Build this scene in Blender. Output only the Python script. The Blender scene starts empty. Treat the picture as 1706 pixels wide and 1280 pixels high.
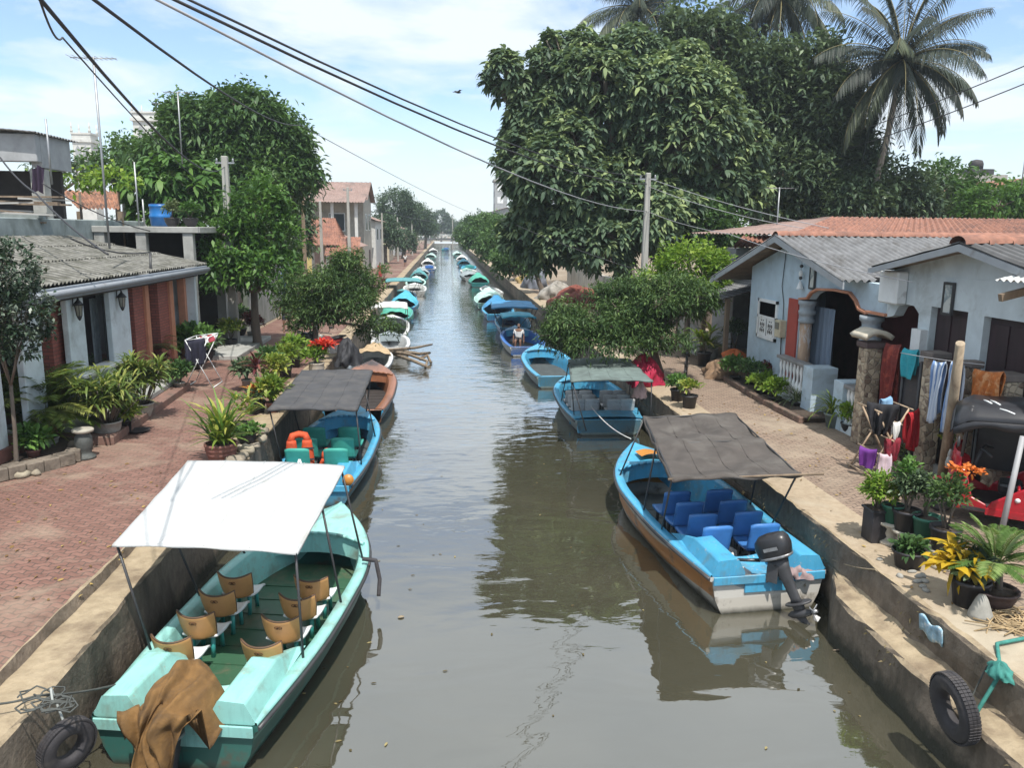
import bpy, math, random
import numpy as np
from mathutils import Vector, Matrix, Euler
R = math.radians
PI = math.pi
S = bpy.context.scene
C = S.collection
rnd = random.Random(7)
nr = np.random.default_rng(11)
HAZE = 0.0006

# ------------------------------------------------------------------ camera
FPX, IW, IH = 1320.0, 1706.0, 1280.0
CAM = Vector((0, 0, 5.8))
YAW, PITCH, ROLL = math.atan(116 / FPX * math.cos(math.atan(255 / FPX))), math.atan(255 / FPX), R(0.55)
fw = Vector((math.sin(YAW) * math.cos(PITCH), math.cos(YAW) * math.cos(PITCH), -math.sin(PITCH)))
rt = Vector((math.cos(YAW), -math.sin(YAW), 0))
up = rt.cross(fw)
rt2 = rt * math.cos(ROLL) + up * math.sin(ROLL)
up2 = up * math.cos(ROLL) - rt * math.sin(ROLL)
cd = bpy.data.cameras.new('camera')
cam = bpy.data.objects.new('camera', cd)
C.objects.link(cam)
cam.matrix_world = Matrix(((rt2.x, up2.x, -fw.x, CAM.x), (rt2.y, up2.y, -fw.y, CAM.y), (rt2.z, up2.z, -fw.z, CAM.z), (0, 0, 0, 1)))
cd.sensor_fit = 'HORIZONTAL'
cd.sensor_width = 36
cd.lens = 36 * FPX / IW
cd.clip_start, cd.clip_end = 0.1, 4000
S.camera = cam

# ------------------------------------------------------------------ sun, sky, exposure
SUN_EL, SUN_AZ = R(64), R(168)                 # azimuth from +Y towards +X
sd = Vector((math.sin(SUN_AZ) * math.cos(SUN_EL), math.cos(SUN_AZ) * math.cos(SUN_EL), math.sin(SUN_EL)))
sl = bpy.data.lights.new('sun', 'SUN')
sl.energy, sl.angle, sl.color = 4.0, R(0.6), (1.0, 0.955, 0.88)
so = bpy.data.objects.new('sun', sl)
C.objects.link(so)
so.rotation_euler = sd.to_track_quat('Z', 'Y').to_euler()
so.location = (0, 0, 60)
W = bpy.data.worlds.new('World')
S.world = W
W.use_nodes = True
wt = W.node_tree
wt.nodes.clear()


def wn(t, **k):
    n = wt.nodes.new(t)
    for a, b in k.items():
        setattr(n, a, b)
    return n


def wm(op, a, b=None):
    n = wn('ShaderNodeMath', operation=op)
    for i, x in enumerate((a, b)):
        if x is None:
            continue
        if isinstance(x, (int, float)):
            n.inputs[i].default_value = x
        else:
            wt.links.new(x, n.inputs[i])
    return n.outputs[0]


sky = wn('ShaderNodeTexSky', sky_type='NISHITA', sun_disc=False, sun_elevation=SUN_EL, sun_rotation=SUN_AZ)
sky.air_density, sky.dust_density, sky.ozone_density = 1.0, 0.6, 4.0
tc = wn('ShaderNodeTexCoord')
sx = wn('ShaderNodeSeparateXYZ')
wt.links.new(tc.outputs['Generated'], sx.inputs[0])
zc = wm('ADD', wm('MAXIMUM', sx.outputs[2], 0.0), 0.16)
cv = wn('ShaderNodeCombineXYZ')
wt.links.new(wm('DIVIDE', sx.outputs[0], zc), cv.inputs[0])
wt.links.new(wm('DIVIDE', sx.outputs[1], zc), cv.inputs[1])
cv.inputs[2].default_value = 3.7
ns = wn('ShaderNodeTexNoise')
ns.inputs['Scale'].default_value = 1.5
ns.inputs['Detail'].default_value = 9
ns.inputs['Roughness'].default_value = 0.55
ns.inputs['Distortion'].default_value = 0.35
wt.links.new(cv.outputs[0], ns.inputs['Vector'])
rp = wn('ShaderNodeValToRGB')
rp.color_ramp.elements[0].position, rp.color_ramp.elements[0].color = 0.44, (0.04, 0.08, 0.08, 1)
rp.color_ramp.elements[1].position, rp.color_ramp.elements[1].color = 0.61, (0.93, 0.93, 0.93, 1)
wt.links.new(ns.outputs['Fac'], rp.inputs[0])
mx = wn('ShaderNodeMix', data_type='RGBA')
hz_ = wn('ShaderNodeMapRange')
hz_.inputs[1].default_value, hz_.inputs[2].default_value, hz_.inputs[3].default_value, hz_.inputs[4].default_value = 0.0, 0.17, 0.85, 0.0
wt.links.new(sx.outputs[2], hz_.inputs[0])
hi_ = wn('ShaderNodeMapRange')
hi_.inputs[1].default_value, hi_.inputs[2].default_value, hi_.inputs[3].default_value, hi_.inputs[4].default_value = 0.27, 0.48, 0.0, 0.9  # white cloud added high up, out of view, to whiten reflections and fill
wt.links.new(sx.outputs[2], hi_.inputs[0])
wt.links.new(wm('MAXIMUM', wm('MAXIMUM', rp.outputs['Color'], hz_.outputs[0]), hi_.outputs[0]), mx.inputs[0])
wt.links.new(sky.outputs['Color'], mx.inputs[6])
mx.inputs[7].default_value = (4.7, 5.1, 5.4, 1)
bg = wn('ShaderNodeBackground')
bg.inputs['Strength'].default_value = 0.15
wt.links.new(mx.outputs[2], bg.inputs['Color'])
wo = wn('ShaderNodeOutputWorld')
wt.links.new(bg.outputs[0], wo.inputs['Surface'])
S.view_settings.view_transform = 'Standard'
S.view_settings.look = 'None'
S.view_settings.exposure = 0.5
S.view_settings.gamma = 1.0
S.cycles.use_denoising = True
S.cycles.max_bounces = 8
S.cycles.transparent_max_bounces = 8
S.cycles.caustics_reflective = False
S.cycles.caustics_refractive = False

# ------------------------------------------------------------------ photo pixel -> place


def ray(u, v):
    return (fw * FPX + rt2 * (u - IW / 2) + up2 * (IH / 2 - v)).normalized()


def pz(u, v, z=1.2):
    d = ray(u, v)
    return CAM + d * ((z - CAM.z) / d.z)


def py(u, v, Y):
    d = ray(u, v)
    return CAM + d * (Y / d.y)


def px(u, v, X):
    d = ray(u, v)
    return CAM + d * (X / d.x)


# ------------------------------------------------------------------ mesh helpers
def tag(o, label=None, cat=None, group=None, kind=None):
    if label:
        o['label'] = label
    if cat:
        o['category'] = cat
    if group:
        o['group'] = group
    if kind:
        o['kind'] = kind
    return o


def thing(name, label, cat, loc=(0, 0, 0), rz=0, group=None):
    o = bpy.data.objects.new(name, None)
    C.objects.link(o)
    o.location = loc
    o.rotation_euler = (0, 0, rz)
    o.empty_display_size = 0.2
    return tag(o, label, cat, group)


def copy_tree(o, parent=None, loc=None, rz=None, label=None):
    c = o.copy()
    C.objects.link(c)
    c.parent = parent
    if loc is not None:
        c.location = loc
    if rz is not None:
        c.rotation_euler = (0, 0, rz)
    if label:
        c['label'] = label
    for ch in [x for x in bpy.data.objects if x.parent == o]:
        copy_tree(ch, c)
    return c


class MB:
    def __init__(s, T=None):
        s.v, s.f, s.m, s.s = [], [], [], []
        s.T = T

    def add(s, vs, fs, mi=0, smooth=False):
        b = len(s.v)
        if s.T is not None:
            vs = [s.T @ Vector(v) for v in vs]
        s.v += [tuple(v) for v in vs]
        s.f += [tuple(i + b for i in f) for f in fs]
        s.m += [mi] * len(fs)
        s.s += [smooth] * len(fs)
        return s

    def box(s, x0, x1, y0, y1, z0, z1, mi=0):
        return s.add([(x0, y0, z0), (x1, y0, z0), (x1, y1, z0), (x0, y1, z0), (x0, y0, z1), (x1, y0, z1), (x1, y1, z1), (x0, y1, z1)],
                     [(3, 2, 1, 0), (4, 5, 6, 7), (0, 1, 5, 4), (1, 2, 6, 5), (2, 3, 7, 6), (3, 0, 4, 7)], mi)

    def obox(s, c, sz, rot=(0, 0, 0), mi=0):
        M = Matrix.Translation(c) @ Euler(rot).to_matrix().to_4x4()
        h = [x / 2 for x in sz]
        vs = [M @ Vector((a * h[0], b * h[1], d * h[2])) for d in (-1, 1) for a, b in ((-1, -1), (1, -1), (1, 1), (-1, 1))]
        return s.add(vs, [(3, 2, 1, 0), (4, 5, 6, 7), (0, 1, 5, 4), (1, 2, 6, 5), (2, 3, 7, 6), (3, 0, 4, 7)], mi)

    def tube(s, pts, r, n=8, mi=0, cap=True):
        pts = [Vector(p) for p in pts]
        rs = r if isinstance(r, (list, tuple)) else [r] * len(pts)
        rings = []
        pa = None
        for i, p in enumerate(pts):
            t = (pts[min(i + 1, len(pts) - 1)] - pts[max(i - 1, 0)])
            t = t.normalized() if t.length > 1e-9 else Vector((0, 0, 1))
            if pa is None:
                pa = t.orthogonal().normalized()
            pa = (pa - t * pa.dot(t))
            pa = pa.normalized() if pa.length > 1e-6 else t.orthogonal().normalized()
            q = t.cross(pa)
            rings.append([p + (pa * math.cos(2 * PI * k / n) + q * math.sin(2 * PI * k / n)) * rs[i] for k in range(n)])
        return s.loft(rings, mi, True, cap)

    def loft(s, rings, mi=0, smooth=True, cap=True, closed=True):
        n = len(rings[0])
        vs = [p for r in rings for p in r]
        fs = []
        for i in range(len(rings) - 1):
            for k in range(n if closed else n - 1):
                k2 = (k + 1) % n
                fs.append((i * n + k, i * n + k2, (i + 1) * n + k2, (i + 1) * n + k))
        s.add(vs, fs, mi, smooth)
        if cap:
            b = len(s.v) - len(vs)
            L = (len(rings) - 1) * n
            s.f += [tuple(b + k for k in range(n))[::-1], tuple(b + L + k for k in range(n))]
            s.m += [mi, mi]
            s.s += [False, False]
        return s

    def lathe(s, prof, n=20, mi=0, c=(0, 0, 0), sx=1, sy=1, cap=True):
        rings = [[(c[0] + r * sx * math.cos(2 * PI * k / n), c[1] + r * sy * math.sin(2 * PI * k / n), c[2] + z) for k in range(n)] for r, z in prof]
        return s.loft(rings, mi, True, cap)

    def prism(s, poly, ext, mi=0):
        ext = Vector(ext)
        a = [Vector(p) for p in poly]
        n = len(a)
        vs = a + [p + ext for p in a]
        fs = [tuple(range(n))[::-1], tuple(range(n, 2 * n))] + [(k, (k + 1) % n, n + (k + 1) % n, n + k) for k in range(n)]
        return s.add(vs, fs, mi)

    def grid(s, fn, nu, nv, mi=0, smooth=True):
        vs = [fn(i / nu, j / nv) for j in range(nv + 1) for i in range(nu + 1)]
        fs = [(j * (nu + 1) + i, j * (nu + 1) + i + 1, (j + 1) * (nu + 1) + i + 1, (j + 1) * (nu + 1) + i) for j in range(nv) for i in range(nu)]
        return s.add(vs, fs, mi, smooth)

    def ell(s, c, r, nu=14, nv=9, mi=0):
        prof = [(math.sin(PI * j / nv), -math.cos(PI * j / nv)) for j in range(nv + 1)]
        prof[0] = (0.02, -1)
        prof[-1] = (0.02, 1)
        return s.loft([[(c[0] + r[0] * a * math.cos(2 * PI * k / nu), c[1] + r[1] * a * math.sin(2 * PI * k / nu), c[2] + r[2] * z) for k in range(nu)] for a, z in prof], mi)

    def build(s, name, mats, parent=None, loc=None, rot=None, world=False, bev=0, sol=0, bs=1, fixn=True):
        me = bpy.data.meshes.new(name)
        off = Vector((0, 0, 0))
        if world and parent is not None:
            off = parent.location
        if world and parent is None and loc is not None:
            off = Vector(loc)
        vs = [(v[0] - off[0], v[1] - off[1], v[2] - off[2]) for v in s.v] if world else s.v
        me.from_pydata(vs, [], s.f)
        if not isinstance(mats, (list, tuple)):
            mats = [mats]
        for m in mats:
            me.materials.append(m)
        me.polygons.foreach_set('material_index', s.m)
        me.polygons.foreach_set('use_smooth', s.s)
        if fixn:
            import bmesh
            bm = bmesh.new()
            bm.from_mesh(me)
            bmesh.ops.recalc_face_normals(bm, faces=bm.faces)
            bm.to_mesh(me)
            bm.free()
        me.update()
        o = bpy.data.objects.new(name, me)
        C.objects.link(o)
        if parent is not None:
            o.parent = parent
        if loc is not None:
            o.location = loc
        if rot is not None:
            o.rotation_euler = rot
        if sol:
            md = o.modifiers.new('sol', 'SOLIDIFY')
            md.thickness = sol
            md.offset = 0
        if bev:
            md = o.modifiers.new('bev', 'BEVEL')
            md.width = bev
            md.segments = bs
            md.limit_method = 'ANGLE'
        return o


# ------------------------------------------------------------------ leaves (numpy)
def unit(a):
    return a / np.maximum(np.linalg.norm(a, axis=-1, keepdims=True), 1e-9)


def leaf_mesh(name, P, D, L, Wd, mat, parent=None, droop=0.2, fold=0.12, rv=None, loc=None, six=True, roll=0.35, world_off=None):
    P = np.asarray(P, float)
    D = unit(np.asarray(D, float))
    n = len(P)
    L = np.broadcast_to(np.asarray(L, float), (n,)).reshape(n, 1)
    Wd = np.broadcast_to(np.asarray(Wd, float), (n,)).reshape(n, 1)
    if world_off is not None:
        P = P - np.array(world_off)
    u = np.array([0, 0, 1.0]) + nr.normal(0, roll, (n, 3))
    Sd = unit(np.cross(D, u))
    N = np.cross(Sd, D)
    dz = np.array([0, 0, -1.0])
    if six:
        b = P
        a1, a2, t = P + D * L * .33 + dz * L * droop * .1, P + D * L * .7 + dz * L * droop * .45, P + D * L + dz * L * droop
        V = np.stack([b, a1 - Sd * Wd * .5 + N * Wd * fold, a1 + Sd * Wd * .5 + N * Wd * fold, a2 - Sd * Wd * .4 + N * Wd * fold, a2 + Sd * Wd * .4 + N * Wd * fold, t], 1).reshape(-1, 3)
        k = 6
        tri = np.array([0, 2, 1])
        q = np.array([1, 2, 4, 3])
        t2 = np.array([3, 4, 5])
        base = np.arange(n)[:, None] * k
        loops = np.concatenate([base + tri, base + q, base + t2], 1).reshape(-1)
        tot = np.tile([3, 4, 3], n)
    else:
        b, t = P, P + D * L + dz * L * droop
        m = P + D * L * .48 + dz * L * droop * .2
        V = np.stack([b, m + Sd * Wd * .5 + N * Wd * fold, t, m - Sd * Wd * .5 + N * Wd * fold], 1).reshape(-1, 3)
        loops = (np.arange(n)[:, None] * 4 + np.arange(4)).reshape(-1)
        tot = np.full(n, 4)
    me = bpy.data.meshes.new(name)
    me.vertices.add(len(V))
    me.vertices.foreach_set('co', V.reshape(-1))
    me.loops.add(len(loops))
    me.loops.foreach_set('vertex_index', loops.astype(np.int32))
    me.polygons.add(len(tot))
    st = np.concatenate([[0], np.cumsum(tot)[:-1]])
    me.polygons.foreach_set('loop_start', st.astype(np.int32))
    me.polygons.foreach_set('loop_total', tot.astype(np.int32))
    rv = nr.random(n) if rv is None else np.asarray(rv)
    at = me.attributes.new('rnd', 'FLOAT', 'FACE')
    at.data.foreach_set('value', np.repeat(rv, 3 if six else 1).astype(np.float32))
    me.materials.append(mat)
    me.update(calc_edges=True)
    me.validate()
    o = bpy.data.objects.new(name, me)
    C.objects.link(o)
    if parent is not None:
        o.parent = parent
    if loc is not None:
        o.location = loc
    return o


# ------------------------------------------------------------------ materials
def nodes(m):
    m.use_nodes = True
    t = m.node_tree
    return t, t.nodes['Principled BSDF']


def lk(t, a, b):
    t.links.new(a, b)


def mth(t, op, a, b=None, c=None):
    n = t.nodes.new('ShaderNodeMath')
    n.operation = op
    for i, x in enumerate((a, b, c)):
        if x is None:
            continue
        if isinstance(x, (int, float)):
            n.inputs[i].default_value = x
        else:
            lk(t, x, n.inputs[i])
    return n.outputs[0]


def noise(t, vec, scale, detail=5, rough=.55, dist=0):
    n = t.nodes.new('ShaderNodeTexNoise')
    n.inputs['Scale'].default_value = scale
    n.inputs['Detail'].default_value = detail
    n.inputs['Roughness'].default_value = rough
    n.inputs['Distortion'].default_value = dist
    lk(t, vec, n.inputs['Vector'])
    return n.outputs['Fac']


def ramp(t, fac, p0, p1):
    n = t.nodes.new('ShaderNodeMapRange')
    n.inputs[1].default_value = p0
    n.inputs[2].default_value = p1
    n.clamp = True
    lk(t, fac, n.inputs[0])
    return n.outputs[0]


def mixc(t, fac, a, b):
    n = t.nodes.new('ShaderNodeMix')
    n.data_type = 'RGBA'
    for i, x in ((0, fac), (6, a), (7, b)):
        if isinstance(x, (int, float)):
            n.inputs[i].default_value = x
        elif isinstance(x, tuple):
            n.inputs[i].default_value = (*x, 1) if len(x) == 3 else x
        else:
            lk(t, x, n.inputs[i])
    return n.outputs[2]


def bump(t, p, h, strength=.4, dist=.02):
    n = t.nodes.new('ShaderNodeBump')
    n.inputs['Strength'].default_value = strength
    if isinstance(dist, (int, float)):
        n.inputs['Distance'].default_value = dist
    else:
        lk(t, dist, n.inputs['Distance'])
    lk(t, h, n.inputs['Height'])
    lk(t, n.outputs[0], p.inputs['Normal'])
    return n


def coords(t, scale=None, kind='Object'):
    n = t.nodes.new('ShaderNodeTexCoord')
    o = n.outputs[kind]
    if scale:
        mp = t.nodes.new('ShaderNodeMapping')
        mp.inputs['Scale'].default_value = scale
        lk(t, o, mp.inputs[0])
        o = mp.outputs[0]
    return o


def mat(name, col, rough=.6, var=.25, sc=4, alt=None, altp=(.5, .7), altsc=1.3, bmp=.15, bsc=30, bd=.01, metal=0, spec=.5, stretch=None, chips=None, rib_shade=None):
    """One surface: its colour broken by fine noise, patches of a second colour (dirt, wear) and a light bump."""
    m = bpy.data.materials.new(name)
    t, p = nodes(m)
    v = coords(t, stretch)
    n1 = noise(t, v, sc, 7, .6)
    dk = tuple(c * (1 - var) for c in col)
    lt = tuple(min(1, c * (1 + var * .8)) for c in col)
    cc = mixc(t, ramp(t, n1, .3, .7), dk, lt)
    if alt:
        n2 = noise(t, v, altsc, 8, .65, .4)
        cc = mixc(t, ramp(t, n2, *altp), cc, alt)
    if rib_shade:
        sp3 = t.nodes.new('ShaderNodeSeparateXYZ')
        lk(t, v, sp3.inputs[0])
        rb = mth(t, 'SINE', mth(t, 'MULTIPLY', sp3.outputs[rib_shade[0]], 2 * PI / rib_shade[1]))
        cc = mixc(t, mth(t, 'MULTIPLY', ramp(t, rb, -.1, .9), .72), cc, tuple(x * .28 for x in col))  # troughs darkened in the colour to deepen the groove shade
    if chips:
        n3 = noise(t, v, 16, 5, .7)
        cc = mixc(t, mth(t, 'MULTIPLY', ramp(t, n3, .60, .66), ramp(t, noise(t, v, 1.7, 3), .42, .6)), cc, chips)
        n4 = noise(t, coords(t, (6, 1.2, .5)), 2.2, 6, .7)
        cc = mixc(t, mth(t, 'MULTIPLY', ramp(t, n4, .52, .75), .45), cc, tuple(x * .5 for x in col))
    lk(t, cc, p.inputs['Base Color'])
    p.inputs['Roughness'].default_value = rough
    p.inputs['Metallic'].default_value = metal
    p.inputs['Specular IOR Level'].default_value = spec
    if bmp:
        bump(t, p, noise(t, v, bsc, 6, .6), bmp, bd)
    return m


def leafmat(name, dark, mid, light, rough=.45, trans=.25, tip=None):
    m = bpy.data.materials.new(name)
    t, p = nodes(m)
    a = t.nodes.new('ShaderNodeAttribute')
    a.attribute_name = 'rnd'
    r = t.nodes.new('ShaderNodeValToRGB')
    e = r.color_ramp.elements
    e[0].position, e[0].color = 0.0, (*dark, 1)
    e[1].position, e[1].color = 0.55, (*mid, 1)
    x = e.new(0.97)
    x.color = (*light, 1)
    lk(t, a.outputs['Fac'], r.inputs[0])
    lk(t, r.outputs[0], p.inputs['Base Color'])
    p.inputs['Roughness'].default_value = rough
    p.inputs['Specular IOR Level'].default_value = .25
    tr = t.nodes.new('ShaderNodeBsdfTranslucent')
    tcol = mixc(t, .5, r.outputs[0], (mid[0] * 1.6, mid[1] * 1.5, mid[2] * .6))
    lk(t, tcol, tr.inputs[0])
    ms = t.nodes.new('ShaderNodeMixShader')
    ms.inputs[0].default_value = trans
    lk(t, p.outputs[0], ms.inputs[1])
    lk(t, tr.outputs[0], ms.inputs[2])
    out = [n for n in t.nodes if n.type == 'OUTPUT_MATERIAL'][0]
    lk(t, ms.outputs[0], out.inputs['Surface'])
    return m


MT = {}


def paint(name, col, rough=.35, dirt=(.12, .09, .06), amt=(.58, .8), chips=None):
    if name not in MT:
        MT[name] = mat(name, col, rough, .1, 3, dirt, amt, 2.2, .06, 40, .004, chips=chips)
    return MT[name]
# ------------------------------------------------------------------ setting: water, ground, paths
GZ = 1.2


def water_mat():
    m = bpy.data.materials.new('canal_water')
    t, p = nodes(m)
    v = coords(t)
    sx = t.nodes.new('ShaderNodeSeparateXYZ')
    lk(t, v, sx.inputs[0])
    murk = mixc(t, ramp(t, noise(t, v, .35, 4), .35, .65), (.050, .047, .031), (.068, .063, .043))
    lk(t, murk, p.inputs['Base Color'])
    p.inputs['Roughness'].default_value = .03
    p.inputs['IOR'].default_value = 1.33
    p.inputs['Specular IOR Level'].default_value = 1.0
    v2 = coords(t, (.55, 1.25, 1))
    fine = noise(t, v2, 3.2, 3, .5, .5)
    swell = noise(t, coords(t, (.6, 1, 1)), .75, 2, .5, .8)
    breeze = ramp(t, noise(t, coords(t, (.5, .12, 1)), .5, 3), .35, .62)
    far = mth(t, 'MULTIPLY_ADD', ramp(t, sx.outputs[1], 9, 34), .85, .15)
    amp = mth(t, 'MULTIPLY', far, mth(t, 'MULTIPLY_ADD', breeze, .7, .3))
    h = mth(t, 'ADD', mth(t, 'MULTIPLY', mth(t, 'MULTIPLY', fine, amp), .022), mth(t, 'MULTIPLY', swell, .028))
    b = bump(t, p, h, 1.0, 1.0)
    p.inputs['Coat Weight'].default_value = 1.0
    p.inputs['Coat Roughness'].default_value = .02
    p.inputs['Coat IOR'].default_value = 2.5
    lk(t, b.outputs[0], p.inputs['Coat Normal'])
    return m


MB().grid(lambda a, b: (-4.6 + 11.2 * a, -15 + 375 * b, 0), 1, 1).build('water', water_mat(), fixn=False)['kind'] = 'structure'


def ground_mat(name, c1, c2, c3, bricks=None, zig=.0, mort=(.09, .07, .06)):
    m = bpy.data.materials.new(name)
    t, p = nodes(m)
    v = coords(t)
    n1 = noise(t, v, 9, 8, .65)
    n2 = noise(t, v, .42, 7, .62, .6)
    n3 = noise(t, v, 1.9, 7, .65, .3)
    n4 = noise(t, v, 45, 3, .6)
    base = mixc(t, ramp(t, n1, .3, .72), c1, c2)
    bh = None
    if bricks:
        bk = t.nodes.new('ShaderNodeTexBrick')
        bk.inputs['Scale'].default_value = 1
        bk.inputs['Brick Width'].default_value = bricks[0]
        bk.inputs['Row Height'].default_value = bricks[1]
        bk.inputs['Mortar Size'].default_value = .011
        bk.inputs['Mortar Smooth'].default_value = .3
        bk.inputs['Color1'].default_value = (.35, .35, .35, 1)
        bk.inputs['Color2'].default_value = (1, 1, 1, 1)
        bk.inputs['Mortar'].default_value = (0, 0, 0, 1)
        sx = t.nodes.new('ShaderNodeSeparateXYZ')
        lk(t, v, sx.inputs[0])
        zx = mth(t, 'MULTIPLY', mth(t, 'PINGPONG', sx.outputs[0], bricks[0] * .5), zig)
        wob = mth(t, 'MULTIPLY', noise(t, v, 1.1, 3), .10)
        cb = t.nodes.new('ShaderNodeCombineXYZ')
        lk(t, mth(t, 'ADD', sx.outputs[0], wob), cb.inputs[0])
        lk(t, mth(t, 'ADD', mth(t, 'ADD', sx.outputs[1], zx), wob), cb.inputs[1])
        lk(t, cb.outputs[0], bk.inputs['Vector'])
        base = mixc(t, .42, base, mixc(t, bk.outputs['Color'], tuple(x * .62 for x in c1), tuple(min(1, x * 1.22) for x in c2)))
        base = mixc(t, mth(t, 'MULTIPLY', bk.outputs['Fac'], .8), base, mort)
        bh = bk.outputs['Fac']
    pale = mth(t, 'MULTIPLY', ramp(t, n2, .49, .66), .85)
    col = mixc(t, pale, base, mixc(t, ramp(t, n3, .35, .65), c3, tuple(x * .72 for x in c3)))
    col = mixc(t, mth(t, 'MULTIPLY', ramp(t, n3, .57, .72), .5), col, tuple(x * .38 for x in c1))
    lk(t, col, p.inputs['Base Color'])
    p.inputs['Roughness'].default_value = .85
    p.inputs['Specular IOR Level'].default_value = .25
    hh = mth(t, 'ADD', mth(t, 'MULTIPLY', n1, .7), mth(t, 'MULTIPLY', n4, .25))
    if bh is not None:
        hh = mth(t, 'SUBTRACT', hh, mth(t, 'MULTIPLY', bh, .6))
    bump(t, p, hh, .55, .02)
    return m


earth = ground_mat('earth', (.20, .155, .11), (.27, .21, .15), (.36, .30, .23))
pavers = ground_mat('worn_brick_pavers', (.150, .078, .062), (.23, .128, .102), (.34, .265, .20), (.23, .115), .55)
pavers2 = ground_mat('pale_pavers', (.20, .145, .11), (.28, .21, .16), (.36, .295, .225), (.23, .115), .55)
strip = ground_mat('dusty_concrete', (.30, .235, .165), (.40, .325, .235), (.45, .39, .30))

g = MB()
XL, XR = -4.66, 6.02
for x0, x1, y0, y1 in ((-900, XL, -20, 352), (XR, 900, -20, 352), (-900, 900, 352, 2600)):
    g.add([(x0, y0, GZ - .004), (x1, y0, GZ - .004), (x1, y1, GZ - .004), (x0, y1, GZ - .004)], [(0, 1, 2, 3)])
g.build('ground', earth)['kind'] = 'structure'
MB().grid(lambda a, b: (-8.6 + 3.95 * a, -4 + 340 * b, GZ + .002), 1, 1).build('path', pavers)['kind'] = 'structure'
MB().grid(lambda a, b: (6.82 + 3.0 * a, -4 + 340 * b, GZ + .002), 1, 1).build('path', pavers2)['kind'] = 'structure'
MB().grid(lambda a, b: (6.0 + .86 * a, -4 + 340 * b, GZ + .008 - .004 * a), 1, 1).build('verge', strip)['kind'] = 'structure'


def wall_mat():
    m = bpy.data.materials.new('quay_masonry')
    t, p = nodes(m)
    v = coords(t)
    g_ = t.nodes.new('ShaderNodeNewGeometry')
    sz = t.nodes.new('ShaderNodeSeparateXYZ')
    lk(t, v, sz.inputs[0])
    sn = t.nodes.new('ShaderNodeSeparateXYZ')
    lk(t, g_.outputs['True Normal'], sn.inputs[0])
    n1 = noise(t, v, 6, 8, .65)
    n2 = noise(t, coords(t, (1, 1, .35)), 1.6, 7, .6)
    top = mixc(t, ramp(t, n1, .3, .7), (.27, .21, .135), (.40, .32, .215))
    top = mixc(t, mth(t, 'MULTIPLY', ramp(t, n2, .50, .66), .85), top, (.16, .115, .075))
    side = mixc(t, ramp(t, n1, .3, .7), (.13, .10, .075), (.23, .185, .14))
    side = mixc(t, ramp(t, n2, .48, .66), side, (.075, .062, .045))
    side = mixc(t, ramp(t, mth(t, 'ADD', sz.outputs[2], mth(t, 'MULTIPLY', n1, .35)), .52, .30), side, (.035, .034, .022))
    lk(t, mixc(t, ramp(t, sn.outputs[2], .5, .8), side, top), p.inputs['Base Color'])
    p.inputs['Roughness'].default_value = .85
    bump(t, p, mth(t, 'ADD', n1, mth(t, 'MULTIPLY', n2, .8)), .8, .05)
    return m


quay = wall_mat()


def quay_wall(prof, name, label, jig, far=None):
    ys = list(np.arange(-3, 30, .22)) + list(np.arange(30, 90, 1.0)) + list(np.arange(90, 341, 10.0))
    rings = []
    for y in ys:
        r = []
        kf = min(1, max(0, (y - 10.2) / .9)) if far else 0
        kn = 0 if far else min(1, max(0, (14.2 - y) / 1.6))
        for i, (x, z) in enumerate(prof):
            if kf and x < far:
                x += (far - x) * kf
            if kn and i > 2:
                x -= .11 * kn if i > 4 else 0
                z -= .14 * kn if i < 7 else 0
            j = jig if 0 < i < len(prof) - 1 else 0
            r.append((x + rnd.uniform(-j, j) + .012 * math.sin(y * 1.7 + i), y, z + rnd.uniform(-j, j) * .7))
        rings.append(r)
    o = MB().loft(rings, 0, False, False, closed=False).build(name, quay, fixn=False)
    return tag(o, label, 'wall')


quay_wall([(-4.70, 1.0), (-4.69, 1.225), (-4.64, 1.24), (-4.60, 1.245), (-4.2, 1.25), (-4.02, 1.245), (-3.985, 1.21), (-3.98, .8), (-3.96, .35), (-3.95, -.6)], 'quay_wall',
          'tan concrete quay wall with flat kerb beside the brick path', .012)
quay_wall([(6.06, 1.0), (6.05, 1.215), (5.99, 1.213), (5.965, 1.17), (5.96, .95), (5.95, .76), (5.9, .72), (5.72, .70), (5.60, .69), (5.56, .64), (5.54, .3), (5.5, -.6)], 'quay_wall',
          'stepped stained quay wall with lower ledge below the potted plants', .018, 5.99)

# ------------------------------------------------------------------ shared materials
white_paint = paint('white_paint', (.74, .76, .76), .5)
pale_blue = mat('pale_blue_wall', (.44, .55, .63), .75, .12, 2.2, (.27, .31, .32), (.53, .78), 1.4, .12, 25, .01)
white_blue = mat('whitish_wall', (.57, .635, .66), .75, .12, 2.5, (.30, .32, .31), (.52, .75), 1.2, .12, 25, .01)
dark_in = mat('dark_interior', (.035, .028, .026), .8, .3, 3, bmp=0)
dark_door = mat('dark_timber_door', (.035, .018, .022), .5, .35, 6, bmp=.1, stretch=(1, 1, .2))
maroon = mat('maroon_wall', (.10, .03, .03), .7, .3, 3)
red_paint = paint('red_paint', (.36, .055, .04), .5)
orange_trim = mat('orange_trim', (.50, .22, .13), .6, .15, 5, (.30, .17, .12), (.6, .8))
concrete = mat('concrete', (.34, .34, .32), .85, .22, 3, (.14, .145, .13), (.5, .72), .9, .3, 18, .02)
bluegrey = mat('blue_grey_render', (.25, .29, .29), .85, .25, 2.2, (.12, .14, .13), (.48, .70), .9, .25, 18, .02)
cement_grey = mat('grey_stone_pot', (.30, .29, .26), .8, .2, 8, (.14, .12, .09), (.55, .75), 4)
corrug = mat('weathered_asbestos', (.17, .172, .178), .9, .28, 3, (.09, .085, .08), (.50, .70), 1.6, .25, 30, .01, rib_shade=(0, .19))
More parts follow.
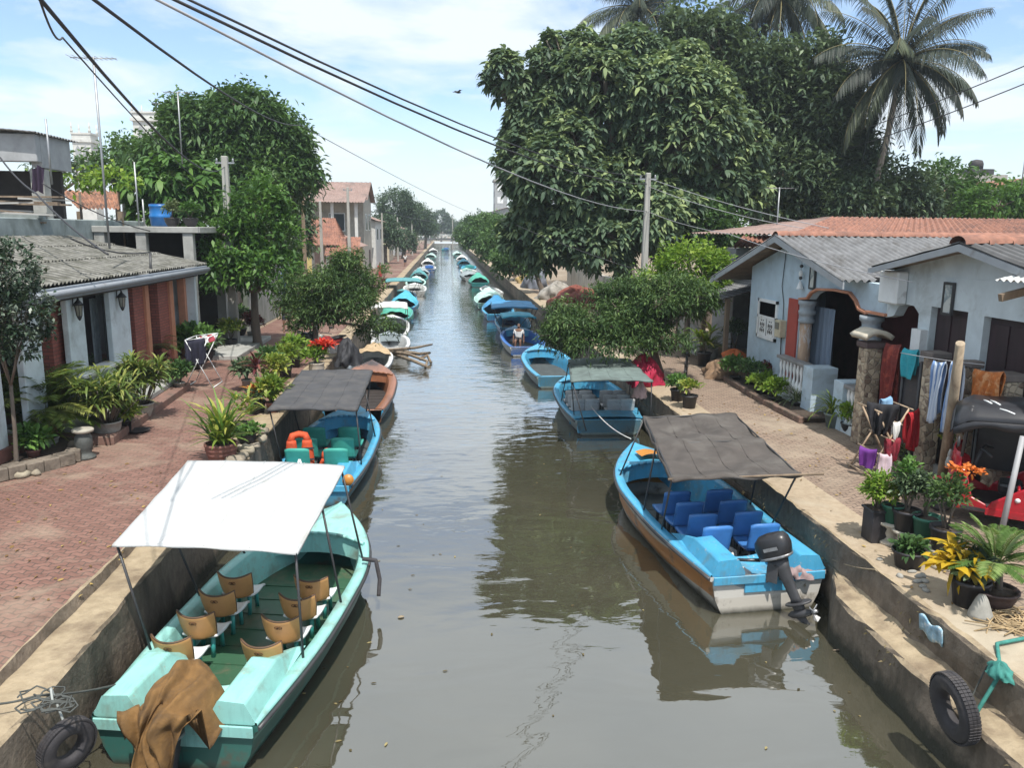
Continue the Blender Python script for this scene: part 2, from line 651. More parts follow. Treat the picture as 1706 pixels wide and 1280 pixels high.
corrug_moss = mat('mossy_asbestos', (.20, .195, .175), .92, .45, 7, (.07, .07, .05), (.46, .66), 2.2, .4, 40, .015, rib_shade=(1, .36))
tile_or = mat('orange_clay_tiles', (.29, .135, .092), .85, .35, 5, (.14, .075, .06), (.46, .66), 1.4, .2, 30, .01)
tile_br = mat('brown_clay_tiles', (.27, .185, .16), .85, .25, 2, (.15, .12, .11), (.5, .72), .7, .2, 30, .01)
timber = mat('weathered_timber', (.22, .165, .115), .8, .3, 4, (.09, .06, .04), (.5, .75), 2, .3, 20, .01, stretch=(1, 1, .15))
steel = mat('grey_steel', (.33, .34, .35), .45, .15, 6, (.16, .10, .07), (.6, .8), 4, .05, metal=.6)
black_steel = mat('dark_steel', (.045, .045, .048), .45, .2, 6, (.13, .07, .04), (.62, .8), 4, .05)
pole_conc = mat('pole_concrete', (.36, .35, .32), .85, .2, 3, (.22, .21, .19), (.5, .75), 1, .2, stretch=(1, 1, .2))
wire_m = mat('black_wire', (.03, .03, .035), .6, 0, bmp=0)
wire_w = mat('grey_wire', (.34, .34, .36), .5, 0, bmp=0)
rubber = mat('rubber', (.035, .032, .035), .75, .25, 8, (.10, .085, .075), (.52, .75), 3, .3, 40, .01)
soil = mat('soil', (.06, .042, .03), .95, .4, 20, bmp=.5)
terra = mat('terracotta', (.22, .095, .075), .75, .25, 6, (.12, .06, .05), (.5, .75), 4)
blackpot = mat('black_plastic', (.03, .028, .032), .5, .25, 6, (.10, .085, .07), (.6, .8), 5)
greenpot = mat('green_plastic', (.035, .15, .10), .45, .15, 6, (.10, .10, .07), (.62, .8), 5)
brickred = bpy.data.materials.new('red_brick_panel')
t, p = nodes(brickred)
bk = t.nodes.new('ShaderNodeTexBrick')
v = t.nodes.new('ShaderNodeTexCoord')
sep = t.nodes.new('ShaderNodeSeparateXYZ')
lk(t, v.outputs['Object'], sep.inputs[0])
cb = t.nodes.new('ShaderNodeCombineXYZ')
lk(t, mth(t, 'ADD', sep.outputs[0], sep.outputs[1]), cb.inputs[0])
lk(t, sep.outputs[2], cb.inputs[1])
lk(t, cb.outputs[0], bk.inputs['Vector'])
for k_, v_ in (('Scale', 1), ('Brick Width', .24), ('Row Height', .085), ('Mortar Size', .008)):
    bk.inputs[k_].default_value = v_
bk.inputs['Color1'].default_value = (.33, .10, .075, 1)
bk.inputs['Color2'].default_value = (.24, .07, .055, 1)
bk.inputs['Mortar'].default_value = (.12, .06, .05, 1)
lk(t, bk.outputs['Color'], p.inputs['Base Color'])
p.inputs['Roughness'].default_value = .7


def roof(mb, a, b, c, d, per, amp, rows=0, step=.03, mi=0, per_seg=5):
    """Corrugated or tiled sheet over the quad a-b (eave) d-c (ridge): real waves across, steps up the slope."""
    a, b, c, d = map(Vector, (a, b, c, d))
    n = (b - a).cross(d - a).normalized()
    if n.z < 0:
        n = -n
    wl = max((b - a).length, (c - d).length)
    nu = max(2, int(wl / per * per_seg))
    nv = rows * 2 if rows else 6

    def fn(u, v):
        p = (a * (1 - u) + b * u) * (1 - v) + (d * (1 - u) + c * u) * v
        h = amp * math.sin(2 * PI * u * wl / per)
        if rows:
            k = v * rows
            h += step * (1 - (k - math.floor(k - 1e-6))) if v > 0 else step
        else:
            h += .012 * math.sin(v * 3.1 * 4 + u * 9) * v
        return p + n * h
    mb.grid(fn, nu, nv, mi, smooth=not rows)
    return mb


def sheet_under(mb, a, b, c, d, th=.05, mi=0):
    a, b, c, d = map(Vector, (a, b, c, d))
    n = (b - a).cross(d - a).normalized()
    if n.z < 0:
        n = -n
    mb.prism([x - n * .03 for x in (a, b, c, d)], -n * th, mi)


# ------------------------------------------------------------------ bridge over the far end
br = thing('footbridge', 'low grey bridge crossing the far end of the canal', 'bridge', (1, 286, GZ))
m = MB()
m.box(-9, 11, 284, 288, 2.5, 3.1)
m.build('deck', mat('dark_concrete', (.09, .095, .10), .9), br, world=True)
m = MB()
for y in (284.1, 287.9):
    for x in np.arange(-8.6, 10.8, 1.2):
        m.box(x - .06, x + .06, y - .06, y + .06, 3.1, 4.2)
    m.box(-9, 11, y - .08, y + .08, 4.2, 4.4)
    m.box(-9, 11, y - .05, y + .05, 3.6, 3.72)
m.build('railing', white_paint, br, world=True)
m = MB()
for x in (-5.6, 7.0):
    m.box(x - .9, x + .9, 284.2, 287.8, -.5, 2.497)
m.build('abutment', concrete, br, world=True)
# ------------------------------------------------------------------ far houses
def house(label, x0, x1, y0, y1, h, rh, wm_, rm, wins=(), face=-1, name='house', over=.5, floors=1, hip=False):
    """Gable house, ridge along Y; windows on the canal face (x) and the camera face (y0)."""
    r = thing(name, label, 'house', ((x0 + x1) / 2, (y0 + y1) / 2, GZ))
    MB().box(x0, x1, y0, y1, GZ - .02, GZ + h).build('wall', wm_, r, world=True)
    z = GZ + h
    xm = (x0 + x1) / 2
    ym = (y0 + y1) / 2
    m = MB()
    if hip:                                    # ridge along X, eaves to the camera
        roof(m, (x0 - over, y0 - over, z), (x1 + over, y0 - over, z), (x1 + over, ym, z + rh), (x0 - over, ym, z + rh), .24, .03, int(math.hypot(y1 - y0, rh) / .9), .05)
        roof(m, (x1 + over, y1 + over, z), (x0 - over, y1 + over, z), (x0 - over, ym, z + rh), (x1 + over, ym, z + rh), .5, .03, 4, .05)
    else:
        roof(m, (x0 - over, y0 - over, z), (x0 - over, y1 + over, z), (xm, y1 + over, z + rh), (xm, y0 - over, z + rh), .3, .03, int(math.hypot(xm - x0, rh) / .35), .04)
        roof(m, (x1 + over, y1 + over, z), (x1 + over, y0 - over, z), (xm, y0 - over, z + rh), (xm, y1 + over, z + rh), .3, .03, int(math.hypot(xm - x0, rh) / .35), .04)
    m.build('roof', rm, r, world=True, fixn=False)
    m = MB()
    if hip:
        for x in (x0 + .02, x1 - .2):
            m.prism([(x, y0, z - .01), (x, y1, z - .01), (x, ym, z + rh - .06)], (.18, 0, 0))
    else:
        for y in (y0 + .02, y1 - .2):
            m.prism([(x0, y, z - .01), (x1, y, z - .01), (xm, y, z + rh - .06)], (0, .18, 0))
    m.build('gable', wm_, r, world=True)
    fx = x0 if face < 0 else x1
    fz = h / floors
    for (kind, side, a, w, zb, hh) in wins:
        if side == 'x':
            fr = MB().box(fx - .06, fx + .06, y0 + a - .08, y0 + a + w + .08, GZ + zb - .08, GZ + zb + hh + .08).build(kind, white_paint if kind == 'window' else dark_door, r, world=True)
            pn = MB().box(fx - .08, fx + .08, y0 + a, y0 + a + w, GZ + zb, GZ + zb + hh)
        else:
            fr = MB().box(x0 + a - .08, x0 + a + w + .08, y0 - .06, y0 + .06, GZ + zb - .08, GZ + zb + hh + .08).build(kind, white_paint if kind == 'window' else dark_door, r, world=True)
            pn = MB().box(x0 + a, x0 + a + w, y0 - .08, y0 + .08, GZ + zb, GZ + zb + hh)
        if kind == 'window':
            pn.T = None
            o = pn.build('pane', glass, fr)
            for vt in o.data.vertices:
                vt.co -= Vector(r.location)
    return r


glass = mat('dark_window_glass', (.03, .038, .045), .12, .1, 2, bmp=0)
cream = mat('cream_wall', (.52, .45, .33), .8, .15, 2, (.30, .26, .2), (.55, .8), 1)
grey_wall = mat('grey_wall', (.34, .35, .36), .8, .18, 2, (.2, .2, .2), (.52, .78), 1)
white_wall = mat('chalk_wall', (.58, .58, .55), .8, .12, 2, (.32, .31, .29), (.55, .8), 1)
pinkish = mat('dusty_pink_wall', (.42, .30, .26), .8, .15, 2, (.26, .2, .18), (.52, .78), 1)

# two storey house with brown roof, left bank
h2 = house('two storey house with brown tiled roof and shaded balcony beyond the mango tree', -17.5, -8.4, 86, 95, 7.6, 2.1, mat('drab_wall', (.36, .33, .28), .8, .2, 2, (.2, .19, .17), (.5, .75), 1), tile_br,
           [('window', 'y', 5.6, 1.5, 4.5, 1.7), ('window', 'x', 2.0, 1.4, 4.6, 1.6), ('door', 'x', 5.5, 1.2, .1, 2.2), ('window', 'x', 5.4, 1.4, 4.6, 1.6), ('window', 'y', 1.2, 2.0, .9, 1.6)], 1, floors=2, hip=True)
m = MB()
m.box(-16.8, -8.6, 83.4, 85.99, 4.4, 4.65)
m.build('balcony', concrete, h2, world=True)
m = MB()
for x in (-16.5, -13.9, -11.3, -8.9):
    m.box(x - .18, x + .18, 83.5, 83.86, GZ, 4.4)
    m.box(x - .15, x + .15, 83.5, 83.8, 4.65, 8.6)
m.build('column', white_wall, h2, world=True)
m = MB()
roof(m, (-17.6, 82.8, 8.45), (-8, 82.8, 8.45), (-8, 86.2, 9.3), (-17.6, 86.2, 9.3), .3, .03, 8, .05)
m.build('porch_roof', tile_br, h2, world=True, fixn=False)

# open pavilion with the bright orange roof
pv = thing('pavilion', 'small open pavilion with bright orange pitched roof on pale posts', 'pavilion', (-9.3, 69, GZ))
m = MB()
roof(m, (-11.8, 66.6, 4.5), (-8.6, 66.6, 4.5), (-9.2, 69.5, 6.75), (-11.3, 69.5, 6.75), .25, .03, 11, .05)
roof(m, (-8.6, 66.6, 4.5), (-8.4, 72.5, 4.5), (-9.2, 69.6, 6.75), (-9.2, 69.5, 6.75), .25, .03, 11, .05)
roof(m, (-8.4, 72.5, 4.5), (-11.8, 72.5, 4.5), (-11.3, 69.5, 6.75), (-9.2, 69.6, 6.75), .25, .03, 6, .05)
roof(m, (-11.8, 72.5, 4.5), (-11.8, 66.6, 4.5), (-11.3, 69.5, 6.75), (-11.3, 69.6, 6.75), .25, .03, 6, .05)
m.build('roof', tile_or, pv, world=True, fixn=False)
m = MB()
roof(m, (-9.6, 65.6, 3.7), (-6.9, 65.6, 3.7), (-6.9, 68.2, 5.2), (-9.6, 68.2, 5.2), .25, .03, 8, .05)
m.build('porch_roof', tile_or, pv, world=True, fixn=False)
for x, y in ((-11.5, 66.9), (-8.8, 66.9), (-11.5, 72), (-8.8, 72)):
    MB().box(x - .12, x + .12, y - .12, y + .12, GZ, 4.5).build('post', white_wall, pv, world=True)
for x in (-9.4, -7.1):
    MB().box(x - .1, x + .1, 65.9, 66.1, GZ, 3.72).build('post', white_wall, pv, world=True)
MB().box(-11.3, -9.0, 71.4, 71.6, GZ, 4.4).build('back_wall', pinkish, pv, world=True)

WX = lambda n, L, z=1.0: [('window', 'x', L * (i + .5) / n - .6, 1.2, z, 1.3) for i in range(n)]
house('yellow walled low house with grey roof beside the pavilion', -12.5, -8.2, 74.5, 82, 3.0, 1.2, mat('yellow_wall', (.50, .40, .16), .8), tile_br, [('window', 'y', 2.6, 1.2, 1, 1.3), ('door', 'x', 3, 1.1, .05, 2.1)], 1)
house('white flat fronted house with brown roof past the two storey house', -15, -8.2, 98, 108, 5.6, 1.4, white_wall, tile_br, [('window', 'y', 4, 1.3, 3.4, 1.4), ('window', 'y', 1.6, 1.3, 3.4, 1.4)] + WX(2, 10, 3.4), 1)
house('pale house with red roof on the distant left bank', -14, -8, 118, 128, 4.2, 1.6, cream, tile_or, WX(2, 10), 1)
house('grey house with brown roof near the bridge, left bank', -15, -8, 150, 163, 4.8, 1.5, grey_wall, tile_br, WX(3, 13), 1)
house('pink house with orange roof farthest down the left bank', -14, -8, 200, 214, 4.4, 1.5, pinkish, tile_or, WX(3, 14), 1)
house('white house under brown roof behind the right bank saplings', 10.5, 18, 118, 130, 5.0, 1.8, white_wall, tile_br, WX(2, 12, 2.5), -1)
house('tall grey house with flat brown roof on the distant right bank', 9.2, 17, 168, 180, 8.2, 1.2, grey_wall, tile_br, WX(3, 12, 5.0) + [('window', 'y', 2, 1.4, 5, 1.4)], -1)
house('cream house with orange roof close to the bridge, right bank', 9.2, 16, 225, 238, 6.0, 1.5, cream, tile_or, WX(3, 13, 2.5), -1)
tw = thing('tower_block', 'plain grey concrete tower rising behind the breadfruit tree', 'building', (13.9, 200, GZ))
MB().box(12.4, 15.4, 197, 203, GZ, 17.6).build('wall', grey_wall, tw, world=True)
MB().box(12.1, 15.7, 196.7, 203.3, 17.6, 18.1).build('roof', concrete, tw, world=True)
MB().box(12.8, 14.6, 198.5, 200.5, 18.1, 19.9).build('water_tank', grey_wall, tw, world=True)
for z in (6, 9.2, 12.4, 15.4):
    w_ = MB().box(12.35, 12.45, 198.6, 200.2, z, z + 1.5).build('window', white_paint, tw, world=True)
    w_ = MB().box(13.0, 14.4, 196.94, 197.04, z, z + 1.5).build('window', white_paint, tw, world=True)

# ------------------------------------------------------------------ white church towers above the trees, far left
for (u0, u1, vt, vb, Y, lab, cross) in ((226, 276, 188, 215, 150, 'white church tower with parapet and cross above the mango tree', True),
                                       (124, 157, 222, 262, 150, 'white pinnacled church tower peeping over the low trees', False)):
    a, b = py(u0, vt, Y), py(u1, vt, Y)
    w = (b.x - a.x) / 2
    cx, zt = (a.x + b.x) / 2, a.z
    ct = thing('church_tower', lab, 'church', (cx, Y, GZ), group='white church towers on the skyline')
    m = MB()
    m.box(cx - w * .92, cx + w * .92, Y - w * .92, Y + w * .92, GZ, zt - 1.6)
    m.build('wall', white_wall, ct, world=True)
    m = MB()
    m.box(cx - w * 1.06, cx + w * 1.06, Y - w * 1.06, Y + w * 1.06, zt - 1.6, zt - 1.1)
    m.box(cx - w * .95, cx + w * .95, Y - w * .95, Y + w * .95, zt - 1.1, zt - .3)
    m.box(cx - w * 1.02, cx + w * 1.02, Y - w * 1.02, Y + w * 1.02, zt - .3, zt)
    m.build('parapet', white_wall, ct, world=True)
    for i, (sx_, sy_) in enumerate(((-1, -1), (1, -1), (1, 1), (-1, 1))):
        MB().lathe([(.2, 0), (.28, .35), (.12, .6), (.2, .85), (.02, 1.7)], 8, 0, (cx + sx_ * w * .9, Y + sy_ * w * .9, zt)).build('pinnacle', white_wall, ct, world=True)
    for i in (-.35, .35):
        MB().prism([(cx + i * w * 1.1 - .5, Y - w * .97, zt - 4.8), (cx + i * w * 1.1 + .5, Y - w * .97, zt - 4.8), (cx + i * w * 1.1 + .5, Y - w * .97, zt - 3), (cx + i * w * 1.1, Y - w * .97, zt - 2.1), (cx + i * w * 1.1 - .5, Y - w * .97, zt - 3)], (0, .1, 0)).build('louvre_opening', grey_wall, ct, world=True)
    if cross:
        m = MB()
        m.box(cx + .9, cx + 1.15, Y - .1, Y + .1, zt, zt + 2.5)
        m.box(cx + .3, cx + 1.75, Y - .12, Y + .12, zt + 1.45, zt + 1.75)
        m.build('cross', black_steel, ct, world=True)

# ------------------------------------------------------------------ left bank: long low house with corrugated roof and pillars
FX = -8.7
lh = thing('veranda_house', 'long low house with mossy corrugated roof and white veranda pillars', 'house', (-10.5, 21, GZ))
e0, e1 = px(20, 503, -8.15), px(344, 436, -8.15)          # eave ends
ez0, ez1 = 4.62, 4.62
Y0, Y1 = 12.5, e1.y
a, b = Vector((-8.15, Y0, 4.62)), Vector((-8.15, Y1, 4.6))
d, c = Vector((-11.9, Y0, 5.55)), Vector((-11.9, Y1 - 1.6, 5.5))
m = MB()
roof(m, a, b, c, d, .18, .036)
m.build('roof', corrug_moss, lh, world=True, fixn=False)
m = MB()
for k in (.35, .68):                                           # sheet overlaps
    p0, p1 = a.lerp(d, k), b.lerp(c, k)
    roof(m, p0 + Vector((0, 0, .035)), p1 + Vector((0, 0, .035)), p1 + (c - b) * .03 + Vector((0, 0, .03)), p0 + (d - a) * .03 + Vector((0, 0, .03)), .18, .036)
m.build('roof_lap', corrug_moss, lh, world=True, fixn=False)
MB().box(-8.17, -8.11, Y0, Y1 - .1, 4.28, 4.54).build('fascia', paint('pale_fascia', (.25, .28, .32), .7), lh, world=True, bev=.01)
MB().tube([(-8.04, Y0, 4.42), (-8.04, Y1 - .2, 4.42)], .075, 10).build('gutter', paint('gutter_paint', (.24, .26, .29), .7), lh, world=True)
m = MB()
m.box(-11.7, -11.5, Y0, Y1 - 1.2, GZ, 5.3)
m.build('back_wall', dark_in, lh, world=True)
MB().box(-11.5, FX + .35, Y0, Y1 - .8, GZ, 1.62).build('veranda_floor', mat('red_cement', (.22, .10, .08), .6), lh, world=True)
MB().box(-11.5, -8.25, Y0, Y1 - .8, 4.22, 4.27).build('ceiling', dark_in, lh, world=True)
MB().box(-11.5, FX + .4, Y1 - 1.0, Y1 - .8, 1.62, 4.22).build('end_wall', white_blue, lh, world=True)


def yat(u, X):
    return px(u, 520, X).y


pil = [(12, 52), (88, 118), (112, 142), (184, 218)]
for (u0, u1) in ((-60, -10), (30, 64), (112, 140), (184, 216)):
    y0, y1 = yat(u0, FX + .3), yat(u1, FX + .3)
    MB().box(FX + .16, FX + .3, y0, y1, 1.62, 4.2).build('pillar', white_blue, lh, world=True, bev=.015)
for (u0, u1) in ((78, 108), (220, 246), (262, 286)):
    y0, y1 = yat(u0, FX), yat(u1, FX)
    MB().box(FX - .25, FX + .05, y0, y1, 1.62, 4.2).build('brick_panel', brickred, lh, world=True)
for (u0, u1) in ((243, 249), (284, 290), (308, 318)):
    y0, y1 = yat(u0, FX + .1), yat(u1, FX + .1)
    MB().box(FX - .1, FX + .12, y0, y1, 1.62, 4.2).build('orange_post', orange_trim, lh, world=True)
# low wall with white coping along the veranda
y0, y1 = yat(122, FX + .3), yat(205, FX + .3)
MB().box(FX + .05, FX + .3, y0, y1 + .2, GZ, 2.32).build('low_wall', white_blue, lh, world=True)
MB().box(FX - .02, FX + .4, y0, y1 + .2, 2.32, 2.42).build('coping', white_paint, lh, world=True, bev=.015)
# inner partition with dark double door leaves and curtains
for k in range(5):
    y = 14.2 + k * 2.8
    dr = MB().box(-11.3, -11.22, y, y + 1.3, 1.63, 3.75).build('door', dark_door, lh, world=True)
pa = mat('faded_curtain', (.22, .25, .27), .8)
for u0, u1 in ((150, 160), (172, 178)):
    y0, y1 = yat(u0, FX - .3), yat(u1, FX - .3)
    MB().grid(lambda a_, b_: (FX - .3 + .05 * math.sin(a_ * 14), y0 + (y1 - y0) * a_, 1.7 + 2.3 * b_), 16, 4).build('curtain', pa, lh, world=True, fixn=False)
# lantern lamps on the pillars
lant = mat('lantern_iron', (.02, .02, .022), .4)
lglass = mat('lantern_glass', (.30, .30, .27), .15, bmp=0)
for (u, v_, lab) in ((203, 500, 'black wall lantern on the wide white veranda pillar'), (131, 514, 'black wall lantern on the narrow white veranda pillar')):
    q = px(u, v_, FX + .44)
    L = thing('wall_lantern', lab, 'lamp', q, group='wall lanterns on the veranda pillars')
    MB().lathe([(.02, -.2), (.06, -.17), (.085, .06), (.1, .07)], 6).build('glass_body', lglass, L)
    mm = MB().lathe([(.13, .07), (.09, .13), (.03, .19), (.015, .25)], 6)
    for k in range(6):
        an = 2 * PI * k / 6
        mm.tube([(.06 * math.cos(an), .06 * math.sin(an), -.17), (.09 * math.cos(an), .09 * math.sin(an), .07)], .008, 4)
    mm.lathe([(.01, -.28), (.04, -.24), (.065, -.17)], 6)
    mm.tube([(0, 0, .22), (-.05, 0, .3), (-.11, 0, .22), (-.12, 0, .05)], .012, 6)
    mm.build('iron_frame', lant, L)
q = px(72, 548, FX + .33)
hp = thing('house_plaque', 'small dark plaque on a white veranda pillar', 'plaque', q)
MB().box(-.02, .02, -.11, .11, -.18, .18).build('board', black_steel, hp, bev=.005)
MB().box(.021, .026, -.07, .07, -.12, .12).build('face', mat('plaque_face', (.16, .17, .18), .4), hp)

# parapet wall behind the roof, roof slab building with barrel
a0, a1 = px(-40, 372, -12.2), px(243, 372, -12.2)
zt = 6.05
pw = tag(MB().box(-12.6, -12.2, 12, a1.y, GZ, zt).build('parapet_wall', bluegrey, bev=.03), 'stained blue grey parapet wall behind the corrugated roof', 'wall')
sb = thing('flat_roof_building', 'small concrete building with flat slab roof, dark open bays, barrel on top', 'building', (-10.5, 31, GZ))
s1 = px(350, 384, -8.6)
MB().box(-12.9, -8.55, 29.2, 33.8, 5.62, 5.84).build('roof_slab', concrete, sb, world=True, bev=.02)
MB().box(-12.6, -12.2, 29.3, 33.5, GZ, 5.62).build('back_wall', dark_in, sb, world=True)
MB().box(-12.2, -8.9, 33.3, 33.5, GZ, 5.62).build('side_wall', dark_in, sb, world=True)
for x, y in ((-12.0, 29.4), (-10.6, 29.4), (-9.0, 29.4), (-9.0, 33.2)):
    MB().box(x - .17, x + .17, y - .14, y + .14, GZ, 5.62).build('column', concrete, sb, world=True)
MB().box(-12.1, -9.1, 29.6, 29.72, GZ, 4.0).build('bay_wall', bluegrey, sb, world=True)

q = px(269, 374, -10.7)
q.z = 5.84
bar = thing('water_barrel', 'bright blue plastic barrel standing on the flat concrete roof', 'barrel', q)
MB().lathe([(.30, 0), (.37, .04), (.39, .3), (.42, .34), (.42, .4), (.39, .44), (.385, .7), (.41, .74), (.41, .8)], 24).build('shell', paint('barrel_blue', (.02, .16, .46), .35, (.05, .10, .2)), bar)
MB().lathe([(.405, .8), (.41, .83), (.36, .84), (.02, .85)], 24).build('lid', paint('lid_blue', (.02, .11, .33), .4), bar)

# unfinished two storey house, far left edge
uh = thing('unfinished_house', 'weathered two storey house with open upper floor at left edge', 'house', (-16.5, 27.5, GZ))
q0 = py(60, 222, 26.5)
xr, zt, y0 = q0.x, q0.z, 26.5
MB().box(xr - 7, xr, y0, y0 + 2.2, GZ, 4.9).build('lower_wall', bluegrey, uh, world=True)
MB().box(xr - 7, xr, y0 - .1, y0 + .2, zt - .85, zt - .02).build('upper_beam', grey_wall, uh, world=True, bev=.02)
MB().box(xr - .32, xr, y0 + .2, y0 + 2.2, zt - 1.0, zt - .02).build('side_beam', grey_wall, uh, world=True)
m = MB()
roof(m, (xr + .15, y0 - .4, zt), (xr + .15, y0 + 2.5, zt), (xr - 7, y0 + 2.5, zt + .5), (xr - 7, y0 - .4, zt + .5), .2, .03)
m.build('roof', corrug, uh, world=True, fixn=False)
for x in (xr - .2, xr - 3.4):
    MB().box(x - .2, x + .2, y0 + .2, y0 + .6, 4.9, zt - 1.05).build('column', concrete, uh, world=True)
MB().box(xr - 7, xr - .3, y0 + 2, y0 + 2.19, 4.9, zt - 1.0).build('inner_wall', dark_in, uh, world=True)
MB().box(xr - 7, xr, y0 - .05, y0 + .1, 4.9, 6.2).build('balustrade', bluegrey, uh, world=True)
# stacked timber boards on the parapet roof
for i in range(9):
    u0, v0 = rnd.uniform(-30, 60), 326 + i * 4.6
    p0 = py(u0, v0 + rnd.uniform(-6, 6), 25.6 + rnd.uniform(-.3, .3))
    p1 = py(u0 + rnd.uniform(60, 110), v0 + rnd.uniform(-6, 10), 25.8 + rnd.uniform(-.3, .3))
    dv = p1 - p0
    mm = MB()
    mm.obox((dv.length / 2, 0, 0), (dv.length, .2, .05))
    pl = mm.build('plank', [timber, mat('grey_plank', (.36, .35, .33), .85, .25, 5, stretch=(.2, 1, 1))][i % 2])
    pl.location = p0
    pl.rotation_euler = dv.to_track_quat('X', 'Z').to_euler()
    tag(pl, 'weathered plank in the jumbled pile of timber on the parapet', 'plank', 'planks piled behind the parapet')
ts = thing('tiled_lean_to', 'small lean to roof of broken orange brown tiles behind the parapet', 'roof', (-12.5, 28, GZ))
m = MB()
A, B_, C_, D_ = py(132, 350, 32), py(200, 350, 32), py(194, 318, 35), py(100, 318, 35)
roof(m, A, B_, C_, D_, .22, .04, 9, .05)
m.build('roof', mat('old_tiles', (.34, .165, .10), .85, .4, 6, (.10, .06, .045), (.45, .65), 2), ts, world=True, fixn=False)
m = MB()
for q in (A, B_, C_, D_):
    m.box(q.x - .08, q.x + .08, q.y - .08, q.y + .08, GZ, q.z - .05)
m.build('support', timber, ts, world=True)
hc = tag(MB().grid(lambda a_, b_: py(52 + 22 * a_, 320 - 42 * b_ + 3 * math.sin(a_ * 9), 26) + Vector((0, .07 * math.sin(a_ * 17 + b_ * 2), 0)), 18, 10).build('hanging_cloth', mat('dark_purple_cloth', (.035, .02, .045), .9), fixn=False),
         'dark purple cloth hanging beside the open upper floor', 'cloth')
# ------------------------------------------------------------------ right bank: blue house with gable roof and arched porch
HX = 9.8
f_ = lambda u, v, X=HX: px(u, v, X)
bh = thing('blue_house', 'pale blue house with gable roof and orange trimmed porch arch', 'house', (12.5, 21.5, GZ))
apx = f_(1326, 394)
eL, eR = f_(1212, 463), f_(1442, 468)
zA, zL, zR = apx.z, eL.z, eR.z
yA, yL, yR = apx.y, eL.y, eR.y
wl = f_(1246, 560)
yW = wl.y
# front wall: one outline with the porch opening cut into it
top_l = Vector((HX, yW, zA + (zL - zA) * (yW - yA) / (yL - yA) - .12))
ow = [Vector((HX, yW, GZ)), top_l, Vector((HX, yA, zA - .12))]
yE = f_(1478, 500).y
ow += [Vector((HX, yR + .1, zR - .02)), Vector((HX, yE, zR - .05)), Vector((HX, yE, f_(1478, 528).z))]
arch = [(1446, 524), (1433, 517), (1428, 503), (1418, 490), (1392, 485), (1364, 484), (1353, 490), (1347, 499), (1334, 500)]
ow += [f_(u, v) for u, v in arch]
ow += [Vector((HX, f_(1334, 500).y, GZ))]
MB().prism([tuple(q) for q in ow], (.22, 0, 0)).build('wall', pale_blue, bh, world=True)
m = MB()
for i in range(len(arch) - 1):
    a, b = f_(*arch[i]), f_(*arch[i + 1])
    dv = b - a
    m.obox((HX - .03, (a.y + b.y) / 2, (a.z + b.z) / 2 + .03), (.10, dv.length + .03, .065), (math.atan2(dv.z, dv.y), 0, 0))
a, b = f_(1478, 528), f_(1446, 524)
m.obox((HX - .03, (a.y + b.y) / 2, (a.z + b.z) / 2 + .05), (.10, abs(a.y - b.y), .065))
m.build('arch_trim', orange_trim, bh, world=True, bev=.01)
yr0, yr1 = f_(1333, 500).y, f_(1317, 500).y
MB().box(HX - .05, HX - .002, yr0, yr1, GZ, f_(1325, 498).z).build('red_pilaster', red_paint, bh, world=True)
# turned columns
for (uc, w) in ((1343, .17), (1452, .19)):
    q = f_(uc, 540, HX + .1)
    zt = f_(uc, 500 if uc < 1400 else 526, HX + .1).z
    pr = [(w, 0), (w, .9 * (zt - GZ) - .7)]
    ptop = zt - GZ
    MB().lathe([(w * .95, 0), (w * .95, ptop - .62)], 18, 0, (q.x, q.y, GZ)).build('column', mat('worn_column_paint', (.40, .27, .18), .7, .2, 8, (.5, .5, .5), (.5, .6), 6, stretch=(1, 1, .3)), bh, world=True)
    MB().lathe([(w * .95, ptop - .62), (w * 1.25, ptop - .6), (w * 1.3, ptop - .52), (w * 1.05, ptop - .5), (w * 1.05, ptop - .40), (w * 1.3, ptop - .38), (w * 1.35, ptop - .28), (w * 1.1, ptop - .26), (w * 1.15, ptop - .15), (w * 1.45, ptop - .1), (w * 1.45, ptop)], 18, 0, (q.x, q.y, GZ)).build('capital', mat('column_grey', (.30, .34, .37), .6, .2, 5), bh, world=True)
# inside of the porch
MB().box(HX + .22, 15.5, 17.4, yW - .01, GZ, GZ + .3).build('porch_floor', maroon, bh, world=True)
MB().box(12.2, 12.35, 14, yW - .2, GZ, zR + .3).build('inner_wall', maroon, bh, world=True)
MB().box(HX + .22, 16, yW - .22, yW, GZ, zL + .1).build('far_wall', pale_blue, bh, world=True)
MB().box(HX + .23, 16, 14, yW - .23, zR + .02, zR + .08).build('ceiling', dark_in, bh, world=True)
cur = mat('striped_blue_curtain', (.17, .22, .29), .85, .3, 3, stretch=(14, 14, .15), bmp=0)
y0, y1 = f_(1352, 540, HX + .5).y, f_(1392, 540, HX + .5).y
zt, zb = f_(1370, 512, HX + .5).z, f_(1370, 622, HX + .5).z
MB().grid(lambda a, b: (HX + .5 + .07 * math.sin(a * 30 + b) * (1 - b * .4), y0 + (y1 - y0) * a + .03 * math.sin(b * 3 + a * 5), zb + (zt - zb) * b), 50, 8).build('curtain', cur, bh, world=True, fixn=False)
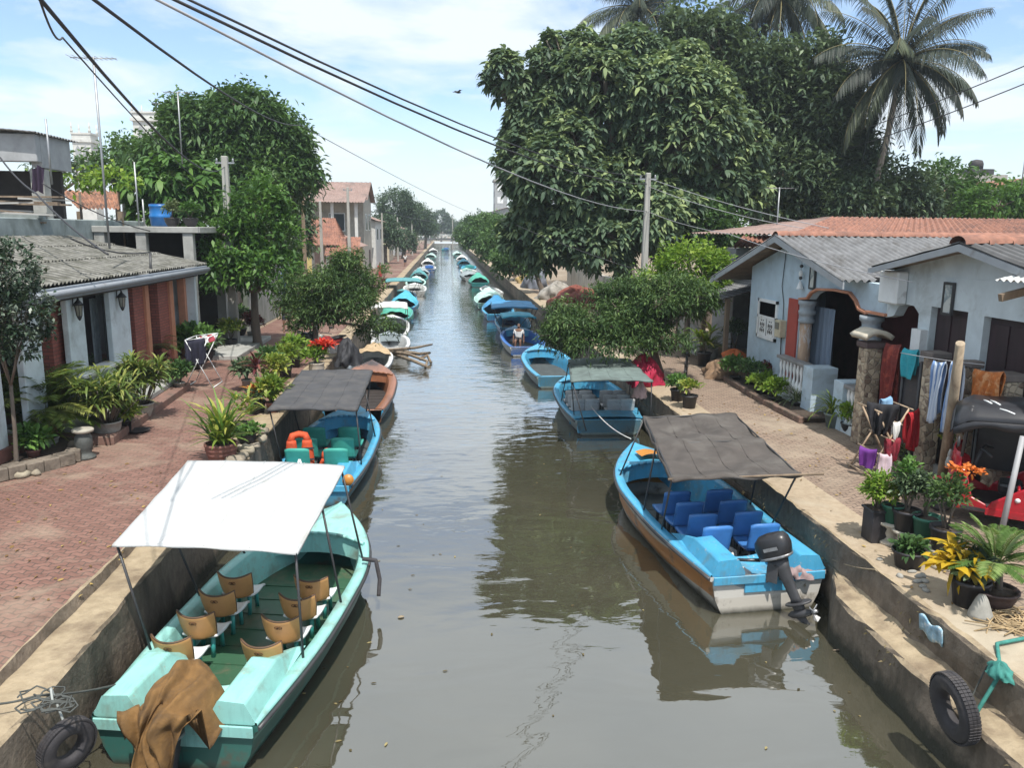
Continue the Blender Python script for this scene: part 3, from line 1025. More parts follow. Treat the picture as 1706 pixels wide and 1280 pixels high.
# window with white frame and grille
wy0, wy1 = f_(1264, 530).y, f_(1296, 530).y
wz0, wz1 = f_(1280, 566).z, f_(1280, 499).z
wf = MB()
for (ya, yb, za, zb_) in ((wy0, wy0 - .09, wz0, wz1), (wy1 + .09, wy1, wz0, wz1), (wy0, wy1, wz0, wz0 + .1), (wy0, wy1, wz1 - .09, wz1), (wy0, wy1, wz1 - .58, wz1 - .5)):
    wf.box(HX - .06, HX + .02, min(ya, yb), max(ya, yb), za, zb_)
wfo = wf.build('window', white_paint, bh, world=True)
m = MB()
m.box(HX - .02, HX - .004, wy1 + .05, wy0 - .05, wz0 + .05, wz1 - .05)
o = m.build('pane', [glass], wfo)
for vt in o.data.vertices:
    vt.co -= Vector(bh.location)
ym = (wy0 + wy1) / 2
ww = abs(wy0 - wy1)
m = MB()
for k in range(2):
    yc = ym + (k - .5) * ww * .42
    m.box(HX - .045, HX - .028, yc - ww * .185, yc + ww * .185, wz0 + .1, wz1 - .58)
o = m.build('shutter', white_paint, wfo)
for vt in o.data.vertices:
    vt.co -= Vector(bh.location)
m = MB()
hh = wz1 - .58 - wz0 - .1
for k in range(2):
    yc = ym + (k - .5) * ww * .42
    for (zz, dy, w2, h2) in [(.86, -.05, .03, .04), (.86, .05, .03, .04)] + [(zq, dq_, .032, .11) for zq in (.62, .28) for dq_ in (-.09, 0, .09)] + [(.45, -.045, .03, .035), (.45, .045, .03, .035)]:
        y_, z_ = yc + dy * ww * .95, wz0 + .1 + zz * hh
        w2 *= ww
        h2 *= hh
        m.prism([(HX - .052, y_ - w2, z_), (HX - .052, y_, z_ - h2 * 1.25), (HX - .052, y_ + w2, z_), (HX - .052, y_, z_ + h2 * 1.25)], (.01, 0, 0))
o = m.build('cutout', dark_in, wfo)
for vt in o.data.vertices:
    vt.co -= Vector(bh.location)
MB().box(HX - .02, HX - .003, wy1 + .05, wy0 - .05, wz1 - .5, wz1 - .1).build('fanlight', maroon, bh, world=True)
# roof: two corrugated slopes, ridge runs back from the canal
XF, XB = HX - .62, 16.5
rz = zA + .04
m = MB()
roof(m, (XF, yL, zL), (XB, yL, zL), (XB, yA, rz), (XF, yA, rz), .19, .042)
roof(m, (XB, yR - .15, zR), (XF, yR - .15, zR), (XF, yA, rz), (XB, yA, rz), .19, .042)
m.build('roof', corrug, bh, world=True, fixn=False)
m = MB()
sheet_under(m, (XF + .02, yL, zL), (XB, yL, zL), (XB, yA, rz), (XF + .02, yA, rz), .03)
m.build('roof_boarding', timber, bh, world=True)
m = MB()
for y, z in ((yL, zL), (yR - .15, zR)):
    a, b = Vector((XF, yA, rz - .03)), Vector((XF, y, z - .03))
    m.prism([a, b, b - Vector((0, 0, .16)), a - Vector((0, 0, .17))], (.035, 0, 0))
m.build('bargeboard', paint('grey_bargeboard', (.33, .35, .37), .6), bh, world=True)
m = MB()
n = 22
for i in range(n):
    x = XF + .02 + i * (XB - XF) / n
    prof = []
    for k in range(9):
        an = PI * k / 8
        prof.append((yA + .20 * math.cos(an), rz - .03 + .13 * math.sin(an)))
    rings = [[(xx, y, z + (0 if xx == x else .02)) for y, z in prof] for xx in (x, x + (XB - XF) / n * .97)]
    m.loft(rings, 0, True, False, closed=False)
m.build('ridge_tiles', tile_or, bh, world=True, fixn=False)
# porch balustrade of white precast balusters, running along the lane
bx = 9.45
ba, bb = px(1300, 600, bx).y, px(1346, 610, bx).y
ztop = px(1322, 598, bx).z


def balustrade(root, y0, y1, zt):
    MB().box(bx - .12, bx + .14, min(y0, y1), max(y0, y1), zt - .09, zt).build('coping', mat('dark_coping', (.22, .22, .22), .7), root, world=True, bev=.015)
    MB().box(bx - .1, bx + .12, min(y0, y1), max(y0, y1), GZ, GZ + .22).build('plinth', white_blue, root, world=True)
    nb = max(3, int(abs(y1 - y0) / .2))
    for i in range(nb):
        y = min(y0, y1) + (i + .5) * abs(y1 - y0) / nb
        h = zt - .09 - GZ - .22
        MB().lathe([(.06, 0), (.06, .05 * h), (.035, .1 * h), (.07, .3 * h), (.075, .38 * h), (.03, .55 * h), (.03, .62 * h), (.06, .8 * h), (.04, .92 * h), (.06, h)], 8, 0, (bx, y, GZ + .22)).build('baluster', white_paint, root, world=True)


balustrade(bh, ba, bb, ztop)
yb2 = px(1375, 610, bx).y
MB().box(bx - .12, bx + .55, bb - .55, bb - .003, GZ, ztop - .02).build('balustrade_pier', pale_blue, bh, world=True, bev=.01)
ba2, bb2 = px(1398, 630, bx).y, px(1432, 638, bx).y
zt2 = px(1398, 632, bx).z
MB().box(bx - .12, bx + .45, ba2 - .45, ba2, GZ, zt2).build('balustrade_pier', pale_blue, bh, world=True, bev=.01)
balustrade(bh, ba2 - .46, bb2, zt2 - .03)
# things on the front wall
q = f_(1301, 547, HX - .08)
eb = thing('electric_meter_box', 'cream electric meter box on the pale blue wall', 'meter box', q)
MB().box(-.12, .08, -.19, .19, -.26, .24).build('case', mat('cream_plastic', (.50, .45, .32), .5), eb, bev=.02)
MB().box(-.14, -.121, -.13, .13, -.02, .17).build('cover', mat('meter_glass', (.18, .17, .14), .2), eb)
m = MB()
m.tube([(.04, 0, .24), (.05, .05, .7), (.05, .25, 1.2), (.05, .15, 2.2)], .012, 5)
m.tube([(.04, .02, -.26), (.02, -.05, -.6), (-.02, -.2, -.95)], .02, 5)
m.build('cable', wire_m, eb)
q = f_(1354, 462, HX - .03)
pf = thing('framed_picture', 'black framed picture hung above the porch arch', 'picture', q, group='framed pictures on the house fronts')
m = MB()
for a in ((-.16, -.12, -.32, .32), (.12, .16, -.32, .32), (-.12, .12, -.32, -.27), (-.12, .12, .27, .32)):
    m.box(-.03, .02, a[0], a[1], a[2], a[3])
m.build('frame', black_steel, pf)
pm = mat('faded_print', (.30, .36, .38), .4, .5, 6, (.55, .56, .53), (.45, .55), 4, bmp=0)
MB().box(-.012, .015, -.12, .12, -.27, .27).build('print', pm, pf)
q = f_(1334, 462, HX - .1)
wc = thing('wind_chime', 'hanging string of glass floats under the gable', 'wind chime', q)
m = MB()
m.tube([(0, 0, .55), (0, 0, -.1)], .006, 4)
m.build('cord', wire_w, wc)
m = MB()
m.ell((0, 0, .1), (.06, .06, .09))
m.lathe([(.02, -.1), (.05, -.16), (.1, -.3), (.11, -.32)], 10)
m.build('bell', white_paint, wc)
for z in (.3, -.02):
    MB().ell((0, 0, z), (.05, .05, .05)).build('float', black_steel, wc)

# ------------------------------------------------------------------ neighbouring whitish house, dark doors
nh = thing('white_house', 'whitish house with tall dark doors next to the blue gable', 'house', (12.5, 15, GZ))
y_s = yE - .01
ya_, yb_ = f_(1487, 540).y, f_(1531, 540).y
d1a, d1b = f_(1549, 540).y, f_(1611, 540).y
d2a, d2b = f_(1638, 545).y, f_(1722, 545).y
zT = 5.0
zd1, zd2 = f_(1580, 515).z, f_(1660, 530).z
ow = [(HX, y_s, f_(1478, 528).z - .02), (HX, y_s, zT), (HX, d2b - .2, zT), (HX, d2b - .2, GZ), (HX, d2b, GZ), (HX, d2b, zd2), (HX, d2a, zd2), (HX, d2a, GZ), (HX, d1b, GZ), (HX, d1b, zd1), (HX, d1a, zd1), (HX, d1a, GZ), (HX, yb_, GZ),
      tuple(f_(1531, 523)), tuple(f_(1523, 510)), tuple(f_(1510, 507)), tuple(f_(1497, 511)), tuple(f_(1489, 526))]
MB().prism(ow, (.22, 0, 0)).build('wall', white_blue, nh, world=True)
for (a, b, z) in ((d1a, d1b, zd1), (d2a, d2b, zd2)):
    dr = MB().box(HX + .14, HX + .19, b, a, GZ, z).build('door', dark_door, nh, world=True)
    m = MB()
    for k in range(2):
        for j in range(3):
            yy = b + (a - b) * (k + .5) / 2
            zz = GZ + .3 + (z - GZ) * j / 3.2
            m.box(HX + .12, HX + .141, yy - abs(a - b) * .17, yy + abs(a - b) * .17, zz, zz + (z - GZ) * .24)
    o = m.build('panel', dark_door, dr)
    for vt in o.data.vertices:
        vt.co -= Vector(nh.location)
MB().box(HX - .16, HX - .002, yb_ - .02, yb_ - .34, GZ, zT - 1.1).build('pilaster', white_paint, nh, world=True)
MB().box(HX - .25, HX - .003, y_s - .02, y_s - .75, f_(1490, 470).z - .45, f_(1490, 470).z + .25).build('beam_end', white_paint, nh, world=True, bev=.03)
MB().box(HX + .23, 16, d2b + .01, y_s, GZ, GZ + .25).build('floor', maroon, nh, world=True)
MB().box(HX + .23, 16, d2b - .2, d2b, GZ, zT).build('side_wall', white_blue, nh, world=True)
a2 = px(1597, 404, HX - .6)
e2 = px(1446, 445, HX - .6)
yN = 10.3
zN = a2.z - (a2.z - e2.z) * (a2.y - yN) / (e2.y - a2.y) * 1.15
m = MB()
roof(m, (HX - .6, e2.y, e2.z), (17, e2.y, e2.z), (17, a2.y, a2.z), (HX - .6, a2.y, a2.z), .19, .03)
roof(m, (17, yN, zN), (HX - .6, yN, zN), (HX - .6, a2.y, a2.z), (17, a2.y, a2.z), .19, .042)
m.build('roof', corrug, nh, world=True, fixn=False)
m = MB()
sheet_under(m, (HX - .58, e2.y, e2.z), (17, e2.y, e2.z), (17, a2.y, a2.z), (HX - .58, a2.y, a2.z), .03)
sheet_under(m, (17, yN, zN), (HX - .58, yN, zN), (HX - .58, a2.y, a2.z), (17, a2.y, a2.z), .03)
m.build('roof_boarding', timber, nh, world=True)
m = MB()
a, b = Vector((HX - .6, a2.y, a2.z - .03)), Vector((HX - .6, e2.y, e2.z - .03))
m.prism([a, b, b - Vector((0, 0, .12)), a - Vector((0, 0, .13))], (.035, 0, 0))
b = Vector((HX - .6, yN, zN - .03))
m.prism([a, b, b - Vector((0, 0, .12)), a - Vector((0, 0, .13))], (.035, 0, 0))
m.build('bargeboard', MT['grey_bargeboard'], nh, world=True)
MB().prism([(HX + .01, y_s, zT - .02), (HX + .01, d2b - .2, zT - .02), (HX + .01, d2b - .2, zT + .1), (HX + .01, a2.y, a2.z - .12), (HX + .01, y_s, e2.z + .05)], (.2, 0, 0)).build('gable', white_blue, nh, world=True)
m = MB()
for i in range(15):
    x = HX - .62 + i * .45
    prof = [(a2.y + .24 * math.cos(PI * k / 8), a2.z - .03 + .15 * math.sin(PI * k / 8)) for k in range(9)]
    m.loft([[(xx, y, z + (0 if xx == x else .03)) for y, z in prof] for xx in (x, x + .43)], 0, True, False, closed=False)
m.build('ridge_tiles', tile_or, nh, world=True, fixn=False)
# projecting bit of corrugated awning
aw = thing('awning', 'short corrugated awning on a bracket at the right edge', 'awning', f_(1690, 465))
m = MB()
pa, pb = px(1658, 466, 9.0), px(1658, 456, 9.7)
yb = pa.y - 2.4
roof(m, (9.0, yb, pa.z), (9.0, pa.y, pa.z), (9.75, pa.y, pa.z + .22), (9.75, yb, pa.z + .22), .16, .025)
m.build('sheet', mat('pale_asbestos', (.46, .47, .46), .8, .2, 4), aw, world=True, fixn=False)
MB().obox((9.4, pa.y - .25, pa.z - .16), (.95, .09, .12), (0, -.25, 0)).build('bracket', timber, aw, world=True)
q = f_(1580, 498, HX - .03)
c = copy_tree(pf, None, q, None, 'dark framed picture above the tall dark door')

# larger orange roofs behind
bo = thing('orange_roof_house', 'long house with weathered orange tile roof behind the blue gable', 'house', (22, 30, GZ))
r0, r1 = py(1386, 362, 29), py(1760, 374, 29)
e_0, e_1 = py(1330, 392, 23.6), py(1800, 404, 23.6)
zE = e_0.z - .02
m = MB()
roof(m, (e_0.x - .4, 23.4, zE), (34, 23.4, zE), (34, 29, r0.z), (r0.x, 29, r0.z), .23, .035, 17, .05)
m.build('roof', tile_or, bo, world=True, fixn=False)
m = MB()
roof(m, (34, 34.5, zE), (r0.x - 2.5, 34.5, zE), (r0.x, 29, r0.z), (34, 29, r0.z), .4, .03, 8, .05)
roof(m, (r0.x - 3.6, 34.5, zE), (r0.x - 3.6, 23.8, zE), (r0.x, 29, r0.z), (r0.x, 29.01, r0.z), .4, .03, 8, .05)
m.build('rear_roof', tile_br, bo, world=True, fixn=False)
MB().box(r0.x - .8, 33.5, 24.2, 34, GZ, zE - .02).build('wall', grey_wall, bo, world=True)
bo2 = thing('small_orange_roof_house', 'small tiled roof peeping between the yellow green bush and gable', 'house', (16.5, 34, GZ))
A, B_ = py(1218, 414, 30.5), py(1300, 414, 30.5)
Cc, D_ = py(1300, 394, 33), py(1238, 393, 33)
m = MB()
roof(m, A, B_ + Vector((3, 0, 0)), Cc + Vector((3, 0, 0)), D_, .23, .035, 8, .05)
m.build('roof', tile_or, bo2, world=True, fixn=False)
MB().box(A.x + .4, B_.x + 2.6, 31, 33.4, GZ, A.z - .02).build('wall', grey_wall, bo2, world=True)
fh = house('far house with orange roof and grey gable above the hedge', 40, 52, 62, 70, 6.9, 2.2, grey_wall, tile_or, [('window', 'x', 2, 1.4, 4, 1.4)], -1)
q0 = py(1660, 283, 69)
tk = thing('roof_tank', 'dark water tank structure on a rooftop at the right skyline', 'tank', (q0.x, 72, GZ))
zr = q0.z
MB().box(q0.x - 3, q0.x + 2.6, 71, 74, GZ, zr - .25).build('base', concrete, tk, world=True)
MB().box(q0.x - 1.3, q0.x + 1.3, 71.1, 73, zr - .25, zr + .25).build('platform', black_steel, tk, world=True)
MB().lathe([(.6, 0), (.62, .5), (.5, .8), (.1, .9)], 14, 0, (q0.x + .1, 72, zr + .25)).build('tank', rubber, tk, world=True)
# low shed left of the blue house
sh = thing('lean_to_shed', 'low shed with grey corrugated roof beside the blue house', 'shed', (10.5, 28.5, GZ))
a, b = px(1178, 488, 9.7), px(1240, 492, 9.7)
zS = a.z
m = MB()
roof(m, (9.3, 32, zS), (9.3, 25.9, zS), (12.5, 25.9, zS + .9), (12.5, 32, zS + .9), .19, .03)
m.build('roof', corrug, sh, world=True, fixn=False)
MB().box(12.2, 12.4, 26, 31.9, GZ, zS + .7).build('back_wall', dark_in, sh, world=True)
for y in (26.1, 28.5, 31.7):
    MB().box(9.5, 9.64, y, y + .14, GZ, zS).build('post', timber, sh, world=True)
MB().box(9.55, 9.62, 28.7, 31.7, GZ, GZ + 1.1).build('low_wall', concrete, sh, world=True)
# pale boundary wall under the big tree
bwl = tag(MB().box(9.6, 9.85, 36, 62, GZ, 3.2).build('boundary_wall', mat('stained_cream_wall', (.46, .42, .36), .85, .2, 2, (.22, .19, .16), (.5, .7), 1.5, stretch=(1, 1, .3)), bev=.02), 'stained cream boundary wall beneath the breadfruit tree', 'wall')

# ------------------------------------------------------------------ stone gate pillars, gate, fence, laundry
stone_m = bpy.data.materials.new('rubble_stone')
t, p = nodes(stone_m)
v = coords(t)
vo = t.nodes.new('ShaderNodeTexVoronoi')
vo.inputs['Scale'].default_value = 8
lk(t, v, vo.inputs['Vector'])
ve = t.nodes.new('ShaderNodeTexVoronoi')
ve.feature = 'DISTANCE_TO_EDGE'
ve.inputs['Scale'].default_value = 8
lk(t, v, ve.inputs['Vector'])
sp = t.nodes.new('ShaderNodeSeparateColor')
lk(t, vo.outputs['Color'], sp.inputs[0])
cc = mixc(t, sp.outputs[0], (.16, .11, .08), (.52, .43, .31))
cc = mixc(t, ramp(t, ve.outputs['Distance'], .0, .06), (.36, .31, .24), cc)
lk(t, cc, p.inputs['Base Color'])
p.inputs['Roughness'].default_value = .8
bump(t, p, ramp(t, ve.outputs['Distance'], 0, .12), .8, .03)
PXF = 9.3


def gate_pillar(uc, vt, w, label, cap, PXF=9.3):
    q = px(uc, vt, PXF)
    r = thing('gate_pillar', label, 'pillar', (PXF, q.y, GZ), group='stone clad gate pillars')
    h = q.z - GZ - (.3 if cap else .12)
    MB().box(-w / 2, w / 2, -w / 2, w / 2, 0, h).build('shaft', stone_m, r, bev=.02)
    if cap:
        MB().box(-w * .62, w * .62, -w * .62, w * .62, h, h + .13).build('band', mat('cap_dark', (.10, .07, .07), .7), r, bev=.015)
        MB().grid(lambda a, b: ((a - .5) * w * 1.75, (b - .5) * w * 1.75, h + .20 + .22 * (1 - (2 * a - 1) ** 2) * .6 + .03), 10, 6).build('saddle_cap', mat('pale_stone', (.50, .45, .36), .8), r, sol=.10, fixn=False)
    else:
        MB().box(-w * .66, w * .66, -w * .66, w * .66, h, h + .12).build('cap', mat('cap_dark2', (.13, .11, .10), .7), r, bev=.015)
    return r


gate_pillar(1453, 556, .36, 'stone pillar with curved saddle cap, nearest the porch', True)
gate_pillar(1560, 586, .30, 'stone pillar behind the leaning bamboo pole', False)
gate_pillar(1622, 601, .20, 'slim stone pillar left of the orange towel', False)
gate_pillar(1682, 622, .34, 'stone pillar at the right frame edge behind the rickshaw roof', False, 9.55)
g0, g1 = px(1503, 600, PXF - .1), px(1532, 600, PXF - .1)
gt = thing('iron_gate', 'solid dark iron gate leaf between two stone pillars', 'gate', (PXF, (g0.y + g1.y) / 2, GZ))
MB().box(-.03, .03, -(g0.y - g1.y) / 2, (g0.y - g1.y) / 2, .08, px(1515, 600, PXF).z - GZ).build('panel', paint('gate_black', (.035, .035, .042), .5), gt, bev=.01)
m = MB()
for y in (-(g0.y - g1.y) / 2, (g0.y - g1.y) / 2):
    m.tube([(-.05, y, 0), (-.05, y, px(1515, 600, PXF).z - GZ + .05)], .03, 8)
for z in (.3, 1.2):
    m.tube([(-.05, -(g0.y - g1.y) / 2, z), (-.05, (g0.y - g1.y) / 2, z)], .02, 6)
m.build('frame', black_steel, gt)
fn_ = thing('iron_fence', 'low fence of thin dark iron bars between the stone pillars', 'fence', (PXF, 14.5, GZ))
m = MB()
FXX = 9.5
ys = np.arange(13.1, px(1575, 600, FXX).y, .14)
for y in ys:
    m.tube([(FXX, y, GZ), (FXX, y, GZ + 1.75)], .012, 5)
for z in (.25, 1.6):
    m.tube([(FXX, ys[0], GZ + z), (FXX, ys[-1], GZ + z)], .02, 6)
m.build('bars', black_steel, fn_, world=True)
MB().box(FXX - .1, FXX + .1, ys[0], ys[-1], GZ, GZ + .25).build('kerb', concrete, fn_, world=True)


def stripe_mat(name, c1, c2, sc, axis='X', rough=.9):
    m = bpy.data.materials.new(name)
    t, p = nodes(m)
    v = t.nodes.new('ShaderNodeTexCoord').outputs['Object']
    s = t.nodes.new('ShaderNodeSeparateXYZ')
    lk(t, v, s.inputs[0])
    n = noise(t, v, 5, 3)
    f = mth(t, 'SINE', mth(t, 'MULTIPLY', mth(t, 'ADD', s.outputs[axis], mth(t, 'MULTIPLY', n, .03)), sc))
    lk(t, mixc(t, ramp(t, f, -.2, .2), c1, c2), p.inputs['Base Color'])
    p.inputs['Roughness'].default_value = rough
    return m


def hung_cloth(name, label, q0, q1, drop, mt, cat='cloth', folds=6, amp=.035, group=None, seed=0, rag=0.12):
    """A cloth folded over a line from q0 to q1: a front and a back fall joined by the bend."""
    q0, q1 = Vector(q0), Vector(q1)
    d = q1 - q0
    nrm = Vector((d.y, -d.x, 0)).normalized()
    o0 = (q0 + q1) / 2

    def fn(a, b):
        s = (b - .42) / .58 if b > .42 else (b - .42) / .42
        if s >= 0:
            dz, off = -drop * s, .04
        else:
            dz, off = drop * .85 * s, -.04
        off *= min(1, abs(s) * 8)
        w = amp * math.sin(a * folds * 2 * PI + seed + s * 1.5) * min(1, abs(s) * 2) + .02 * math.sin(a * 3 + s * 4 + seed)
        pinch = 1 - .1 * abs(s) * math.sin(seed + 2)
        pinch *= 1 - rag * abs(s) ** 2 * (1 if s > 0 else .6)
        p = q0 + d * (.5 + (a - .5) * pinch) - o0 + nrm * (off + w)
        p.z += rag * .5 * drop * abs(s) * abs(2 * a - 1) ** 3
        p.z += dz + .02 * math.sin(a * 5 + seed) * abs(s) - .03 * math.sin(a * PI) * (1 - abs(s))
        return p
    o = MB().grid(fn, 36, 26).build(name, mt, None, o0, fixn=False, sol=.006)
    return tag(o, label, cat, group)


def L2(u0, v0, u1, v1, X):
    return px(u0, v0, X), px(u1, v1, X)


a, b = L2(1507, 579, 1531, 582, PXF - .08)
hung_cloth('towel', 'turquoise towel folded over the top of the iron gate', a, b, .62, mat('turquoise_cloth', (.03, .33, .40), .9, .15, 12), 'towel', 2, .02)
a, b = L2(1478, 570, 1501, 573, PXF + .1)
hung_cloth('sarong', 'dark red patterned sarong hanging by the curved cap pillar', a, b, 1.7, mat('red_batik', (.17, .025, .02), .9, .3, 9, (.30, .06, .04), (.52, .6), 6), 'sarong', 3, .04, seed=1)
sm = stripe_mat('blue_white_stripes', (.50, .56, .64), (.16, .26, .47), 55, 'Y')
a, b = L2(1557, 600, 1575, 602, PXF - .35)
hung_cloth('sarong', 'blue and white striped sarong hanging left of the bamboo pole', a, b, 1.15, sm, 'sarong', 3, .03, seed=2)
a, b = L2(1584, 601, 1606, 604, PXF - .35)
hung_cloth('sarong', 'blue and white striped sarong hanging right of the bamboo pole', a, b, 1.3, sm, 'sarong', 3, .03, seed=4)
a, b = L2(1624, 614, 1672, 619, PXF - .15)
hung_cloth('towel', 'orange patterned towel draped over the fence by the slim pillar', a, b, .72, mat('orange_cloth', (.46, .14, .03), .9, .3, 14, (.55, .27, .12), (.5, .6), 9), 'towel', 4, .04, seed=3)
# bamboo pole and line
pt, pb_ = px(1600, 572, 8.2), pz(1567, 812)
bp = tag(MB().tube([pb_ - pb_, (pt - pb_) * .5 + Vector((.03, .02, 0)), pt - pb_], [.09, .085, .07], 10).build('bamboo_pole', mat('grey_bamboo', (.34, .27, .19), .8, .3, 6, (.14, .10, .07), (.5, .7), 3, stretch=(1, 1, .3)), None, pb_), 'thick weathered timber pole leaning before the stone pillar', 'pole')
cl = MB()
A, B_ = px(1500, 588, PXF - .35), px(1640, 608, PXF - .35)
cl.tube([A.lerp(B_, k / 6) - Vector((0, 0, .02 * math.sin(PI * k / 6))) for k in range(7)], .008, 5)
tag(cl.build('clothes_line', wire_w), 'thin clothes line strung along the stone pillars', 'clothes line')
# ------------------------------------------------------------------ boats
def band_mat(name, base, band, z0, amp, wid, low=None, phase=0.0):
    """Hull paint: base colour, a wavy swoosh band, scuffed and slimy along the waterline."""
    m = bpy.data.materials.new(name)
    t, p = nodes(m)
    v = coords(t)
    s = t.nodes.new('ShaderNodeSeparateXYZ')
    lk(t, v, s.inputs[0])
    n1 = noise(t, v, 3, 8, .65)
    c = mixc(t, ramp(t, n1, .3, .7), tuple(x * .85 for x in base), base)
    if band:
        cz = mth(t, 'MULTIPLY_ADD', mth(t, 'SINE', mth(t, 'MULTIPLY_ADD', s.outputs[1], 1.25, phase)), amp, z0)
        d = mth(t, 'ABSOLUTE', mth(t, 'SUBTRACT', s.outputs[2], cz))
        c = mixc(t, mth(t, 'MULTIPLY', ramp(t, d, wid + .012, wid), ramp(t, s.outputs[1], .015, .03)), c, band)
        if low:
            c = mixc(t, ramp(t, mth(t, 'SUBTRACT', s.outputs[2], cz), -wid, -wid - .012), c, low)
    c = mixc(t, ramp(t, n1, .54, .70), c, (.09, .07, .05))
    c = mixc(t, ramp(t, mth(t, 'ADD', s.outputs[2], mth(t, 'MULTIPLY', n1, .12)), .17, .06), c, (.035, .035, .025))
    lk(t, c, p.inputs['Base Color'])
    p.inputs['Roughness'].default_value = .38
    bump(t, p, n1, .12, .01)
    return m


B_mint = paint('mint_gelcoat', (.27, .56, .52), .35, (.20, .24, .19), (.50, .74), (.34, .36, .30))
B_blue = paint('sky_blue_gelcoat', (.075, .36, .58), .35, (.13, .20, .22), (.50, .74), (.42, .45, .44))
B_deep = paint('deep_blue_gelcoat', (.04, .15, .46), .35)
B_white = paint('white_gelcoat', (.66, .67, .65), .35, (.25, .22, .18), (.56, .8))
B_teal = paint('teal_gelcoat', (.05, .32, .30), .35)
B_green = paint('green_floor', (.035, .10, .055), .5, (.14, .12, .08), (.50, .72))
B_floor = mat('dirty_floor', (.07, .08, .08), .7, .3, 5)
B_brown = mat('varnished_brown', (.30, .125, .065), .35, .25, 3, (.10, .05, .03), (.5, .75), 2, stretch=(1, .2, 1))
H_mint = band_mat('hull_teal_green', (.035, .13, .11), (.16, .34, .30), .40, .015, .018)
H_org = band_mat('hull_white_orange', (.60, .58, .54), (.50, .21, .05), .34, .10, .17, (.50, .47, .42), 1.6)
H_blue = band_mat('hull_blue_brown', (.06, .30, .50), (.30, .17, .07), .33, .08, .10, (.06, .20, .30))
H_whb = band_mat('hull_cream_blue', (.50, .52, .50), (.06, .30, .52), .58, .05, .06, (.22, .30, .30))
H_white = band_mat('hull_white', (.62, .63, .62), (.10, .26, .45), .5, .02, .04)
H_teal = band_mat('hull_teal', (.04, .24, .25), (.55, .56, .54), .5, .03, .05)
H_dblue = band_mat('hull_deep_blue', (.04, .13, .38), (.60, .60, .58), .48, .02, .05)
can_white = mat('white_canvas', (.47, .48, .48), .85, .08, 1.2, (.38, .37, .33), (.54, .8), 1.4, .5, 7, .02)
can_black = mat('black_mesh_canvas', (.055, .055, .06), .8, .25, 3, (.085, .08, .078), (.45, .65), 2, .3, 120, .004)
can_brown = mat('sun_bleached_mesh', (.072, .062, .056), .9, .28, 2.5, (.11, .10, .09), (.5, .7), 1.6, .3, 140, .004)
can_grey = mat('grey_green_canvas', (.13, .17, .16), .85, .25, 3, (.08, .10, .095), (.5, .7), 2, .1)
tarp_br = mat('ochre_tarpaulin', (.165, .088, .028), .9, .35, 5, (.085, .048, .02), (.5, .7), 3.5, .6, 14, .02)


STERN = .82


def hb(t, B, full=.52):
    if t < full:
        return B / 2 * (STERN + (1 - STERN) * math.sin(min(1, t / .4) * PI / 2))
    k = (t - full) / (1 - full)
    return B / 2 * max(.02, (1 - k ** 2.3))


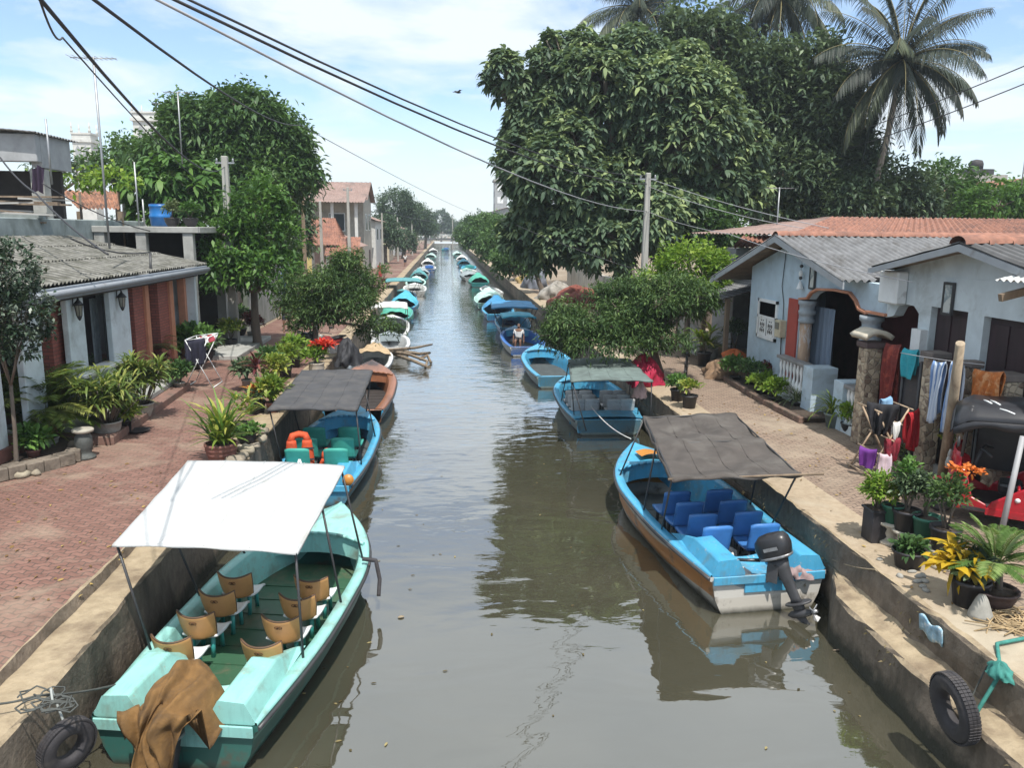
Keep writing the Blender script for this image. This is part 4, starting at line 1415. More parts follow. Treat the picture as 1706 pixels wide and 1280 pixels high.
def boat(name, label, x, y, head, L, B, hull, rim, floor, deck, group=None, sheer=(.5, .3), seats=None, canopy=None, cover=None,
         lockers=True, deckfrom=.76, lod=0, rimw=.13, fl=.08, seatscale=1.0):
    """head = degrees the bow swings towards +X from straight up the canal."""
    r = thing(name, label, 'boat', (x, y, 0), -R(head), group)
    g = lambda t: sheer[0] + sheer[1] * t ** 2.2
    kz = lambda t: -.22 + (0 if t < .72 else ((t - .72) / .28) ** 1.8 * (sheer[0] + .1))
    N = 26 if lod == 0 else 12
    ts = [i / N for i in range(N + 1)]

    def sect(t):
        b, z, k = hb(t, B), g(t), kz(t)
        fx = max(.0, (t - .72) / .28) * .32
        return b, z, k
    m = MB()
    rings = []
    for t in ts:
        b, z, k = sect(t)
        yy = lambda zz: L * t - (0 if t < .72 else (z - zz) * .45 * (t - .72) / .28)
        half = [(b + .035, z - .03), (b + .04, z - .10), (b, z - .115), (b * .93, (z + k) * .5 + .02), (b * .80, k + .20), (b * .42, k + .05)]
        rings.append([(-a, yy(h), h) for a, h in half] + [(0, yy(k), k)] + [(a, yy(h), h) for a, h in half[::-1]])
    m.loft(rings, 0, True, False, closed=False)
    m.add([rings[0][i] for i in range(13)], [tuple(range(13))])
    m.build('hull', hull, r)
    m = MB()
    rings = []
    for t in ts:
        b, z, k = sect(t)
        w = min(rimw, b * .8)
        half = [(b + .035, z - .03), (b + .03, z), (b - .02, z + .012), (b - w, z), (b - w - .015, z - .03), (max(b - w - .10, 0.005), max(fl, kz(t) + .1))]
        rings.append(half)
    for s in (-1, 1):
        m.loft([[(s * a, L * t, h) for a, h in rg] for t, rg in zip(ts, rings)], 0, True, False, closed=False)
    m.build('gunwale', rim, r, fixn=False)
    m = MB()
    fts = [t for t in ts if t <= deckfrom + .1]
    m.loft([[(-max(hb(t, B) - rimw - .07, .02), L * t, fl), (max(hb(t, B) - rimw - .07, .02), L * t, fl)] for t in fts], 0, False, False, closed=False)
    if lod == 0:
        for k in range(1, 8):
            m.box(-B * .3, B * .3, L * (.14 + k * .075), L * (.14 + k * .075) + .012, fl, fl + .012)
    m.build('floor', floor, r, fixn=False)
    # foredeck with a curved coaming
    m = MB()
    nd = 8

    def fd(a, b_):
        t = deckfrom + (1 - deckfrom) * b_
        w = max(hb(t, B) - .05, .015)
        q = (2 * a - 1)
        bow = .05 * (1 - q * q) * L * (1 - b_) * .9
        return (q * w, L * t + bow, g(t) + .02 + .05 * (1 - q * q) * (1 - b_ * .6))
    m.grid(fd, 10, nd)

    def fc_(a, b_):
        p0 = fd(a, 0)
        return (p0[0], p0[1] + .02 * b_, p0[2] - (1 - b_) * .34 if b_ < 1 else p0[2])
    m.grid(fc_, 10, 2)
    m.build('foredeck', deck, r, fixn=False)
    if lod == 0:
        m = MB()
        for k in range(10):
            p0, p1 = Vector(fd(k / 10, 0)), Vector(fd((k + 1) / 10, 0))
            m.tube([p0 + Vector((0, -.01, .01)), p1 + Vector((0, -.01, .01))], .03, 6)
        m.build('coaming', rim, r, fixn=False)
    # stern: splash well between two corner lockers
    if lockers:
        z = g(0)
        b0 = hb(0, B)
        for s in (-1, 1):
            m = MB()
            x0, x1 = s * (b0 + .01), s * (b0 - B * .235)
            xt1 = s * (b0 - B * .18)
            xt0 = s * (b0 - .10)
            prof = [(x0, z + .005), (xt0, z + .22), (xt1, z + .24), (x1, z + .02)]
            a = [(xx, .0, zz) for xx, zz in prof]
            c = [(xx, L * .145, zz) for xx, zz in prof]
            e = [(x0, L * .26, z + .004), (xt0, L * .245, z + .03), (xt1, L * .2, z + .03), (x1, L * .18, z + .004)]
            lo0 = [(x0, 0, z - .02), (x1, 0, z - .25)]
            m.loft([a, c, e], 0, False, False, closed=False)
            m.add([a[0], a[1], a[2], a[3], (x1, 0, z - .26), (x0, 0, z - .02)], [(0, 1, 2, 3, 4, 5)])
            m.add([a[3], c[3], e[3], (x1, L * .18, fl), (x1, 0, fl)], [(0, 1, 2, 3, 4)])
            m.build('stern_locker', rim, r, bev=.025, bs=2)
        m = MB()
        wi = b0 - B * .235

        def well(a, b_):
            q = 2 * a - 1
            yy = b_ * (L * .155 - .12 * (1 - q * q))
            return (q * wi, yy, z - .30 + .06 * b_ + .10 * max(0, b_ - .8) * 5)
        m.grid(well, 8, 10)
        m.grid(lambda a, b_: ((2 * a - 1) * wi, L * .155 - .12 * (1 - (2 * a - 1) ** 2) + .012, z - .14 - b_ * (z - .14 - fl)), 8, 2)
        m.build('splash_well', rim, r, fixn=False)
        m = MB()
        m.box(-wi, wi, -.03, .05, z - .32, z - .14)
        m.box(-b0, b0, -.055, -.03, z - .16, z - .02) if lod == 0 else None
        m.build('transom_rail', rim, r, bev=.01)
    else:
        m = MB()
        b0 = hb(0, B)
        z = g(0)
        m.prism([(-b0, 0, z - .02), (b0, 0, z - .02), (b0 * .95, 0, fl), (-b0 * .95, 0, fl)], (0, .1, 0))
        m.build('transom_board', rim, r, bev=.01)
    if lod == 0:
        m = MB()
        for s in (-1, 1):
            m.tube([(s * (hb(t, B) + .045), L * t, g(t) - .07) for t in ts], .028, 6)
        m.build('rubbing_strake', black_steel, r, fixn=False)
    if seats:
        xs, ys, smat, style = seats
        for yq in ys:
            for xq in xs:
                st = make_seat(smat, style)
                st.parent = r
                st.location = (xq, yq, fl)
                st.scale = (seatscale,) * 3
    if canopy:
        make_canopy(r, canopy, lambda yy: (hb(min(1, yy / L), B), g(min(1, yy / L))))
    if cover:
        y0, y1, hh, cm = cover

        def cf(a, b_):
            t = (y0 + (y1 - y0) * b_) / L
            q = 2 * a - 1
            w = hb(t, B) + .09
            sag = .05 * math.sin(b_ * 17 + x) * (1 - q * q) + .03 * math.sin(a * 23 + b_ * 11 + y)
            zc = g(t) + hh * (1 - abs(q) ** 1.7) + sag
            if abs(q) > .85:
                zc -= (abs(q) - .85) * 1.6
            return (q * w, L * t, zc)
        m = MB()
        m.grid(cf, 18, 20)
        m.build('cover', cm, r, fixn=False, sol=.012)
    return r


SEAT = {}


def make_seat(smat, style):
    key = (smat.name, style)
    if key not in SEAT:
        o = bpy.data.objects.new('seat', None)
        C.objects.link(o)
        if style == 'bucket':
            def bk(a, b):
                q = 2 * a - 1
                e = .5 * (1 - b)
                w = .235 * (1 - .16 * (1 - b) ** 2)
                zc = .30 + .36 * b + (.045 * abs(q) ** 2.5 - .02) * (b ** 3)
                if b < .1:
                    zc += .03 * q * q
                return (q * w, -.06 - .11 * b - .10 * (1 - q * q) + .02, zc)
            MB().grid(bk, 14, 10).build('backrest', smat, o, sol=.028, fixn=False, bev=.01)
            MB().grid(lambda a, b: ((2 * a - 1) * .225, -.08 + .42 * b, .30 - .03 * math.sin(b * PI) + .035 * abs(2 * a - 1) ** 3 - .05 * max(0, b - .85) * 6), 10, 8).build('seat_pan', white_paint, o, sol=.03, fixn=False)
            MB().tube([bk(0, 0), bk(0, .5), bk(0, 1)] + [bk(i / 12, 1) for i in range(1, 13)] + [bk(1, .5), bk(1, 0)], .014, 6).build('edge_trim', mat('seat_edge', (.10, .055, .03), .6), o)
            m = MB()
            m.tube([(.13, .25, 0), (.13, .22, .29)], .03, 6)
            m.tube([(-.13, .25, 0), (-.13, .22, .29)], .03, 6)
            m.tube([(.13, -.02, 0), (.13, 0, .29)], .03, 6)
            m.tube([(-.13, -.02, 0), (-.13, 0, .29)], .03, 6)
            m.box(-.17, .17, .02, .2, .26, .285)
            m.build('leg_frame', B_teal if smat.name.startswith('tan') else black_steel, o)
            if smat.name.startswith('tan'):
                em = MB()
                c0, c1 = Vector(bk(.5, .74)), Vector(bk(.5, .9))
                n_ = Vector((0, -1, .25)).normalized()
                for s in (-1, 1):
                    ring = []
                    for k in range(13):
                        an = 2 * PI * k / 12
                        ring.append((c0.x + s * .02 + .026 * math.cos(an), c0.y - .018 - .006 * math.sin(an), c0.z + .02 * math.sin(an)))
                    em.tube(ring, .004, 4)
                em.tube([(-.02, c0.y - .025, c0.z - .015), (0, c0.y - .025, c0.z + .02), (.02, c0.y - .025, c0.z - .015)], .006, 4)
                em.build('emblem', mat('emblem_ink', (.13, .06, .025), .6), o)
        else:                       # moulded bench chair with upright square back
            MB().grid(lambda a, b: ((2 * a - 1) * .21, -.07 - .10 * b - .04 * (1 - (2 * a - 1) ** 2), .38 + .42 * b - .03 * abs(2 * a - 1) ** 4 * b), 10, 8).build('backrest', smat, o, sol=.035, fixn=False)
            MB().grid(lambda a, b: ((2 * a - 1) * .21, -.06 + .40 * b, .40 - .02 * math.sin(b * PI)), 8, 6).build('seat_pan', smat, o, sol=.035, fixn=False)
            m = MB()
            for xx in (-.15, .15):
                m.tube([(xx, -.1, 0), (xx, -.04, .39)], .025, 6)
                m.tube([(xx, .26, 0), (xx, .24, .39)], .025, 6)
            m.build('leg_frame', black_steel, o)
        SEAT[key] = o
        return o
    c = copy_tree(SEAT[key])
    return c


def make_canopy(r, cp, edge):
    """cp: dict y0,z0 (stern edge), y1,z1 (bow edge), x (centre), w0, w1, mat, sag, skew, posts"""
    y0, z0, y1, z1 = cp['y0'], cp['z0'], cp['y1'], cp['z1']
    sag, cm = cp.get('sag', .03), cp['mat']
    xo, w0, w1 = cp.get('x', 0), cp['w0'], cp['w1']
    xo1 = cp.get('x1', xo)
    bars = cp.get('bars', 3)

    def top(a, b):
        q = 2 * a - 1
        nb = (bars - 1)
        s = sag * math.sin(PI * ((b * nb) % 1.0)) * (1 - .3 * q * q) if 0 < b < 1 else 0
        cr = cp.get('crown', .04) * (1 - q * q)
        wr = cp.get('wrinkle', .008) * (math.sin(a * 19 + b * 9) + math.sin(a * 7 - b * 23)) + cp.get('wrinkle', .008) * 1.2 * math.sin((a * 2 + b * 3) * 9) * (b * (1 - b)) * 2
        w = w0 + (w1 - w0) * b
        return (xo + (xo1 - xo) * b + q * w / 2, y0 + (y1 - y0) * b + cp.get('curl', 0) * (1 - q * q) * (-1 if b < .5 else 0), z0 + (z1 - z0) * b + cr - s + wr)
    m = MB()
    m.grid(top, 28, 28)
    hem = cp.get('hem', .05)
    m.grid(lambda a, b: (top(a, 0)[0], top(a, 0)[1] - .012 * b, top(a, 0)[2] - hem * (1 + .25 * math.sin(a * 21)) * b), 28, 2)
    m.grid(lambda a, b: (top(a, 1)[0], top(a, 1)[1] + .012 * b, top(a, 1)[2] - hem * b), 28, 2)
    for s in (0, 1):
        m.grid(lambda a, b: (top(s, a)[0] + (s - .5) * .03 * b, top(s, a)[1], top(s, a)[2] - hem * (1 + .3 * math.sin(a * 17 + s)) * b), 28, 2)
    for k in range(1, 4):
        m.tube([Vector(top(k / 4, j / 14)) + Vector((0, 0, .004)) for j in range(15)], .006, 4)
    m.build('canopy', cm, r, fixn=False, sol=.01)
    m = MB()
    for k in range(bars):
        b = k / (bars - 1)
        b_ = min(.985, max(.015, b))
        q0, q1 = Vector(top(.01, b_)), Vector(top(.99, b_))
        m.tube([q0 - Vector((0, 0, .025)), (q0 + q1) / 2 - Vector((0, 0, .0)), q1 - Vector((0, 0, .025))], .016, 6)
    for s in (.01, .99):
        m.tube([Vector(top(s, .015)) - Vector((0, 0, .03)), Vector(top(s, .985)) - Vector((0, 0, .03))], .016, 6)
    m.build('canopy_frame', black_steel, r)
    for (a, b, ry) in cp.get('posts', [(.01, .02, None), (.99, .02, None), (.01, .5, None), (.99, .5, None), (.01, .97, None), (.99, .97, None)]):
        t = Vector(top(a, b))
        yb = ry if ry is not None else t.y
        wx, gz = edge(max(0, yb))
        MB().tube([(math.copysign(wx - .06, a - .5), yb, gz), (t.x, t.y, t.z - .02)], .017, 7).build('post', black_steel, r)


tan = mat('tan_seat_shell', (.52, .27, .10), .5, .12, 4, (.25, .13, .05), (.55, .8), 3, .05)
blue_seat = mat('blue_seat_shell', (.055, .19, .48), .42, .15, 4, (.05, .09, .2), (.55, .8), 3, .05)
teal_seat = mat('teal_seat_cushion', (.05, .35, .28), .6, .2, 6)
grey_seat = mat('white_seat_shell', (.55, .56, .56), .5, .15, 5, (.2, .2, .2), (.55, .75), 5)

# boat 1: mint, white canopy, eight tan seats, near left
s0, s1 = pz(138, 1190, .64), pz(440, 1194, .64)
print('B1 stern', s0, s1)
bowp = pz(566, 846, .8)
print('B1 bow', bowp)
sc = (s0 + s1) / 2
hd = math.degrees(math.atan2(bowp.x - sc.x, bowp.y - sc.y))
L1 = (bowp - sc).length + .1
W1 = (s1 - s0).length / .9
b1 = boat('canopy_boat', 'mint green tour boat with white canopy and eight tan seats', sc.x, sc.y, hd, L1, W1, H_mint, B_mint, B_green, B_mint, 'tour boats moored along the left bank',
          seats=([-.64, .50], [1.36, 2.0, 2.62, 3.2], tan, 'bucket'), deckfrom=.74, fl=.16, seatscale=1.06, rimw=.12, sheer=(.6, .24))
# canopy corners fitted in the boat's own frame
inv = Matrix.Rotation(R(hd), 4, 'Z') @ Matrix.Translation((-sc.x, -sc.y, 0))


def loc(inv, u, v, z):
    return inv @ pz(u, v, z)


print([loc(inv, u, v, z) for u, v, z in ((177, 915, 2.02), (500, 913, 2.02), (575, 775, 2.18), (310, 770, 2.18))])
q = [loc(inv, u, v, z) for u, v, z in ((177, 915, 2.02), (500, 913, 2.02), (575, 775, 2.18), (310, 770, 2.18))]
make_canopy(b1, dict(y0=(q[0].y + q[1].y) / 2, z0=2.02, y1=(q[2].y + q[3].y) / 2, z1=2.18, x=(q[0].x + q[1].x) / 2, x1=(q[2].x + q[3].x) / 2, w0=abs(q[1].x - q[0].x), w1=abs(q[2].x - q[3].x), mat=can_white, sag=.015, crown=.03, bars=3, hem=.03, wrinkle=.003),
            lambda yy: (hb(max(0, min(1, yy / L1)), W1), .6 + .24 * max(0, min(1, yy / L1)) ** 2.2))

# boat R1: blue and orange with torn dark mesh canopy and outboard
s0, s1 = pz(1186, 958, .70), pz(1374, 940, .70)
bowp = pz(1062, 744, .92)
print('R1', s0, s1, bowp)
sc2 = (s0 + s1) / 2
hd2 = math.degrees(math.atan2(bowp.x - sc2.x, bowp.y - sc2.y))
L2_ = (bowp - sc2).length + .3
W2 = (s1 - s0).length / .86
r1 = boat('canopy_boat', 'blue and orange boat with brown mesh canopy, blue seats and outboard motor', sc2.x, sc2.y, hd2, L2_, W2, H_org, B_blue, B_floor, B_blue, 'tour boats moored along the right bank',
          seats=([-.42, .42], [1.2, 1.8, 2.4, 3.0], blue_seat, 'square'), deckfrom=.74, seatscale=1.22, sheer=(.66, .26))
inv2 = Matrix.Rotation(R(hd2), 4, 'Z') @ Matrix.Translation((-sc2.x, -sc2.y, 0))
q = [loc(inv2, u, v, z) for u, v, z in ((1118, 797, 1.95), (1340, 793, 1.95), (1226, 690, 2.0), (1072, 695, 2.0))]
print(q)
make_canopy(r1, dict(y0=(q[0].y + q[1].y) / 2, z0=1.95, y1=(q[2].y + q[3].y) / 2, z1=2.0, x=(q[0].x + q[1].x) / 2, x1=(q[2].x + q[3].x) / 2, w0=abs(q[1].x - q[0].x), w1=abs(q[2].x - q[3].x), mat=can_brown, sag=.09, crown=.02, bars=3, hem=.05, wrinkle=.02,
                     posts=[(.0, .03, 1.9), (.99, .03, 1.9), (.0, .5, None), (.99, .5, None), (.0, .97, None), (.99, .97, None)]),
            lambda yy: (hb(max(0, min(1, yy / L2_)), W2), .66 + .26 * max(0, min(1, yy / L2_)) ** 2.2))
m = MB()
m.tube([(q[0].x - .05, q[0].y, 1.93), (q[1].x + .35, q[1].y + .02, 1.96)], .022, 7)
m.build('boom', timber, r1)
# orange patch and clutter on the foredeck
MB().grid(lambda a, b: (-.25 + .5 * a, L2_ * (.80 + .07 * b) + .06 * math.sin(a * PI), .985 - .02 * b + .035 * math.sin(a * PI)), 8, 4).build('deck_patch', paint('orange_paint', (.50, .21, .04), .4), r1, fixn=False)

# boat 2 (left): blue, black canopy, teal cushions
s0, s1 = pz(436, 792, .72), pz(592, 797, .72)
bowp = pz(640, 660, .95)
print('B2', s0, s1, bowp)
sc3 = Vector((-2.85, s0.y, 0))
hd3 = 2.0
L3, W3 = 6.6, 2.0
b2 = boat('canopy_boat', 'bright blue boat with black canopy, teal seats and orange lifejackets', sc3.x, sc3.y, hd3, L3, W3, H_blue, B_blue, B_floor, B_blue, 'tour boats moored along the left bank',
          seats=([-.42, .42], [.98, 1.9, 2.9], teal_seat, 'square'), deckfrom=.76, seatscale=1.25)
inv3 = Matrix.Rotation(R(hd3), 4, 'Z') @ Matrix.Translation((-sc3.x, -sc3.y, 0))
q = [loc(inv3, u, v, z) for u, v, z in ((442, 685, 1.85), (596, 678, 1.85), (622, 615, 1.9), (500, 620, 1.9))]
print(q)
make_canopy(b2, dict(y0=(q[0].y + q[1].y) / 2, z0=1.85, y1=(q[2].y + q[3].y) / 2, z1=1.9, x=(q[0].x + q[1].x) / 2, x1=(q[2].x + q[3].x) / 2, w0=abs(q[1].x - q[0].x), w1=abs(q[2].x - q[3].x), mat=can_black, sag=.03, crown=.03, bars=3, hem=.06),
            lambda yy: (hb(max(0, min(1, yy / L3)), W3), .5 + .3 * max(0, min(1, yy / L3)) ** 2.2))
for s in (-1, 1):
    MB().lathe([(.13, 0), (.13, .012), (.0, .014)], 16, 0, (s * .78, .0, 0)).build('orange_lamp', MT['orange_paint'], b2, loc=(0, -.01, .78), rot=(R(75), 0, 0)) if False else MB().lathe([(.12, 0), (.12, .02), (.01, .022)], 16).build('reflector', MT['orange_paint'], b2, loc=(s * .80, -.012, .6), rot=(R(80), 0, 0))

# boat 3 (left): brown decked boat
b3 = boat('open_boat', 'brown varnished open boat with pale blue hull side, empty', -2.75, sc3.y + L3 + .55, 0, 6.6, 2.1, H_blue, B_brown, dark_in, B_brown, 'tour boats moored along the left bank', lockers=False, deckfrom=.70, sheer=(.5, .42), rimw=.22)

# boat R2: light blue, grey green canopy, white seats
s0, s1 = pz(946, 694, .55), pz(1084, 697, .55)
print('R2', s0, s1)
sc4 = (s0 + s1) / 2
L4, W4, hd4 = 6.2, (s1 - s0).length * .97, 1.0
r2 = boat('canopy_boat', 'light blue boat with grey green canopy and rows of white seats', sc4.x, sc4.y, hd4, L4, W4, H_whb, B_blue, B_floor, B_blue, 'tour boats moored along the right bank',
          seats=([-.75, -.32, .34, .76], [1.2, 1.85, 2.5], grey_seat, 'square'), deckfrom=.76, lockers=False)
m = MB()
m.grid(lambda a, b: ((2 * a - 1) * (W4 / 2 * .88), .02 + .85 * b, .5 + .05 * (1 - (2 * a - 1) ** 2) + .015), 10, 4)
m.grid(lambda a, b: ((2 * a - 1) * (W4 / 2 * .88), .87 + .02 * b, .54 - .4 * b), 10, 2)
m.build('stern_deck', B_blue, r2, fixn=False)
inv4 = Matrix.Rotation(R(hd4), 4, 'Z') @ Matrix.Translation((-sc4.x, -sc4.y, 0))
q = [loc(inv4, u, v, z) for u, v, z in ((953, 636, 1.9), (1086, 633, 1.9), (1050, 598, 1.85), (948, 600, 1.85))]
print(q)
make_canopy(r2, dict(y0=(q[0].y + q[1].y) / 2, z0=1.9, y1=(q[2].y + q[3].y) / 2, z1=1.85, x=(q[0].x + q[1].x) / 2, x1=(q[2].x + q[3].x) / 2, w0=abs(q[1].x - q[0].x), w1=abs(q[2].x - q[3].x), mat=can_grey, sag=.04, crown=.05, bars=3, hem=.05),
            lambda yy: (hb(max(0, min(1, yy / L4)), W4), .5 + .3 * max(0, min(1, yy / L4)) ** 2.2))

# farther boats, both rows
blue_cov = mat('blue_tarpaulin', (.05, .25, .48), .6, .2, 3)
cyan_cov = mat('cyan_tarpaulin', (.06, .38, .52), .6, .2, 3)
green_cov = mat('green_tarpaulin', (.07, .36, .27), .65, .2, 3)
mint_cov = mat('pale_mint_sheet', (.42, .62, .56), .6, .15, 3)
white_cov = mat('white_sheet', (.68, .68, .66), .7, .12, 3)
grey_cov = mat('grey_sheet', (.28, .33, .35), .7, .2, 3)
teal_cov = mat('teal_sheet', (.08, .27, .29), .65, .2, 3)
LG, RG = 'tour boats moored along the left bank', 'tour boats moored along the right bank'


def cano(L, w, cm, z=1.75, a=.2, b=.72):
    return dict(y0=L * a, z0=z, y1=L * b, z1=z, w0=w, w1=w * .95, mat=cm, sag=.05, crown=.08, bars=3, hem=.08)


far = [  # name, label, xc, y, head, L, B, hull, rim, deck, group, kwargs
    ('open_boat', 'small cream dinghy beside the driftwood, bow under a tan sheet', -3.0, 30.6, 3, 4.6, 1.7, H_white, B_white, B_white, LG, dict(cover=(2.0, 4.3, .35, mat('tan_sheet', (.42, .31, .19), .8, .2, 4)))),
    ('open_boat', 'grey tub shaped dinghy just past the driftwood', -2.6, 36.4, 0, 3.6, 1.8, H_white, grey_seat, grey_cov, LG, {}),
    ('cabin_boat', 'white boat with white sheet roof behind the quayside tree', -2.95, 41.0, 0, 6.8, 2.1, H_white, B_white, B_white, LG, dict(canopy=cano(6.8, 2.0, white_cov, 1.65, .35, .8))),
    ('covered_boat', 'boat under a sea green tarpaulin beyond the white boat', -2.95, 48.8, 0, 6.2, 2.1, H_teal, B_teal, B_teal, LG, dict(cover=(.3, 5.5, .75, green_cov))),
    ('covered_boat', 'boat under a bright blue tarpaulin beyond the green one', -2.85, 55.8, 0, 6.0, 2.0, H_dblue, B_blue, B_blue, LG, dict(cover=(.4, 5.2, .8, cyan_cov))),
    ('canopy_boat', 'boat with wide grey teal canopy beyond the blue tarpaulin', -3.0, 62.6, 0, 6.6, 2.1, H_teal, B_blue, B_teal, LG, dict(canopy=cano(6.6, 2.9, teal_cov, 1.8, .15, .75))),
    ('open_boat', 'white open boat moored past the teal canopies', -2.75, 71, 0, 6.4, 2.1, H_white, B_white, B_white, LG, {}),
    ('open_boat', 'pale mint open boat in the distant left row', -2.8, 79.5, 0, 6.2, 2.0, H_teal, mint_cov, mint_cov, LG, dict(cover=(2.5, 5.3, .4, mint_cov))),
    ('covered_boat', 'boat under a dull teal sheet, farther along the left row', -2.7, 89, 0, 6.4, 2.0, H_teal, B_teal, B_teal, LG, dict(cover=(.3, 5.6, .85, teal_cov))),
    ('covered_boat', 'boat under a grey sheet in the far left row', -2.8, 99, 0, 6.4, 2.0, H_white, grey_cov, grey_cov, LG, dict(cover=(.3, 5.6, .7, grey_cov))),
    ('open_boat', 'dark hulled boat standing off the far left row', -2.3, 112, 0, 6.4, 2.0, H_dblue, B_white, B_deep, LG, {}),
    ('covered_boat', 'boat under a pale sheet, far left row near the shadowed bank', -2.6, 127, 0, 6.6, 2.1, H_white, white_cov, white_cov, LG, dict(cover=(.3, 5.6, .7, white_cov))),
    ('covered_boat', 'boat under a pale teal sheet, last but one before the bridge', -2.6, 160, 0, 7, 2.2, H_teal, mint_cov, mint_cov, LG, dict(cover=(.3, 6, .8, mint_cov))),
    ('covered_boat', 'farthest white covered boat near the bridge, left row', -2.4, 205, 0, 7, 2.2, H_white, white_cov, white_cov, LG, dict(cover=(.3, 6, .8, white_cov))),
    # right
    ('open_boat', 'light blue open boat with orange trim, bow under the tree branches', 4.35, 28.9, -3, 6.2, 2.0, H_whb, B_blue, B_blue, RG, {}),
    ('open_boat', 'deep blue open boat with a small blue stand aboard', 3.95, 36.6, -2, 6.4, 2.0, H_white, B_deep, B_blue, RG, dict(canopy=cano(6.4, 1.7, cyan_cov, 1.5, .55, .85))),
    ('canopy_boat', 'boat with sloping bright blue canopy before the mint boat', 3.75, 44.0, -2, 6.4, 2.0, H_dblue, B_blue, B_blue, RG, dict(canopy=cano(6.4, 2.6, blue_cov, 1.55, .05, .7))),
    ('covered_boat', 'boat half covered by a vivid blue tarpaulin', 3.6, 51.4, -2, 6.6, 2.1, H_dblue, B_blue, B_blue, RG, dict(cover=(2.0, 6.0, .75, blue_cov))),
    ('covered_boat', 'boat with pale mint domed cover on the right row', 3.55, 59.4, -2, 7.0, 2.3, H_teal, mint_cov, mint_cov, RG, dict(cover=(.3, 6.4, .7, mint_cov))),
    ('open_boat', 'little white dinghy tied beyond the mint covered boat', 4.3, 69.5, -6, 4.6, 1.7, H_white, B_white, B_white, RG, {}),
    ('covered_boat', 'boat with a bright green tarpaulin on the far right row', 3.5, 83, 0, 6.4, 2.1, H_teal, B_teal, B_teal, RG, dict(cover=(.4, 5.6, .8, green_cov))),
    ('covered_boat', 'boat under a grey blue sheet behind the green tarpaulin', 3.35, 93, 0, 6.4, 2.1, H_white, grey_cov, grey_cov, RG, dict(cover=(.4, 5.6, .7, grey_cov))),
    ('open_boat', 'pale open boat in the distant right row', 3.3, 103, 0, 6.4, 2.1, H_white, B_white, mint_cov, RG, {}),
    ('open_boat', 'turquoise open boat in the distant right row', 3.2, 114, 0, 6.4, 2.1, H_teal, cyan_cov, B_teal, RG, dict()),
    ('covered_boat', 'boat under a light blue sheet in the distant right row', 3.2, 128, 0, 6.6, 2.1, H_dblue, cyan_cov, cyan_cov, RG, dict(cover=(.4, 5.6, .8, cyan_cov))),
    ('covered_boat', 'boat under a white sheet far along the right row', 3.1, 148, 0, 6.6, 2.1, H_white, white_cov, white_cov, RG, dict(cover=(.4, 5.6, .8, white_cov))),
    ('covered_boat', 'boat under a pale mint sheet, farthest but one on the right', 3.2, 176, 0, 7, 2.2, H_teal, mint_cov, mint_cov, RG, dict(cover=(.4, 6, .8, mint_cov))),
    ('open_boat', 'small dark boat in midstream before the bridge', .2, 232, 10, 7, 2.2, H_dblue, B_teal, B_deep, None, {}),
]
fr = random.Random(3)
for nm, lab, xc, yy, hd_, LL, BB, hu, ri, de, gp, kw in far:
    hd_ += fr.uniform(-5, 5)
    xc += fr.uniform(-.15, .2) * (1 if xc > 0 else -1)
    LL *= fr.uniform(.88, 1.04)
    if 'cover' in kw:
        c_ = kw['cover']
        kw = dict(cover=(c_[0] + fr.uniform(0, .9), min(c_[1], LL * .88), c_[2] * fr.uniform(.35, .85), c_[3]))
    boat(nm, lab, xc, yy, hd_, LL, BB, hu, ri, B_floor, de, gp, lod=1 if yy > 34 else 0, lockers=False, **kw)

# ------------------------------------------------------------------ outboard motors
motor_blk = mat('motor_black', (.025, .025, .028), .35, .2, 6, (.09, .08, .08), (.6, .8), 6, .05)
motor_gry = mat('motor_grey', (.055, .055, .06), .5, .2, 6, (.2, .19, .18), (.6, .8), 8, .1)
alu = mat('worn_aluminium', (.40, .40, .41), .4, .2, 8, (.15, .14, .13), (.5, .7), 6, metal=.7)


